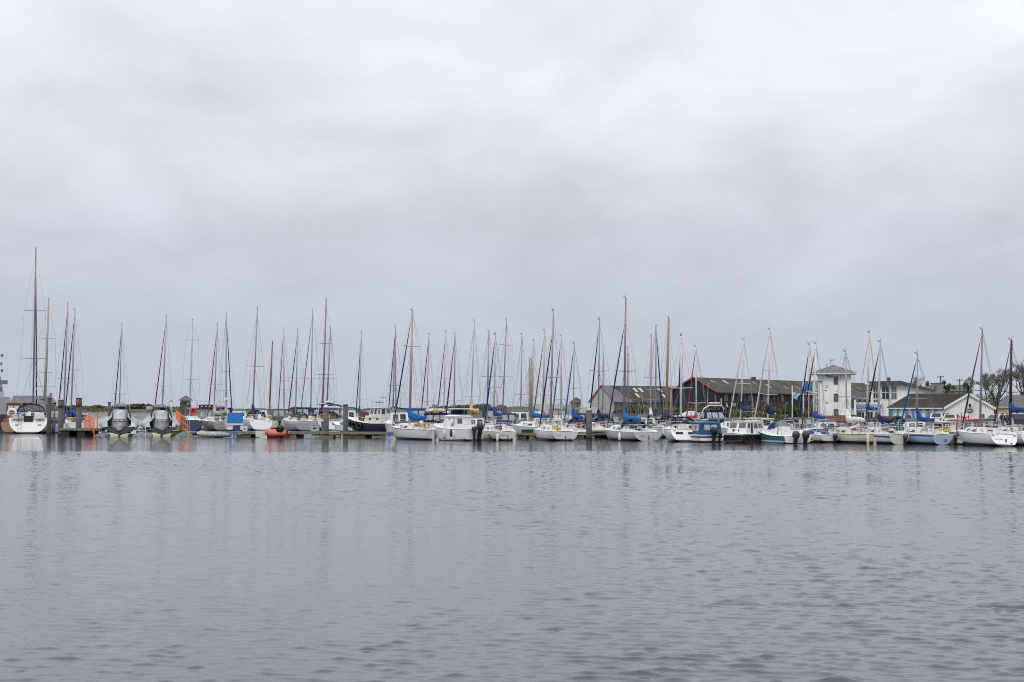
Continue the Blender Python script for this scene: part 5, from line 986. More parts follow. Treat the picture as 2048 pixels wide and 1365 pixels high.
calm = math_n(t, 'MULTIPLY', math_n(t, 'ADD', math_n(t, 'MULTIPLY', w1, CALM[0]), math_n(t, 'MULTIPLY', w2, CALM[1])), mr.outputs[0])
bp = nd(t, 'ShaderNodeBump'); bp.inputs['Distance'].default_value = 1.0; bp.inputs['Strength'].default_value = 1.0
t.links.new(math_n(t, 'ADD', calm, math_n(t, 'MULTIPLY', w3, CALM[2])), bp.inputs['Height']); t.links.new(bp.outputs[0], bs.inputs['Normal'])
# rippled open water as real geometry (fan-shaped grid), flat lee of the pontoons and far water round it: one mesh
def water_mesh():
    rng = np.random.default_rng(4); ys = [9.0]
    while ys[-1] < 96: ys.append(ys[-1] + .018 + .0012 * ys[-1])
    ys = np.array(ys); ys[-1] = 96.0; nr, nc = len(ys), 1000
    wd = .54 * ys + 4.0; u = np.linspace(-1, 1, nc); X = np.outer(wd, u); Y = np.repeat(ys[:, None], nc, 1); Z = np.zeros_like(X)
    lam = np.exp(rng.uniform(math.log(.11), math.log(.9), WN)); ang = rng.normal(0, .32, WN) + math.radians(8); ph = rng.uniform(0, 2 * math.pi, WN)
    amp = lam ** 1.0 * np.exp(-(np.log(lam / .27) / .55) ** 2); sl = math.sqrt(np.sum((amp * 2 * math.pi / lam) ** 2) / 2); amp *= SLOPE / sl
    env = .80 + .35 * np.sin(X * .11 + 1.3 + .9 * np.sin(Y * .08)) * np.sin(Y * .17 + X * .05 + .4) + .18 * np.sin(X * .45 + Y * .21); env = env * (1 + .7 * np.clip((Y - 38) / 40, 0, 1) * 1.45) + .75 * np.clip((34 - Y) / 20, 0, 1) * np.clip(X / (.3 * Y) + .5, 0, 1.2)
    for l, a_, q, p in zip(lam, amp, ang, ph):
        k = 2 * math.pi / l; Z += a_ * np.sin(k * (X * math.sin(q) + Y * math.cos(q)) + p + .6 * np.sin(.13 * X + p))
    for l, q, p in zip(np.exp(rng.uniform(math.log(.085), math.log(.2), 46)), rng.normal(.1, .45, 46), rng.uniform(0, 2 * math.pi, 46)):
        k = 2 * math.pi / l; Z += (.060 * l / (2 * math.pi) / math.sqrt(23)) * np.clip((46 - Y) / 22, 0, 1) * np.sin(k * (X * math.sin(q) + Y * math.cos(q)) + p)
    Z += 1.6 * np.maximum(Z, 0) ** 2 / max(Z.std(), 1e-6) * .25
    edge = np.clip((93 + 2.0 * np.sin(X * .12) - Y) / 6.0, 0, 1); edge = edge * edge * (3 - 2 * edge)
    side = np.clip((1 - np.abs(u)) / .03, 0, 1)[None, :] * np.clip((Y - 9) / .8, 0, 1)
    Z *= np.clip(env, .35, 2.0) * edge * side; Z -= Z.mean() * 0
    V = np.stack([X, Y, Z], -1).reshape(-1, 3); i = np.arange((nr - 1) * (nc - 1)); r0, c0 = i // (nc - 1), i % (nc - 1); b0 = r0 * nc + c0
    F = np.stack([b0, b0 + 1, b0 + nc + 1, b0 + nc], -1)
    w0, w1_ = wd[0], wd[-1]; ex = np.array([(-9000, -200, 0), (9000, -200, 0), (9000, 9, 0), (w0, 9, 0), (-w0, 9, 0), (-9000, 9, 0), (-w1_, 96, 0), (-9000, 96, 0), (w1_, 96, 0), (9000, 96, 0), (9000, 14000, 0), (-9000, 14000, 0)], float); n0 = len(V)
    polys = [(0, 1, 2, 3, 4, 5), (5, 4, 6, 7), (3, 2, 9, 8), (7, 6, 8, 9, 10, 11)]
    loops = np.concatenate([F.reshape(-1), np.concatenate([np.array(p) + n0 for p in polys])]); sizes = np.concatenate([np.full(len(F), 4), [len(p) for p in polys]]); starts = np.concatenate([[0], np.cumsum(sizes)[:-1]])
    me = bpy.data.meshes.new('water'); V = np.concatenate([V, ex]); me.vertices.add(len(V)); me.vertices.foreach_set('co', V.astype(np.float32).ravel())
    me.loops.add(len(loops)); me.loops.foreach_set('vertex_index', loops.astype(np.int32)); me.polygons.add(len(sizes)); me.polygons.foreach_set('loop_start', starts.astype(np.int32)); me.polygons.foreach_set('loop_total', sizes.astype(np.int32))
    sm = np.ones(len(sizes), bool); sm[-4:] = False; me.polygons.foreach_set('use_smooth', sm); me.update(calc_edges=True); me.validate(); return me
wm = water_mesh(); wm.materials.append(m); wo = bpy.data.objects.new('water', wm); C.objects.link(wo); tag(wo, kind='structure')

def ground_mat(cols, sc, name, bump=.6):
    m = bpy.data.materials.new(name); m.use_nodes = True; t = m.node_tree; b = t.nodes['Principled BSDF']; b.inputs['Roughness'].default_value = .95; b.inputs['Specular IOR Level'].default_value = .15
    geo = nd(t, 'ShaderNodeNewGeometry'); n = nd(t, 'ShaderNodeTexNoise'); n.inputs['Scale'].default_value = sc; n.inputs['Detail'].default_value = 8; n.inputs['Roughness'].default_value = .65; t.links.new(geo.outputs['Position'], n.inputs['Vector'])
    r_ = nd(t, 'ShaderNodeValToRGB'); r_.color_ramp.elements[0].position = .36; r_.color_ramp.elements[1].position = .66
    r_.color_ramp.elements[0].color = (*cols[0], 1); r_.color_ramp.elements[1].color = (*cols[-1], 1)
    for k, c in enumerate(cols[1:-1]): q = r_.color_ramp.elements.new(.36 + .3 * (k + 1) / (len(cols) - 1)); q.color = (*c, 1)
    t.links.new(n.outputs[0], r_.inputs[0]); t.links.new(r_.outputs[0], b.inputs['Base Color'])
    if bump: bp = nd(t, 'ShaderNodeBump'); bp.inputs['Strength'].default_value = bump; bp.inputs['Distance'].default_value = .5; t.links.new(n.outputs[0], bp.inputs['Height']); t.links.new(bp.outputs[0], b.inputs['Normal'])
    return m
SCRUB = ground_mat([(.02, .03, .01), (.06, .075, .025), (.11, .10, .05)], .10, 'scrub_ground'); FIELD = ground_mat([(.10, .13, .045), (.15, .18, .07)], .05, 'field_grass'); STONE = ground_mat([(.10, .10, .10), (.2, .2, .19), (.26, .25, .23)], .6, 'stone_face'); GRASS = ground_mat([(.07, .10, .03), (.12, .15, .05)], .2, 'bank_grass')
CONC = ground_mat([(.20, .20, .19), (.28, .28, .27)], .4, 'quay_concrete', .2); DARKB = ground_mat([(.02, .024, .018), (.05, .055, .035), (.08, .075, .05)], .2, 'dark_bank')
def bank(name, pts, D, depth, m, seed=0, rough=.15, base=-.4):
    """long low rise of land: profile = (photo column, photo row of the skyline)"""
    rn = random.Random(seed); cols = []
    n = 120; xs = [p[0] for p in pts]
    for i in range(n + 1):
        px = xs[0] + (xs[-1] - xs[0]) * i / n
        for a, b in zip(pts, pts[1:]):
            if a[0] <= px <= b[0]: y = a[1] + (b[1] - a[1]) * (px - a[0]) / max(b[0] - a[0], 1e-6)
        zt = at(px, y, D + depth * .5).z; zt *= 1 + rn.uniform(-rough, rough); zt = max(zt, .2)
        if i in (0, n): zt *= .3
        X = (px - 1024) / FPX
        j = lambda s: rn.uniform(-s, s) * depth * .06
        cols.append([(X * D, D, base), (X * (D + depth * .12), D + depth * .12 + j(1), zt * .45), (X * (D + depth * .3), D + depth * .3, zt * (.8 + rn.uniform(-.1, .1))), (X * (D + depth * .5), D + depth * .5, zt), (X * (D + depth * .75), D + depth * .75, zt * .8), (X * (D + depth), D + depth, base)])
    return MB().loft(cols, False).build(name, m, None, True, kind='structure')
bank('far_shore', [(120, 813), (160, 811.5), (200, 812), (240, 812.5), (256, 812), (330, 813), (420, 817)], 980, 200, SCRUB, 1)
bank('far_field', [(248, 811), (268, 808.5), (300, 811), (340, 815)], 1260, 300, FIELD, 2, .03)
bank('low_far_shore', [(380, 819), (460, 818.2), (560, 818.4), (680, 819), (742, 819), (800, 818), (905, 816)], 760, 160, DARKB, 3, .12)
bank('hill', [(760, 819), (830, 817), (880, 815), (910, 812), (940, 813), (968, 814), (1000, 816), (1020, 820)], 420, 90, SCRUB, 4, .12)
bank('grass_bank', [(985, 820), (1010, 814.5), (1035, 813.2), (1065, 813.2), (1100, 816)], 300, 40, GRASS, 5, .02)
bank('hills', [(-260, 806), (-120, 808), (0, 809), (60, 810), (130, 814)], 600, 120, SCRUB, 6, .1)
def gwall(name, px0, px1, D, y0, m, th=1.0, label=None, cat='wall', D1=None, zb=-.3):
    a, b = wat(px0, D), wat(px1, D1 or D); z = at(px0, y0, D).z; c = (a + b) / 2; d = b - a
    o = MB().box((0, 0, (z + zb) / 2), (d.length, th, z - zb)).build(name, m, None, label=label, cat=cat); o.location = (c.x, c.y, 0); o.rotation_euler = (0, 0, math.atan2(d.y, d.x)); return o
gwall('breakwater', 254, 318, 820, 818.6, STONE, 4, 'low grey stone breakwater across the far water', 'breakwater')
gwall('breakwater_hut', 294, 303, 830, 812.5, mat((.42, .44, .46), .8), 4, 'tiny pale hut at the far breakwater end', 'hut')
gwall('pump_house', 864, 874, 380, 809.5, mat((.2, .22, .23), .8, 0, .3, .5), 4, 'small square grey block building on the far hill', 'building')
# quay: ground sheet and edge
def sheet(name, pts, z, m): return MB().add([(x, y, z) for x, y in pts], [tuple(range(len(pts)))]).build(name, m, None, kind='structure')
Q = [W2(975, 300), W2(985, 232), W2(1160, 205), W2(1330, 178), W2(1500, 160), W2(1700, 148), W2(1900, 141), W2(2250, 135)]
far = [(1500, 700), (1500, 6000), (-200, 6000), (-30, 700)]
sheet('ground', Q + [(400, 150)] + far, .5, CONC)
b = MB()
for (x0, y0), (x1, y1) in zip(Q, Q[1:] + [(400, 150)]): b.quad((x0, y0, -1), (x1, y1, -1), (x1, y1, .5), (x0, y0, .5))
b.build('quay_edge', STONE, None, kind='structure')
sheet('ground', [W2(-250, 262), W2(-20, 258), W2(112, 266), W2(118, 300), W2(100, 600), W2(-250, 600)], .7, GRASS)
b = MB(); qs = [W2(-250, 262), W2(-20, 258), W2(112, 266), W2(118, 300)]
for (x0, y0), (x1, y1) in zip(qs, qs[1:]): b.quad((x0, y0, -1), (x1, y1, -1), (x1, y1, .7), (x0, y0, .7))
b.build('shore_edge', STONE, None, kind='structure')

rn = random.Random(9)
GZ = .5

# ---------------------------------------------------------------- buildings (local x along the front, y away from the water, z up)
def Zat(y, D): return at(1024, y, D).z
RENDER_W = mat((.74, .74, .725), .8, 0, .16, .5, .15, .2, 'white_render'); SLATE = mat((.075, .078, .088), .7, 0, .3, 1.2, .3, .3, 'slate'); ASBEST = mat((.082, .073, .063), .9, 0, .38, .35, .3, .2, 'weathered_sheet')
CLAD = mat((.02, .0245, .033), .75, 0, .15, .4, .1, .3, 'dark_cladding'); REDT = mat((.24, .065, .055), .85); BLUEF = mat((.07, .24, .42), .5); STONEW = mat((.17, .155, .135), .9, 0, .5, 1.2, .5, .2, 'rubble_stone')
def bldg(name, px, D, label, cat='building', rz=None, z=GZ):
    p = wat(px, D, z); return empty(name, p, rz=(-math.atan((px - 1024) / FPX) if rz is None else rz), label=label, cat=cat)
def bx(root, name, m, x0, x1, y0, y1, z0, z1): return MB().box(((x0 + x1) / 2, (y0 + y1) / 2, (z0 + z1) / 2), (x1 - x0, y1 - y0, z1 - z0)).build(name, m, root)
def window(root, x0, x1, z0, z1, y=0.0, fm=None, gm=None, bars=(1, 1), name='window', fw=.09):
    """framed window standing proud of a front wall at local y"""
    fm = fm or mat((.06, .065, .07), .5); gm = gm or GLASS2
    b = MB(); b.box(((x0 + x1) / 2, y - .03, z0 + fw / 2), (x1 - x0, .10, fw)); b.box(((x0 + x1) / 2, y - .03, z1 - fw / 2), (x1 - x0, .10, fw))
    for x in (x0 + fw / 2, x1 - fw / 2): b.box((x, y - .03, (z0 + z1) / 2), (fw, .10, z1 - z0 - 2 * fw))
    for k in range(1, bars[0]): b.box((x0 + (x1 - x0) * k / bars[0], y - .025, (z0 + z1) / 2), (fw * .7, .08, z1 - z0 - 2 * fw))
    for k in range(1, bars[1]): b.box(((x0 + x1) / 2, y - .022, z0 + (z1 - z0) * k / bars[1]), (x1 - x0 - 2 * fw, .07, fw * .7))
    o = b.build(name, fm, root); MB().box(((x0 + x1) / 2, y - .012, (z0 + z1) / 2), (x1 - x0 - fw, .03, z1 - z0 - fw)).build('pane', gm, o); return o
# white square tower
D = 205; k = D / FPX; X = lambda px: (px - 1636) * k
t = bldg('harbour_tower', 1636, D, 'white square harbour tower with a low pyramid roof', rz=-math.atan((1668 - 1024) / FPX))
zt = lambda y: Zat(y, D) - GZ
bx(t, 'wall', RENDER_W, 0, X(1701), 0, 4.6, -.2, zt(747.5))
e0, e1 = X(1623.5), X(1711); ze = zt(747); ap = ((e0 + e1) / 2, 2.3, zt(730.5)); ev = [(e0, -.9, ze), (e1, -.9, ze), (e1, 5.5, ze), (e0, 5.5, ze)]
rb = MB(); rb.add([*ev, ap], [(0, 1, 4), (1, 2, 4), (2, 3, 4), (3, 0, 4)]); rb.add([(x, y, ze - .004) for x, y, z in ev], [(3, 2, 1, 0)])
zm = mat((.13, .138, .15), .55, .3, .15, 1, .1); ro = rb.build('roof', zm, t); sm = MB()
for i in range(4):
    a, c = Vector(ev[i]), Vector(ev[(i + 1) % 4])
    for q in range(9):
        f = q / 8; p = a.lerp(c, f); mid = a.lerp(c, .5); topf = 1 - abs(f - .5) * 2
        sm.tube([p + Vector((0, 0, .03)), p + (Vector(ap) - mid) * max(topf, .02) + Vector((0, 0, .03))], .05, 4)
sm.build('roof_seam', mat((.13, .135, .15), .5), ro)
fb_ = MB()
for i in range(4): fb_.tube([Vector(ev[i]) + Vector((0, 0, -.08)), Vector(ev[(i + 1) % 4]) + Vector((0, 0, -.08))], .09, 4)
fb_.build('gutter', mat((.55, .56, .57), .5), ro)
for y0, y1 in ((754, 769.5), (788, 803.5), (818.5, 840)): window(t, X(1667.5), X(1676), zt(y1), zt(y0), 0, mat((.05, .052, .06), .5), GLASS2, (2 if y0 < 780 else 1, 2 if y0 < 780 else 1), fw=.12)
an = MB(); an.tube([(X(1662), 2.0, ze + 1.0), (X(1662), 2.0, zt(718))], .035, 4); an.tube([(X(1662), 2, zt(721)), (X(1669), 2, zt(719))], .03, 4); an.tube([(X(1668), 2, zt(717)), (X(1668), 2, zt(722))], .03, 4); an.tube([(X(1654), 2.4, ze + .9), (X(1654), 2.4, zt(727))], .025, 4); an.tube([(X(1651), 2.4, zt(729.5)), (X(1657), 2.4, zt(729.5))], .02, 4); an.build('aerial', mat((.08, .08, .09), .5), t)
orn = mat((.10, .10, .10), .6)
for (x, y, s) in ((1655, 753, .9), (1659, 755.5, .7), (1664, 754, .8), (1653.5, 775, .5), (1655, 772, .4), (1651.5, 781.5, .6), (1653.5, 806.5, .7)):
    b = MB(); xx, zz = X(x), zt(y); b.hexa([(xx - .2 * s, -.06, zz - .06 * s), (xx + .28 * s, -.06, zz - .02 * s), (xx + .28 * s, .02, zz - .02 * s), (xx - .2 * s, .02, zz - .06 * s), (xx - .24 * s, -.10, zz + .10 * s), (xx + .15 * s, -.10, zz + .14 * s), (xx + .15 * s, .02, zz + .14 * s), (xx - .24 * s, .02, zz + .10 * s)]); b.build('wall_ornament', orn, t)
# glass stair bay beside it
s_ = bldg('glass_stair_bay', 1626, D - .4, 'glazed white-framed stair tower attached beside the white square tower', rz=-math.atan((1668 - 1024) / FPX)); X2 = lambda px: (px - 1626) * k
bx(s_, 'core', RENDER_W, X2(1639.5), X2(1645), .2, 3.0, -.2, zt(763.5)); bx(s_, 'cap', mat((.25, .26, .27), .6), -.15, X2(1645.2), -.1, 3.2, zt(763.5), zt(762))
bx(s_, 'back_wall', mat((.30, .33, .33), .6), 0, X2(1639), 2.4, 2.9, -.2, zt(764))
window(s_, 0, X2(1639), zt(845), zt(764), .1, mat((.62, .62, .62), .5), mat((.17, .21, .215), .05, 0, .3, .6, 0, .8, 'pane_glass'), (2, 5), 'glazing', fw=.16)
# link roofs and lean-to
l = bldg('entrance_wing', 1690, D + 1, 'low white entrance wing with dark slate canopy right of the tower', rz=-math.atan((1705 - 1024) / FPX)); X3 = lambda px: (px - 1690) * k
bx(l, 'wall', RENDER_W, X3(1678), X3(1711.5), -1.2, 4, -.2, zt(816)); rb = MB()
rb.hexa([(X3(1676), -1.6, zt(815)), (X3(1711), -1.6, zt(815)), (X3(1711), 3, zt(815)), (X3(1676), 3, zt(815)), (X3(1698), -.6, zt(800)), (X3(1710.8), -.6, zt(800)), (X3(1710.8), 3, zt(800)), (X3(1698), 3, zt(800))]); rb.build('roof', SLATE, l)
bx(l, 'parapet', RENDER_W, X3(1708), X3(1712), -1.7, 3, -.2, zt(800)); window(l, X3(1686), X3(1700), zt(828), zt(818.5), -1.2, mat((.05, .05, .055), .5), GLASS2, (3, 1))
window(l, X3(1686), X3(1691.5), zt(809), zt(803.5), -1.75, mat((.3, .3, .36), .5), GLASS2)
# modern white building with mono-pitch roof
D2 = 214; k2 = D2 / FPX; z2 = lambda y: Zat(y, D2) - GZ
mo = bldg('marina_building', 1712, D2, 'white modern marina building with big windows and a blue-lettered entrance sign', rz=-math.atan((1790 - 1024) / FPX)); X4 = lambda px: (px - 1712) * k2
def slab(root, name, m, poly, y0, y1): 
    n = len(poly); return MB().add([(x, y0, z) for x, z in poly] + [(x, y1, z) for x, z in poly], [tuple(range(n)), tuple(range(2 * n - 1, n - 1, -1))] + [(i, (i + 1) % n + 0, (i + 1) % n + n, i + n)[::-1] for i in range(n)]).build(name, m, root)
slab(mo, 'upper_wall', RENDER_W, [(X4(1741), -.2), (X4(1863), -.2), (X4(1863), z2(782)), (X4(1800), z2(765)), (X4(1741), z2(765))], .2, 9)
slab(mo, 'roof', SLATE, [(X4(1737), z2(771)), (X4(1799), z2(770.5)), (X4(1865), z2(785.5)), (X4(1865), z2(781)), (X4(1799), z2(762.5)), (X4(1737), z2(763.5))], -.6, 9.4)
window(mo, X4(1745), X4(1760), z2(813), z2(772), .2, mat((.6, .6, .6), .5), GLASS, (3, 3)); window(mo, X4(1762), X4(1777.5), z2(800), z2(772), .2, mat((.6, .6, .6), .5), GLASS, (2, 2)); window(mo, X4(1780), X4(1792), z2(799.5), z2(772), .2, mat((.62, .62, .62), .5), GLASS2, (2, 2))
bx(mo, 'porch_wall', RENDER_W, X4(1711), X4(1763), -1.0, .15, -.2, z2(805)); pr = MB()
pr.tube([(X4(1711), -1.0, z2(797)), (X4(1738), -1.0, z2(797))], .03, 4)
for q in range(12): pr.tube([(X4(1711 + q * 2.4), -1.0, z2(806)), (X4(1711 + q * 2.4), -1.0, z2(797))], .02, 4)
pr.build('balcony_rail', mat((.35, .36, .38), .5), mo)
slab(mo, 'link_roof', mat((.15, .155, .17), .7, 0, .3, 1), [(X4(1701), z2(799)), (X4(1739), z2(799)), (X4(1739), z2(784)), (X4(1705), z2(784))], 2, 5)
sg = bx(mo, 'entrance_sign', mat((.10, .17, .40), .5), X4(1712), X4(1762), -1.12, -1.02, z2(818.2), z2(809.8))
text_part('sign_lettering', 'KILRUSH  MARINA', .66, paint((.75, .76, .78)), sg, ((X4(1712) + X4(1762)) / 2, -1.13, (z2(818.2) + z2(809.8)) / 2), (R(90), 0, 0), .01, .62)
bx(mo, 'sign_ledge', paint(WHITE), X4(1711.5), X4(1762.5), -1.25, -1.0, z2(820), z2(818.3))
window(mo, X4(1713), X4(1729), .0, z2(822), -1.0, paint((.62, .62, .6)), GLASS, (3, 1), 'entrance_door'); window(mo, X4(1733), X4(1746), .0, z2(823), -1.0, paint((.62, .62, .6)), GLASS, (2, 1), 'entrance_door'); window(mo, X4(1748), X4(1761), .0, z2(823), -1.0, paint((.62, .62, .6)), GLASS2, (2, 2))
# long low building with brown tiles and white gable
D3 = 186; k3 = D3 / FPX; z3 = lambda y: Zat(y, D3) - GZ
lo = bldg('boat_club', 1776, D3, 'long low white building with brown tiled roof, blue doors and oval gable sign', rz=-math.atan((1880 - 1024) / FPX)); X5 = lambda px: (px - 1776) * k3
TILE = mat((.062, .057, .053), .85, 0, .35, 1.6, .2, .2, 'brown_tiles')
bx(lo, 'wall', RENDER_W, X5(1778), X5(1886), 0, 7, -.2, z3(818.5)); slab(lo, 'gable_wall', RENDER_W, [(X5(1885), -.2), (X5(1976.5), -.2), (X5(1976.5), z3(817)), (X5(1931), z3(790.5)), (X5(1885), z3(817))], -.8, 7)
rb = MB(); rb.quad((X5(1772), -.45, z3(816.5)), (X5(1888), -.45, z3(816.5)), (X5(1934), 3.4, z3(787.3)), (X5(1819), 3.4, z3(787.3)))
rb.quad((X5(1772), 7.4, z3(816.5)), (X5(1772), -.45, z3(816.5)), (X5(1819), 3.4, z3(787.3)), (X5(1819), 3.45, z3(787.3)))
rb.quad((X5(1888), 7.4, z3(816.5)), (X5(1772), 7.4, z3(816.5)), (X5(1819), 3.45, z3(787.3)), (X5(1934), 3.45, z3(787.3))); rf = rb.build('roof', TILE, lo)
cr = MB()
for q in range(1, 14):
    f = q / 14; cr.tube([(X5(1772) + (X5(1819) - X5(1772)) * f, -.45 + 3.85 * f, z3(816.5) + (z3(787.3) - z3(816.5)) * f + .02), (X5(1888) + (X5(1934) - X5(1888)) * f, -.45 + 3.85 * f, z3(816.5) + (z3(787.3) - z3(816.5)) * f + .02)], .03, 4)
cr.build('tile_course', mat((.06, .05, .045), .9), rf)
slab(lo, 'gable_roof', TILE, [(X5(1880), z3(817)), (X5(1931), z3(787.4)), (X5(1982), z3(818)), (X5(1982), z3(816)), (X5(1931), z3(785.8)), (X5(1880), z3(815.5))], -1.0, 7.2)
bg_ = MB()
for (a, c) in (((X5(1883), z3(817.5)), (X5(1931), z3(788.6))), ((X5(1931), z3(788.6)), (X5(1981.5), z3(819)))): 
    dx, dz = c[0] - a[0], c[1] - a[1]; bg_.hexa([(a[0], -1.14, a[1] - .16), (c[0], -1.14, c[1] - .16), (c[0], -1.03, c[1] - .16), (a[0], -1.03, a[1] - .16), (a[0], -1.14, a[1] + .16), (c[0], -1.14, c[1] + .16), (c[0], -1.03, c[1] + .16), (a[0], -1.03, a[1] + .16)])
bg_.build('bargeboard', paint((.68, .68, .67)), lo); bx(lo, 'gutter', paint((.62, .62, .60)), X5(1776), X5(1885), -.5, -.3, z3(818.6), z3(816.2))
for a, c in ((1778, 1786), (1793, 1797.5), (1809, 1815), (1821.5, 1828.5), (1835.5, 1841), (1848.5, 1857), (1864.5, 1871)): window(lo, X5(a), X5(c), .0, z3(818.9), 0, BLUEF, mat((.10, .20, .28), .1), (2, 1), 'blue_door', fw=.07)
window(lo, X5(1949.5), X5(1959), z3(841.5), z3(828), -.8, BLUEF, GLASS2, (1, 1), fw=.1); window(lo, X5(1888), X5(1891), z3(814.5), z3(812.5), -.8, paint(DGREY), GLASS)
ov = MB(); r1 = [(X5(1932) + 6.6 * k3 * math.cos(a), -.92, z3(821.8) + 4.2 * k3 * math.sin(a)) for a in [2 * math.pi * i / 24 for i in range(24)]]; ov.loft([[(x, -.80, z) for x, y, z in r1], r1], True, False, True); ov = ov.build('oval_sign', mat((.03, .09, .26), .5), lo)
text_part('sign_lettering', 'MHC', .30, paint((.7, .7, .72)), ov, (X5(1932), -.925, z3(821.8)), (R(90), 0, 0), .008)
bx(lo, 'wall_lamp', mat((.03, .03, .03), .5), X5(1930), X5(1934), -1.05, -.80, z3(814), z3(808.5))
b = MB()
for q in range(46): b.tube([(X5(1779 + q * 2.3), -1.6, 0), (X5(1779 + q * 2.3), -1.6, z3(823))], .018, 3)
b.tube([(X5(1779), -1.6, z3(823)), (X5(1885), -1.6, z3(823))], .03, 4); b.build('blue_railing', mat((.22, .40, .52), .5), None, label='pale blue railing along the long low white building', cat='railing'); bpy.context.scene.objects['blue_railing'].matrix_world = lo.matrix_basis
# yellow cottage
D4 = 200; k4 = D4 / FPX; z4 = lambda y: Zat(y, D4) - GZ
yc = bldg('yellow_cottage', 1994, D4, 'yellow cottage with a grey slate roof at the photo edge', rz=-math.atan((2040 - 1024) / FPX)); X6 = lambda px: (px - 1994) * k4
bx(yc, 'wall', mat((.56, .40, .18), .8, 0, .2, .8, .1), 0, X6(2090), 0, 6, -.2, z4(814)); rb = MB(); rb.hexa([(X6(1991), -.4, z4(815)), (X6(2094), -.4, z4(815)), (X6(2094), 6.4, z4(815)), (X6(1991), 6.4, z4(815)), (X6(2013), 2.8, z4(790.5)), (X6(2080), 2.8, z4(790.5)), (X6(2080), 3.2, z4(790.5)), (X6(2013), 3.2, z4(790.5))]); rb.build('roof', mat((.105, .10, .115), .75, 0, .25, 1.5, .3), yc); bx(yc, 'gutter', paint((.6, .58, .5)), X6(1991.5), X6(2094), -.5, -.38, z4(815.6), z4(814))
for a in (2009, 2039): window(yc, X6(a), X6(a + 5.5), z4(833), z4(821), 0, paint((.66, .66, .64)), GLASS2, (1, 2))
bx(yc, 'door', mat((.34, .20, .07), .6), X6(2019), X6(2025), -.08, 0, 0, z4(822))
# big dark warehouse with red trim
E = Vector((37.2, 260)); bdir = Vector((.594, .804)); adir = Vector((-.804, .594))
wh = empty('warehouse', (E.x, E.y, GZ), rz=math.atan2(bdir.y, bdir.x), label='large dark-clad warehouse with a red-edged gable and brown corrugated roof', cat='warehouse')
ez, rz_ = Zat(784, 260) - GZ, Zat(755.8, 262.6) - GZ; WL = 92; WW = 9.0
slab(wh, 'gable_wall', CLAD, [(0, 0)] * 0 + [(0, 0), (1, 0), (1, 1)], 0, 0) if False else None
g = MB(); g.add([(0, 0, -.3), (0, WW, -.3), (0, WW, ez + .3), (0, WW / 2, rz_), (0, 0, ez)], [(0, 1, 2, 3, 4)]); g.add([(.25, 0, -.3), (.25, WW, -.3), (.25, WW, ez + .3), (.25, WW / 2, rz_), (.25, 0, ez)], [(4, 3, 2, 1, 0)]); g.build('gable_wall', CLAD, wh)
bx(wh, 'side_wall', mat((.022, .023, .027), .9, 0, .35, .25, .2), .05, WL, .05, .35, -.3, ez - .05); bx(wh, 'side_wall', CLAD, .3, WL, WW - .3, WW, -.3, ez + .2)
rb = MB(); rb.quad((-.3, -.5, ez - .1), (WL, -.5, ez - .1), (WL, WW / 2, rz_ + .08), (-.3, WW / 2, rz_ + .08)); rb.quad((-.3, WW / 2, rz_ + .08), (WL, WW / 2, rz_ + .08), (WL, WW + .4, ez + .2), (-.3, WW + .4, ez + .2)); rf = rb.build('roof', ASBEST, wh)
rr = random.Random(5); lt = MB()
for q in range(13):
    x0 = 4 + q * 5.6 + rr.uniform(-1, 1); f0 = rr.choice((.35, .42, .62)); f1 = f0 + .22
    def RP(x, f): return (x, -.5 + (WW / 2 + .5) * f, ez - .1 + (rz_ + .18 - ez) * f + .02)
    MB().quad(RP(x0, f0), RP(x0 + .9, f0), RP(x0 + .9, f1), RP(x0, f1)).build('rooflight', mat((.40, .39, .35) if q % 3 == 1 else (.15, .145, .135), .5, 0, .25, 1.0), rf)
for x0 in (24, 56): MB().box((x0, WW / 2, rz_ + .3), (.9, .7, .5)).build('roof_vent', mat((.10, .10, .11), .7), rf)
tr = MB(); tr.hexa([(-.42, -.5, ez - .20), (-.30, -.5, ez - .20), (-.30, WW / 2, rz_ - .02), (-.42, WW / 2, rz_ - .02), (-.42, -.5, ez + .04), (-.30, -.5, ez + .04), (-.30, WW / 2, rz_ + .20), (-.42, WW / 2, rz_ + .20)]); tr.hexa([(-.42, WW / 2, rz_ - .10), (-.30, WW / 2, rz_ - .10), (-.30, WW + .4, ez + .04), (-.42, WW + .4, ez + .04), (-.42, WW / 2, rz_ + .20), (-.30, WW / 2, rz_ + .20), (-.30, WW + .4, ez + .34), (-.42, WW + .4, ez + .34)])
tr.box((-.12, -.05, (ez - .5) / 2), (.2, .2, ez - .3)); tr.box((-.12, WW + .05, ez / 2), (.2, .2, ez)); tr.build('red_trim', REDT, wh)
for q, (x0, x1, m_) in enumerate(((3.2, 4.8, (.10, .10, .11)), (6.0, 7.4, (.09, .09, .10)), (13, 15, (.07, .085, .11)), (19, 21, (.10, .12, .13)), (27, 28.2, (.12, .10, .11)), (37, 39, (.06, .075, .10)), (48, 51, (.05, .06, .085)), (60, 63, (.06, .07, .09)))): bx(wh, 'wall_panel', mat(m_, .6), x0, x1, .0, .04, ez - 1.7, ez - .4)
bx(wh, 'eaves_gutter', mat((.02, .02, .022), .6), -.2, WL, -.55, -.45, ez - .32, ez - .12)
sgn = MB(); sgn.hexa([(4.2, -.02, ez - 2.7), (4.9, -.02, ez - 2.9), (4.9, .04, ez - 2.9), (4.2, .04, ez - 2.7), (4.0, -.02, ez - 1.9), (4.25, -.02, ez - 1.95), (4.25, .04, ez - 1.95), (4.0, .04, ez - 1.9)]); sg = sgn.build('wall_sign', paint((.66, .68, .70)), wh); text_part('sign_lettering', 'zon', 1.25, paint((.62, .65, .68)), sg, (6.9, -.01, ez - 2.25), (R(90), 0, 0), .02, 1.0)
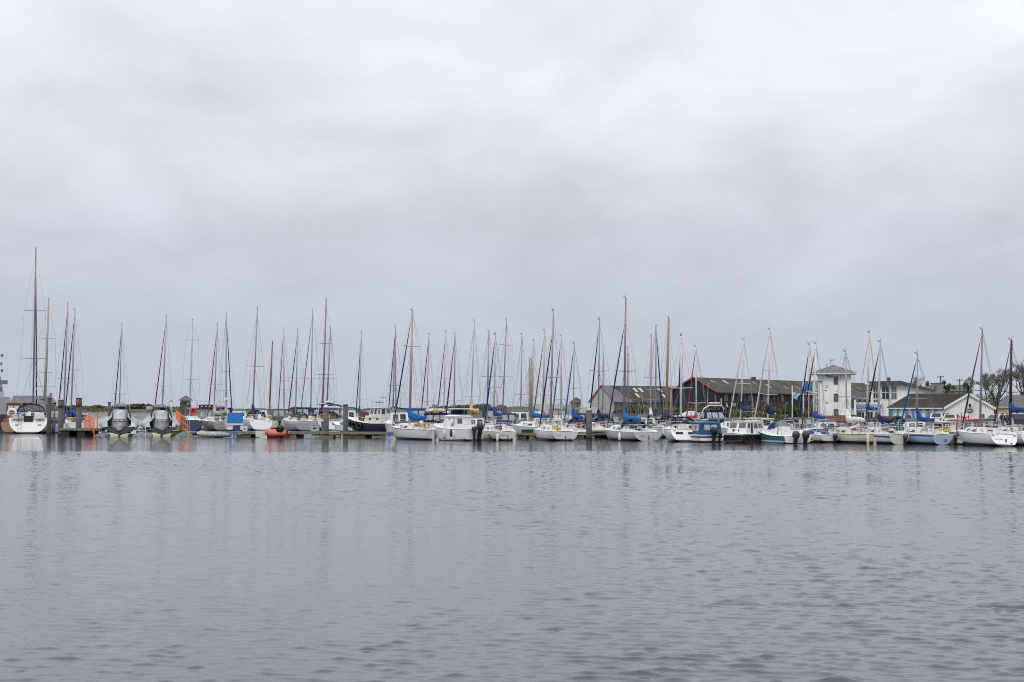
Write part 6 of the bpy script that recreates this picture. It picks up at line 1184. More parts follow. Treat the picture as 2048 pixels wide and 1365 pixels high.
# second shed with pale gable
b2 = Vector((.72, .69)).normalized(); a2 = Vector((-b2.y, b2.x)); G = wat(1227.5, 276)
sh2 = empty('gabled_shed', (G.x, G.y, GZ), rz=math.atan2(b2.y, b2.x), label='low shed with pale grey red-edged gable and long brown roof with rooflights', cat='shed')
e2, r2_ = Zat(804, 276) - GZ, Zat(771.8, 279) - GZ; W_ = 6.2; L_ = 32
GW = mat((.36, .36, .345), .8, 0, .12, .5)
g = MB(); g.add([(0, 0, -.5), (0, W_, -.5), (0, W_, e2 + .2), (0, W_ / 2, r2_), (0, 0, e2)], [(0, 1, 2, 3, 4)]); g.build('gable_wall', GW, sh2); bx(sh2, 'side_wall', mat((.12, .12, .11), .8), .02, L_, .03, .3, -.5, e2 - .03)
rb = MB(); rb.quad((-.2, -.3, e2 - .1), (5.6, -.3, e2 - .1), (2.4, W_ / 2, r2_ + .05), (-.2, W_ / 2, r2_ + .05)); rb.build('grey_roof', mat((.115, .125, .145), .5, .2, .15, .6), sh2)
rb = MB(); rb.quad((5.6, -.3, e2 - .1), (L_, -.3, e2 - .1), (L_, W_ / 2, r2_ + .05), (2.4, W_ / 2, r2_ + .05)); rb.quad((-.2, W_ / 2, r2_ + .05), (L_, W_ / 2, r2_ + .05), (L_, W_ + .3, e2 - .1), (-.2, W_ + .3, e2 - .1)); rf = rb.build('roof', ASBEST, sh2)
for x0, f0 in ((8.6, .62), (10.3, .62), (8.0, .3), (16.2, .62), (16.0, .28), (24.2, .62), (24, .3)):
    def RP(x, f): return (x, -.3 + (W_ / 2 + .3) * f, e2 - .1 + (r2_ + .15 - e2) * f + .03)
    MB().quad(RP(x0, f0), RP(x0 + .8, f0), RP(x0 + .6, f0 + .24), RP(x0 - .2, f0 + .24)).build('rooflight', mat((.50, .50, .47), .5), rf)
tr = MB()
for (ya, za, yb, zb_) in ((-.3, e2 - .1, W_ / 2, r2_ + .05), (W_ / 2, r2_ + .05, W_ + .3, e2 - .1)): tr.hexa([(-.3, ya, za - .16), (-.21, ya, za - .16), (-.21, yb, zb_ - .16), (-.3, yb, zb_ - .16), (-.3, ya, za + .12), (-.21, ya, za + .12), (-.21, yb, zb_ + .12), (-.3, yb, zb_ + .12)])
tr.build('red_trim', REDT, sh2)
# stone ruin, hut and rendered wall
gwall('rendered_wall', 1068, 1140, 262, 808.5, mat((.55, .54, .52), .9, 0, .4, .25, .4), 1.2, 'tall patchy white rendered wall between grass bank and stone hut'); gwall('rendered_wall', 1158, 1200, 232, 814.5, mat((.48, .47, .45), .9, 0, .3, .3, .3), .8, 'lower pale wall between stone hut and gabled shed')
hut = bldg('stone_hut', 1139, 250, 'old brown stone hut with a steep gable', 'building', z=.5); kk = 250 / FPX
slab(hut, 'wall', STONEW, [(0, 0), (23 * kk, 0), (23 * kk, Zat(800, 250) - .5), (13 * kk, Zat(794.5, 250) - .5), (0, Zat(805, 250) - .5)], 0, 4)
bx(hut, 'quoin', mat((.26, .25, .23), .9, 0, .3, 1), 20 * kk, 23.6 * kk, -.08, .4, 0, Zat(808, 250) - .5); bx(hut, 'roof_edge', mat((.06, .055, .05), .9), 2 * kk, 20 * kk, -.1, 4.1, Zat(807.5, 250) - .5, Zat(806, 250) - .5)
sl = bldg('slipway_ramp', 1120, 240, 'sloping pale stone ramp wall in front of the stone hut', 'wall', z=.5); slab(sl, 'wall', mat((.30, .30, .28), .9, 0, .4, .4, .3), [(0, 0), (22 * kk, 0), (22 * kk, Zat(806, 240) - .5), (0, Zat(818, 240) - .5)], 0, .8)
ru = bldg('ruined_tower', 992, 285, 'ruined dark stone tower stump at the end of the grass bank', 'ruin', z=.5); kk = 285 / FPX
slab(ru, 'wall', mat((.095, .085, .085), .95, 0, .5, 1.0, .6), [(0, -.8), (22 * kk, -.8), (22 * kk, Zat(814, 285) - .5), (19 * kk, Zat(811, 285) - .5), (16 * kk, Zat(812.5, 285) - .5), (13 * kk, Zat(809.5, 285) - .5), (4 * kk, Zat(810, 285) - .5), (2 * kk, Zat(812.5, 285) - .5), (0, Zat(813, 285) - .5)], 0, 3)
gwall('stone_wall', 1012, 1062, 276, 818.5, STONEW, 1, 'low tumbled stone wall below the grass bank')
# pyramid-roofed hut
ph = bldg('pyramid_roofed_hut', 371, 218, 'small cream hut with a brown pyramid roof on dark legs', 'hut', z=0); kk = 218 / FPX
b = MB(); zz = Zat(820, 218); rr_ = 9.5 * kk * 1.08
def octa(r, z, n=6): return [(r * math.cos(R(60 * i)), r * math.sin(R(60 * i)), z) for i in range(n)]
b.loft([octa(rr_, zz), octa(rr_, Zat(801, 218))], True, True, True); b.build('wall', mat((.52, .50, .42), .8), ph)
b = MB(); b.loft([octa(16 * kk, Zat(801.5, 218)), octa(.15, Zat(792, 218))], True, True, True); b.build('roof', mat((.13, .12, .105), .85, 0, .3, 2), ph)
b = MB(); [b.tube([(x, y, -1.2), (x, y, zz + .1)], .16, 6) for x, y, z in octa(rr_ * .9, 0)]; b.box((0, 0, zz - .1), (rr_ * 2.1, rr_ * 2, .22)); b.build('leg', mat((.05, .05, .055), .8), ph)
for a, m_ in ((-100, GLASS), (-150, GLASS), (-40, GLASS)): 
    o = MB().box((rr_ * .90, 0, Zat(808, 218)), (.06, .5, .8)).build('window', m_, ph); o.rotation_euler = (0, 0, R(a))
b = MB(); b.tube([(1.6, -.4, zz), (3.8, -.6, .6)], .06, 5); b.tube([(1.6, -.4, zz + .9), (3.8, -.6, 1.5)], .04, 5); b.build('gangway', mat((.25, .25, .26), .6), ph)
# dark lock gate frames
lg = bldg('lock_gate', 399, 214, 'dark timber lock gate frame beside the pyramid-roofed hut', 'lock gate', z=0); kk = 214 / FPX
b = MB()
for x in (0, 8, 16, 24, 31): b.box((x * kk, 0, 1.0), (.28, .4, Zat(810, 214) * 2 - 2 + .0), 0)
for y in (811, 815, 819, 823, 827): b.box((15.5 * kk, -.15, Zat(y, 214)), (32 * kk, .22, .20))
b.build('frame', mat((.025, .03, .04), .8, 0, .3, 2), lg); bx(lg, 'gate_leaf', mat((.045, .045, .05), .8, 0, .3, 1), 0, 31 * kk, .3, .6, -.5, Zat(815, 214))
bx(lg, 'walkway', mat((.3, .28, .22), .8), -1.5, 60 * kk, -.8, -.35, Zat(829, 214) - .15, Zat(828, 214))
# long house at the left
lh = bldg('waterside_house', 24, 285, 'long grey-roofed stone house behind the boats at the photo edge', 'house', z=.6); kk = 285 / FPX; z7 = lambda y: Zat(y, 285) - .6
bx(lh, 'wall', mat((.10, .095, .09), .9, 0, .5, .6, .4), 0, 84 * kk, 0, 6, -.3, z7(806)); rb = MB(); rb.hexa([(-.4, -.4, z7(806)), (86 * kk, -.4, z7(806)), (86 * kk, 6.4, z7(806)), (-.4, 6.4, z7(806)), (.2, 2.8, z7(791.5)), (74 * kk, 2.8, z7(791.5)), (74 * kk, 3.2, z7(791.5)), (.2, 3.2, z7(791.5))]); rb.build('roof', mat((.13, .13, .14), .8, 0, .25, .8), lh)
for a in (14, 30, 46, 62): window(lh, a * kk, (a + 6) * kk, z7(817), z7(809), 0, paint((.4, .38, .34)), GLASS)
bx(lh, 'chimney', mat((.22, .2, .17), .9), 72 * kk, 76 * kk, 2.6, 3.4, z7(795), z7(786))
# grey block and roofs behind the club
gb = bldg('grey_block_building', 1863, 290, 'plain blue-grey block rising behind the marina building roof', 'building'); kk = 290 / FPX; z8 = lambda y: Zat(y, 290) - GZ
bx(gb, 'wall', mat((.17, .19, .21), .8, 0, .15, .4), 0, 22 * kk, 0, 5, -.3, z8(767.5)); bx(gb, 'coping', mat((.10, .11, .12), .8), -.15, 22 * kk + .15, -.15, 5.1, z8(767.5), z8(766.5)); window(gb, 6 * kk, 10 * kk, z8(780), z8(772), 0)
hr = bldg('hillside_house', 1840, 330, 'grey-roofed house partly hidden behind the blue-grey block', 'house'); kk = 330 / FPX; z9 = lambda y: Zat(y, 330) - GZ
bx(hr, 'wall', mat((.3, .3, .29), .8), 0, 90 * kk, 0, 6, -.3, z9(782)); rb = MB(); rb.hexa([(-.3, -.4, z9(783)), (91 * kk, -.4, z9(783)), (91 * kk, 6.4, z9(783)), (-.3, 6.4, z9(783)), (2, 2.8, z9(770)), (86 * kk, 2.8, z9(770)), (86 * kk, 3.2, z9(770)), (2, 3.2, z9(770))]); rb.build('roof', mat((.10, .10, .105), .8, 0, .25, .8), hr); window(hr, 60 * kk, 66 * kk, z9(790), z9(784), 0)
# barrel huts
def barrel(px0, px1, D, ytop, sidem, endm, label, pxe, glass):
    kk = D / FPX; w0 = (pxe[1] - pxe[0]) * kk; r = w0 / 2; h = Zat(ytop, D) - GZ; Lb = 4.2
    root = bldg('barrel_hut', (pxe[0] + pxe[1]) / 2, D, label, 'hut'); 
    ang = math.atan(((px0 + px1) / 2 - (pxe[0] + pxe[1]) / 2) * kk / Lb)
    def ring(y, rr, hh): return [(-rr * math.cos(math.pi * j / 14) + (y * math.tan(ang)), y, -.1 + (hh + .1) * math.sin(math.pi * j / 14) ** .8) for j in range(15)]
    b = MB(); n = 9
    b.loft([ring(.1 + Lb * i / n, r, h) for i in range(n + 1)], False); b.build('shell', sidem, root)
    st = MB()
    for j in range(1, 14): st.tube([ring(.1, r + .01, h + .01)[j], ring(.1 + Lb, r + .01, h + .01)[j]], .035, 4)
    st.build('batten', mat((.05, .025, .02), .8), root)
    e = MB(); rg = ring(.12, r * .98, h * .98); e.add(rg, [tuple(range(15))]); e.build('end_wall', endm, root)
    a = MB(); a.tube(ring(.05, r + .02, h + .02), .13, 5); a.build('arch_trim', mat((.03, .045, .045), .6), root)
    window(root, -r * .42, r * .42, h * .22, h * .72, .08, mat((.04, .06, .07), .6), glass); return root
BRN = mat((.15, .06, .045), .75, 0, .35, 2.0, .3)
barrel(1653, 1700, 166, 832, BRN, mat((.05, .065, .075), .6), 'brown slatted barrel hut with blue-grey round end near the white tower', (1694, 1722), mat((.18, .22, .26), .2))
barrel(1735, 1775, 160, 834, BRN, mat((.022, .03, .028), .7), 'brown slatted barrel hut with dark green open arch near the blue doors', (1778, 1814), GLASS)
bk = bldg('barrel_hut', 1668, 163, 'second brown barrel hut seen broadside under the tower', 'hut', rz=0); kk = 163 / FPX
b = MB(); hh = Zat(832.5, 163) - GZ; b.loft([[(x, 1.6 - 1.6 * math.cos(math.pi * j / 12), -.1 + (hh + .1) * math.sin(math.pi * j / 12) ** .8) for j in range(13)] for x in (-14 * kk, -11 * kk, 30 * kk)], False, False, False); b.build('shell', BRN, bk)
b = MB()
for j in range(1, 12): z = -.1 + (hh + .1) * math.sin(math.pi * j / 12) ** .8; y = 1.6 - 1.6 * math.cos(math.pi * j / 12); b.tube([(-14 * kk, y, z), (30 * kk, y, z)], .04, 4)
b.build('batten', mat((.05, .025, .02), .8), bk)
# long green-grey boat shed roof and fence at the right
ss = bldg('boat_shelter', 1960, 168, 'open-sided shelter with a long grey-green roof beside the white gable', 'shelter'); kk = 168 / FPX; za = lambda y: Zat(y, 168) - GZ
b = MB(); b.hexa([(0, 0, za(843)), (42 * kk, 0, za(843)), (42 * kk, 3, za(843)), (0, 3, za(843)), (1 * kk, .8, za(837.5)), (39 * kk, .8, za(837.5)), (39 * kk, 2.2, za(837.5)), (1 * kk, 2.2, za(837.5))]); b.build('roof', mat((.19, .21, .19), .7, 0, .2, 1.5), ss)
for x in (1, 14, 27, 40): bx(ss, 'post', mat((.3, .28, .24), .7), x * kk - .06, x * kk + .06, .1, .25, -.1, za(843))
bx(ss, 'back_wall', mat((.035, .05, .04), .8), 1 * kk, 41 * kk, 2.6, 2.8, -.1, za(844)); bx(ss, 'red_boards', mat((.30, .06, .05), .7), 14 * kk, 30 * kk, 1.5, 1.6, -.1, za(848))
gwall('garden_wall', 1962, 2002, 190, 831, mat((.40, .42, .38), .8, 0, .2, .5), .3, 'pale block wall behind the open-sided shelter', zb=.7)
gwall('fence', 1180, 1420, 196, 827, mat((.14, .135, .12), .9, 0, .5, .8, .3), .2, 'weathered grey fence in front of the hedge and sheds', 'fence', D1=178, zb=.7)
# street lamp, poles, flagpoles
def polething(name, px, D, y0, r, m, label, cat='pole', z=GZ):
    p = wat(px, D, z); root = empty(name, p, label=label, cat=cat); h = Zat(y0, D) - z; MB().tube([(0, 0, -.2), (0, 0, h * .4), (0, 0, h)], [r, r * .85, r * .7], 7).build('shaft', m, root, True); return root, h
r, h = polething('street_lamp', 1778.5, 180, 764, .065, mat((.03, .03, .033), .5), 'black street lamp in front of the marina building', 'street lamp'); b = MB(); b.tube([(0, 0, h), (0, 0, h + .12), (0, 0, h + .5), (0, 0, h + .62)], [.1, .22, .28, .03], 8); b.build('lantern', mat((.10, .11, .12), .4), r)
for px, D, y, lab in ((1882.5, 300, 752, 'taller utility pole behind the blue-grey block'), (1920.5, 320, 758.5, 'shorter utility pole in front of the dark conifers')):
    r, h = polething('utility_pole', px, D, y, .17, mat((.05, .045, .04), .9), lab, 'utility pole'); MB().box((0, 0, h - .25), (1.4, .14, .16)).build('crossarm', mat((.05, .045, .04), .9), r)
    b = MB(); [b.cyl((x, 0, h - .17), .05, .2, 6) for x in (-.6, 0, .6)]; b.build('insulator', paint((.2, .2, .2)), r)
def flag(px, D, y0, y1, fm, fy0, fy1, fw, label, lab2):
    r, h = polething('flagpole', px, D, y0, .075, paint((.66, .66, .66)), label, 'flagpole'); z0, z1 = Zat(fy1, D) - GZ, Zat(fy0, D) - GZ; n = 8; b = MB()
    rows = []
    for j in range(7):
        f = j / 6; rows.append([(.06 + fw * (i / n) * (1 - .45 * f), .12 * math.sin(i * 1.3 + j), z1 + (z0 - z1) * f - .25 * i / n) for i in range(n + 1)])
    b.loft(rows, False); o = b.build('flag', fm, None, True, label=lab2, cat='flag'); o.matrix_world = r.matrix_basis @ Matrix.Identity(4)
flag(1585, 170, 772, 850, cloth((.35, .50, .60)), 784, 796, .9, 'white flagpole carrying a small pale blue flag in front of the brown warehouse roof', 'small pale blue flag hanging limp on its white pole')
flag(1607, 172, 763, 850, cloth((.03, .18, .45)), 764, 788, 1.1, 'white flagpole carrying a bright blue flag by the glass stair tower', 'bright blue flag hanging limp by the glass stair tower')
r, h = polething('warning_flag_pole', 343, 178, 794, .03, STEEL, 'thin pole with a dark red bar beside the second covered rescue boat', 'pole', 0.5); MB().box((-.1, 0, h - .55), (.42, .04, .14)).build('signal_board', mat((.12, .03, .05), .6), r)

# ---------------------------------------------------------------- planting
def leafmat(c0, c1, name):
    m = bpy.data.materials.new(name); m.use_nodes = True; t = m.node_tree; b = t.nodes['Principled BSDF']; b.inputs['Roughness'].default_value = .7; b.inputs['Specular IOR Level'].default_value = .25
    g = nd(t, 'ShaderNodeNewGeometry'); r_ = nd(t, 'ShaderNodeValToRGB'); r_.color_ramp.elements[0].color = (*c0, 1); r_.color_ramp.elements[1].color = (*c1, 1); t.links.new(g.outputs['Random Per Island'], r_.inputs[0]); t.links.new(r_.outputs[0], b.inputs['Base Color']); return m
LG = leafmat((.015, .03, .01), (.07, .095, .03), 'dark_leaf'); LB = leafmat((.055, .04, .02), (.17, .11, .05), 'brown_stem'); LO = leafmat((.04, .05, .015), (.15, .13, .05), 'olive_leaf'); LY = leafmat((.05, .075, .015), (.15, .17, .04), 'bright_leaf'); BARK = mat((.075, .062, .05), .9, 0, .4, 4, .4, .2, 'bark'); TWIG = mat((.125, .11, .09), .9, 0, .3, 3, 0, .2, 'twig')
def leaves(b, rn, c, rad, n, s, up=0.0):
    for _ in range(n):
        while True:
            v = Vector((rn.uniform(-1, 1), rn.uniform(-1, 1), rn.uniform(-1, 1)))
            if .25 < v.length < 1: break
        p = Vector(c) + Vector((v.x * rad[0], v.y * rad[1], v.z * rad[2])); a = Vector((rn.gauss(0, 1), rn.gauss(0, 1), rn.gauss(0, 1) + up)).normalized(); o = a.orthogonal().normalized(); k_ = s * rn.uniform(.5, 1.3)
        b.quad(p - o * k_ * .4, p + a * k_ * .5, p + o * k_ * .4, p - a * k_ * .5)
def bush(name, px, D, ytop, wpx, m, label, seed, cat='bush', n=900, s=.32, ybase=None, up=0, dep=None, z=GZ):
    rn = random.Random(seed); root = empty(name, wat(px, D, z), label=label, cat=cat); h = Zat(ytop, D) - z; wd = wpx * D / FPX; b = MB(); nc = max(int(wd / 1.0), 3)
    for i in range(nc):
        x = -wd / 2 + wd * (i + .5) / nc; hh = h * rn.uniform(.72, 1.0) * (1 - .35 * abs(2 * (i + .5) / nc - 1) ** 3); leaves(b, rn, (x, rn.uniform(-.4, .4) + (dep or 0) / 2, hh * .5), (wd / nc * .9 + .25, (dep or 1.6) / 2 + .3, hh * .52), n // nc, s, up)
    b.build('foliage', m, root); st = MB()
    for i in range(nc * 2): x = rn.uniform(-wd / 2, wd / 2); st.tube([(x, 0, -.2), (x + rn.uniform(-.3, .3), rn.uniform(-.2, .2), h * rn.uniform(.4, .8))], [.05, .015], 4)
    st.build('stem', BARK, root); return root
bush('hedge', 1275, 225, 808.5, 90, LG, 'dark clipped hedge in front of the gabled shed', 11, 'hedge', 2600); bush('hedge', 1390, 215, 806, 110, LG, 'dark hedge below the red-edged gable', 12, 'hedge', 3200)
bush('bush', 1286, 222, 805, 24, LO, 'rounded olive bush rising above the hedge by the gabled shed', 13); bush('bush', 1395, 212, 801, 40, LB, 'dry brown shrub in front of the red-edged gable', 14, n=800, s=.22, up=1.5); bush('bush', 1450, 208, 810, 46, LG, 'dark green shrub right of the red-edged gable corner', 15, n=1300)
bush('bush', 1533, 205, 793, 90, LB, 'wide rust-brown winter thicket in front of the warehouse wall', 16, n=4200, s=.20, up=1.2); bush('bush', 1500, 202, 808, 60, LO, 'olive shrub at the foot of the rust-brown thicket', 17, n=1700); bush('bush', 1577, 200, 806, 50, LG, 'dark green shrub beside the pale blue flag', 18, n=1800); bush('bush', 1615, 203, 808, 30, LG, 'dark shrub at the foot of the glass stair tower', 19, n=1000); bush('bush', 1545, 198, 818, 60, LO, 'low pale olive shrub in front of the dark green one', 20, n=1400)
bush('bush', 1966, 215, 800, 36, LY, 'bright green bush between the white gable and the yellow cottage', 21, n=1600); bush('bush', 1945, 222, 778, 40, LO, 'tall olive evergreen bush behind the white gable', 22, n=2400); bush('bush', 1998, 232, 776, 60, LB, 'tall rusty thicket behind the yellow cottage roof', 23, n=2600, s=.25, up=1); bush('bush', 2040, 236, 768, 50, LO, 'olive ivy-clad thicket at the photo edge', 24, n=2400)
bush('bush', 1230, 215, 822, 30, LO, 'grassy tuft beside the grey fence', 25, n=600, s=.25, up=1)
bush('bush', 268, 960, 807.5, 34, LG, 'clump of dark trees on the far green field', 26, n=700, s=2.0, dep=20, z=2); bush('bush', 966, 400, 806, 26, leafmat((.05, .06, .045), (.11, .12, .08), 'grey_leaf'), 'pale grey-green tree crown behind the hill crest', 27, n=700, s=.6, dep=4, z=2); bush('bush', 925, 405, 809.5, 60, LG, 'dark gorse clump along the hill crest', 28, n=900, s=.6, dep=4, z=2)
bush('bush', 52, 275, 803, 60, LO, 'brown garden shrubs in front of the long grey-roofed house', 29, n=1200, s=.35)
bush('bush', 1905, 300, 779, 26, leafmat((.07, .055, .065), (.16, .14, .15), 'heather_leaf'), 'mauve-grey winter thicket behind the brown tiled roof', 30, n=1000, s=.35)
def bare_tree(px, D, ytop, wpx, label, seed, trunk=.28, depth=6, ivy=False, z=GZ):
    rn = random.Random(seed); root = empty('bare_tree', wat(px, D, z), label=label, cat='tree', group='bare winter trees'); H = Zat(ytop, D) - z; wd = wpx * D / FPX
    tb, cb = MB(), MB()
    def grow(p, d, ln, r_, lv):
        q = p + d * ln; mid = p.lerp(q, .5) + Vector((rn.gauss(0, 1), rn.gauss(0, 1), 0)) * ln * .06
        (tb if lv > 2 else cb).tube([p, mid, q], [r_, r_ * .86, r_ * .72], 6 if lv > 3 else 3, False)
        if lv == 0: return
        n = 3 if lv < depth - 1 or rn.random() < .6 else 2
        if lv <= 2: n = 5
        for i in range(n):
            a = rn.uniform(.25, .75); ax = Vector((rn.gauss(0, 1), rn.gauss(0, 1), rn.gauss(0, .4))).normalized(); nd_ = (d + ax * a + Vector((0, 0, .12))).normalized()
            nd_ = Vector((nd_.x * spread, nd_.y * spread, nd_.z)).normalized()
            grow(q if i else q, nd_, ln * rn.uniform(.66, .86), max(r_ * rn.uniform(.48, .66), .011), lv - 1)
    spread = 1.0 + .25 * (wd / H - .8)
    grow(Vector((0, 0, -.2)), Vector((rn.uniform(-.08, .08), 0, 1)).normalized(), H * .27, trunk, depth)
    allz = max(v[2] for v in cb.v); ax_ = max(abs(v[0]) for v in cb.v); fz = H / allz; fx = min(max(wd / 2 / ax_, .5), 1.6)
    tb.v = [(x * fx, y * fx, z_ * fz) for x, y, z_ in tb.v]; cb.v = [(x * fx, y * fx, z_ * fz) for x, y, z_ in cb.v]
    tb.build('trunk', BARK, root, True); cb.build('crown', TWIG, root)
    if ivy:
        b = MB()
        for i in range(7): leaves(b, rn, (rn.uniform(-.5, .5), rn.uniform(-.3, .3), H * (.1 + .06 * i)), (.6, .6, .6), 90, .22)
        b.build('ivy', LG, root)
    return root
bare_tree(1992, 214, 734, 104, 'big bare tree between the white gable and yellow cottage with twin dark limbs', 41, .34, 6, True); bare_tree(2046, 222, 716, 112, 'tallest bare tree, cut by the photo edge, with dense fine twigs', 42, .34, 6); bare_tree(1946, 228, 752, 44, 'slim bare tree just behind the white gable ridge', 43, .2, 5); bare_tree(1834, 290, 748, 34, 'small bare tree above the marina building roof slope', 44, .2, 5); bare_tree(1972, 236, 742, 60, 'bare brown-twigged tree behind the big one', 45, .26, 6)
def conifer(px, D, ytop, wpx, label, seed):
    rn = random.Random(seed); root = empty('conifer', wat(px, D), label=label, cat='tree'); H = Zat(ytop, D); wd = wpx * D / FPX; MB().tube([(0, 0, .5), (0, 0, H * .9)], [.2, .06], 6).build('trunk', BARK, root)
    b = MB()
    for i in range(11): f = rn.uniform(.42, 1); leaves(b, rn, (rn.uniform(-.4, .4) * wd, rn.uniform(-.3, .3) * wd, H * f - .4), (wd * .26 * (1.25 - f * .6), wd * .2, .5), 75, .38)
    b.build('crown', LG, root); return root
conifer(1852, 300, 758, 18, 'dark wind-bent conifer beside the small bare tree', 51); conifer(1900, 310, 761, 26, 'dark ragged conifer between the two utility poles', 52); conifer(1928, 305, 766, 20, 'dark low conifer behind the shorter utility pole', 53); conifer(1939, 300, 763, 12, 'narrow dark conifer left of the slim bare tree', 54)

# ---------------------------------------------------------------- vehicles
def car(px, D, rz, col, label, L=4.2, H=1.5, z=GZ):
    root = empty('parked_car', wat(px, D, z), rz=rz, label=label, cat='car', group='cars parked on the quay'); W = 1.72; cm_ = mat(col, .25, .2, .05, 1, 0, .5, 'car_paint', 1.0, .6)
    pr = [(-L / 2, .35), (-L / 2 + .05, .75), (-L / 2 + .25, .95), (L / 2 - 1.15, .95), (L / 2 - .2, .78), (L / 2, .62), (L / 2 - .02, .32), (-L / 2, .32)]
    b = MB(); b.loft([[(x, y * W / 2, z_) for x, z_ in pr] for y in (-1, 1)], True, True, True); b.build('body', cm_, root)
    block(root, 'cabin', cm_, -L / 2 + .15, L / 2 - 1.0, W / 2 - .04, W / 2 - .04, .95, H, ti=.18, tf=.75, ta=.35, wins=[('port', .12, .46, .12, .88), ('port', .52, .9, .12, .88), ('stbd', .12, .46, .12, .88), ('stbd', .52, .9, .12, .88), ('fore', .06, .94, .1, .9), ('aft', .08, .92, .15, .9)])
    for x in (-L / 2 + .8, L / 2 - .8):
        for s in (-1, 1):
            w_ = MB(); w_.tube([(x, s * (W / 2 - .2), .32), (x, s * (W / 2 + .01), .32)], .32, 14); w_ = w_.build('wheel', RUBBER, root); MB().tube([(x, s * (W / 2), .32), (x, s * (W / 2 + .02), .32)], .18, 10).build('rim', STEEL, w_)
    for s in (-1, 1): MB().box((L / 2 - .08, s * .6, .68), (.16, .34, .13)).build('headlight', paint((.7, .7, .68), .1), root); MB().box((-L / 2 + .05, s * .68, .78), (.08, .2, .22)).build('tail_light', paint((.4, .02, .02), .2), root)
    return root
car(1886, 182, R(48), (.62, .62, .62), 'white estate car parked on the quay in front of the blue doors', 4.4, 1.65); car(1906, 176, R(60), (.60, .61, .62), 'white hatchback with a dark windscreen in front of the white gable', 4.0, 1.5); car(1994, 170, R(215), (.50, .53, .58), 'silver-blue car parked behind the white racing yacht'); car(2038, 178, R(40), (.45, .5, .56), 'pale grey car in front of the yellow cottage', 4.3, 1.6); car(2030, 174, R(170), (.02, .03, .05), 'dark car parked further back, in front of the yellow cottage wall')
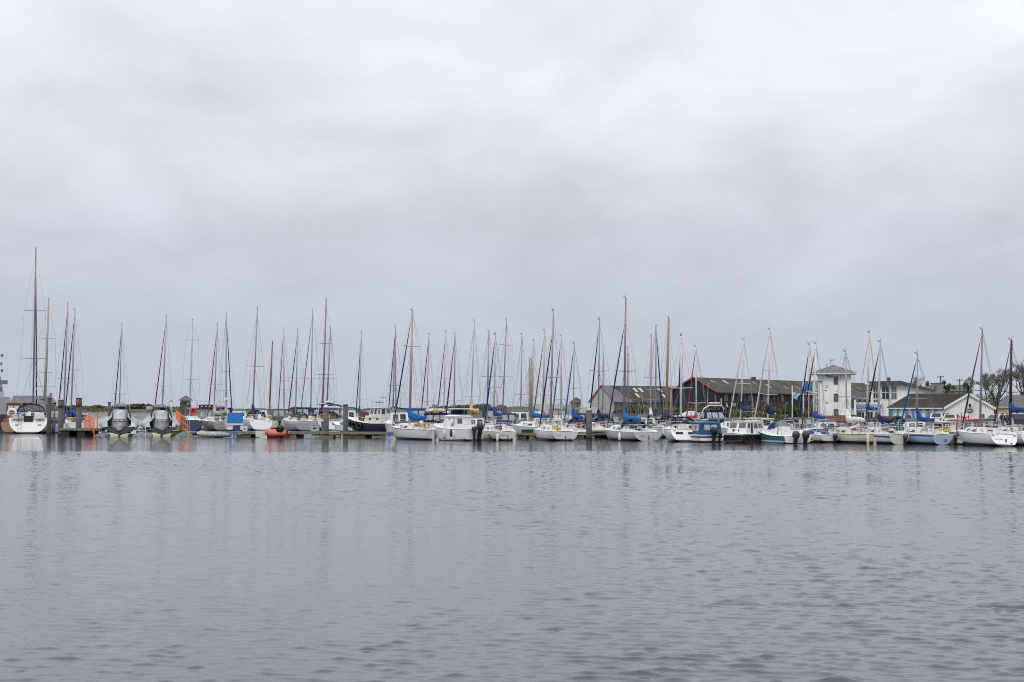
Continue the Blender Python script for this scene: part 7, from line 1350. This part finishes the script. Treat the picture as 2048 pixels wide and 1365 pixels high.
# ---------------------------------------------------------------- people
def person(px, D, rz, label, jacket, trousers, h=1.75, z=GZ, arm=0.0, step=.14):
    root = empty('person', wat(px, D, z), rz=rz, label=label, cat='person', group='people on the quay'); s = h / 1.75
    def skin(name, V, E, Rr, m, parent):
        me = bpy.data.meshes.new(name); me.from_pydata([(x * s, y * s, zz * s) for x, y, zz in V], E, []); o = bpy.data.objects.new(name, me); C.objects.link(o); o.parent = parent
        md = o.modifiers.new('skin', 'SKIN')
        for v, r_ in zip(me.skin_vertices[0].data, Rr): v.radius = (r_ * s, r_ * s)
        me.skin_vertices[0].data[0].use_root = True; o.modifiers.new('sub', 'SUBSURF').render_levels = 1; me.materials.append(m); return o
    V = [(0, 0, .95), (0, 0, 1.15), (0, 0, 1.38), (.01, 0, 1.48), (.03, 0, 1.57), (.03, 0, 1.68)]; Rr = [.08, .075, .08, .052, .098, .10]; E = [(0, 1), (1, 2), (2, 3), (3, 4), (4, 5)]
    V += [(.10, 0, 1.60), (.125, 0, 1.585)]; Rr += [.03, .014]; E += [(4, 6), (6, 7)]
    jk, tz = MB(), MB()
    for sd in (1, -1):
        i = len(V); fx = sd * step; ax = .10 + arm * (sd > 0) * .3
        V += [(0, sd * .09, .88), (fx * .5 + .02, sd * .10, .48), (fx, sd * .10, .08), (fx + .16, sd * .11, .035)]; Rr += [.07, .05, .038, .036]; E += [(0, i), (i, i + 1), (i + 1, i + 2), (i + 2, i + 3)]
        a = len(V); V += [(0, sd * .19, 1.39), (-fx * .3, sd * .25, 1.12), (-fx * .3 + ax, sd * .24, .90), (-fx * .3 + ax + .02, sd * .235, .82)]; Rr += [.055, .043, .03, .028]; E += [(2, a), (a, a + 1), (a + 1, a + 2), (a + 2, a + 3)]
        for f, (dx, dz) in enumerate(((.035, -.075), (.015, -.095), (-.005, -.092), (-.025, -.075), (.05, -.02))):
            j = len(V); V += [(V[a + 3][0] + dx * .6, V[a + 3][1], V[a + 3][2] + dz * .55), (V[a + 3][0] + dx + .012, V[a + 3][1] - sd * .01, V[a + 3][2] + dz)]; Rr += [.009, .008]; E += [(a + 3, j), (j, j + 1)]
        jk.tube([(0, sd * .13, 1.41), (0, sd * .19, 1.395), (-fx * .15, sd * .235, 1.25), (-fx * .3, sd * .25, 1.12), (-fx * .3 + ax * .95, sd * .24, .93)], [.06, .078, .068, .062, .052], 9)
        tz.tube([(0, sd * .085, .92), (0, sd * .09, .86), (fx * .27 + .01, sd * .095, .66), (fx * .5 + .02, sd * .10, .48), (fx * .75 + .01, sd * .10, .28), (fx, sd * .10, .07)], [.10, .105, .092, .078, .068, .066], 9)
    body = skin('body', V, E, Rr, mat((.45, .28, .21), .6), root); 
    def oval(z, rx, ry, x=0): return [(x + rx * math.cos(2 * math.pi * j / 14), ry * math.sin(2 * math.pi * j / 14), z) for j in range(14)]
    jk.loft([oval(.80, .135, .185), oval(.95, .13, .18), oval(1.12, .125, .17), oval(1.28, .13, .19), oval(1.40, .115, .185), oval(1.46, .08, .11), oval(1.50, .062, .07, .01)], True, True, True); tz.loft([oval(.80, .12, .165), oval(.95, .115, .16), oval(1.02, .11, .15)], True, True, True)
    jk.v = [(x * s, y * s, z_ * s) for x, y, z_ in jk.v]; tz.v = [(x * s, y * s, z_ * s) for x, y, z_ in tz.v]
    jk.build('jacket', cloth(jacket), body, True); tz.build('trousers', cloth(trousers), body, True)
    for sd in (1, -1): MB().ball((.108 * s, sd * .03 * s, 1.622 * s), .011 * s, 6, 4).build('eye', paint(BLACK), body); MB().box((.03 * s, sd * .085 * s, 1.61 * s), (.04, .02, .06)).build('ear', mat((.45, .28, .21), .6), body)
    MB().box((.106 * s, 0, 1.558 * s), (.012, .045, .012)).build('mouth', mat((.30, .12, .10), .6), body)
    MB().ball((-.012 * s, 0, 1.668 * s), .092 * s, 12, 8, .85).build('hair', mat((.05, .035, .025), .8), body, True)
    for sd in (1, -1): MB().hexa([(sd * step * 1 - .06, sd * .10 - .05, 0), (sd * step + .2, sd * .11 - .05, 0), (sd * step + .2, sd * .11 + .05, 0), (sd * step - .06, sd * .10 + .05, 0), (sd * step - .05, sd * .10 - .04, .10), (sd * step + .14, sd * .11 - .04, .07), (sd * step + .14, sd * .11 + .04, .07), (sd * step - .05, sd * .10 + .04, .10)]).build('shoe', paint(BLACK), body)
    return root
person(2006, 146, R(20), 'person in dark navy jacket walking on the quay, seen behind the white racing yacht', (.012, .016, .035), (.02, .02, .028), 1.75, GZ, .3, .2); person(2015.5, 147, R(200), 'person in a grey-blue coat beside the one in the dark navy jacket', (.07, .085, .11), (.02, .025, .035), 1.72, GZ, 0, .12); person(1817, 152, R(-80), 'person in a dark brown and red jacket standing in front of the blue doors', (.10, .035, .03), (.09, .02, .02), 1.75, GZ, .1, .05)
# quay clutter
gwall('quay_railing_wall', 1200, 1330, 165, 846, mat((.33, .33, .31), .8, 0, .3, .8), .3, 'pale quay parapet behind the sloops near the round-topped pile', D1=160, zb=.3)
crate(1684, 148, GZ, (.9, .8, .45), mat((.30, .33, .33), .7), 'grey plastic container on the quay below the tower', 'fish_bin', 'bin'); crate(1729, 147, GZ, (.8, .8, .4), mat((.33, .30, .26), .7), 'beige container on the quay beside the round-ended barrel hut', 'fish_bin', 'bin')

for i, (px, D, y, wpx, lab) in enumerate(((140, 990, 810, 16, 'dark shrub clump at the far shore just past the tallest rusty pile'), (184, 1000, 809.5, 22, 'long dark shrub clump on the far shore left of the thin black pile'), (290, 1150, 808, 14, 'dark hawthorn on the far green field right of the tree clump'), (436, 900, 814, 20, 'low scrub on the far bank beyond the lock gate'), (590, 860, 814.5, 26, 'low dark scrub on the far bank beyond the blue-grey sloop'), (700, 840, 815, 24, 'low dark scrub on the far bank beyond the plain capped pile'), (790, 500, 812.5, 30, 'gorse on the low slope where the far hill begins'), (890, 430, 811, 26, 'gorse beside the small square grey block building'), (1000, 320, 811, 22, 'thorn bush at the foot of the ruined tower stump'), (1062, 300, 811.5, 16, 'thorn bush at the end of the grass bank'))):
    bush('bush', px, D, y, wpx, (LG, LO)[i % 2], lab, 70 + i, n=420, s=D / 520, dep=D / 60, z=1.0)
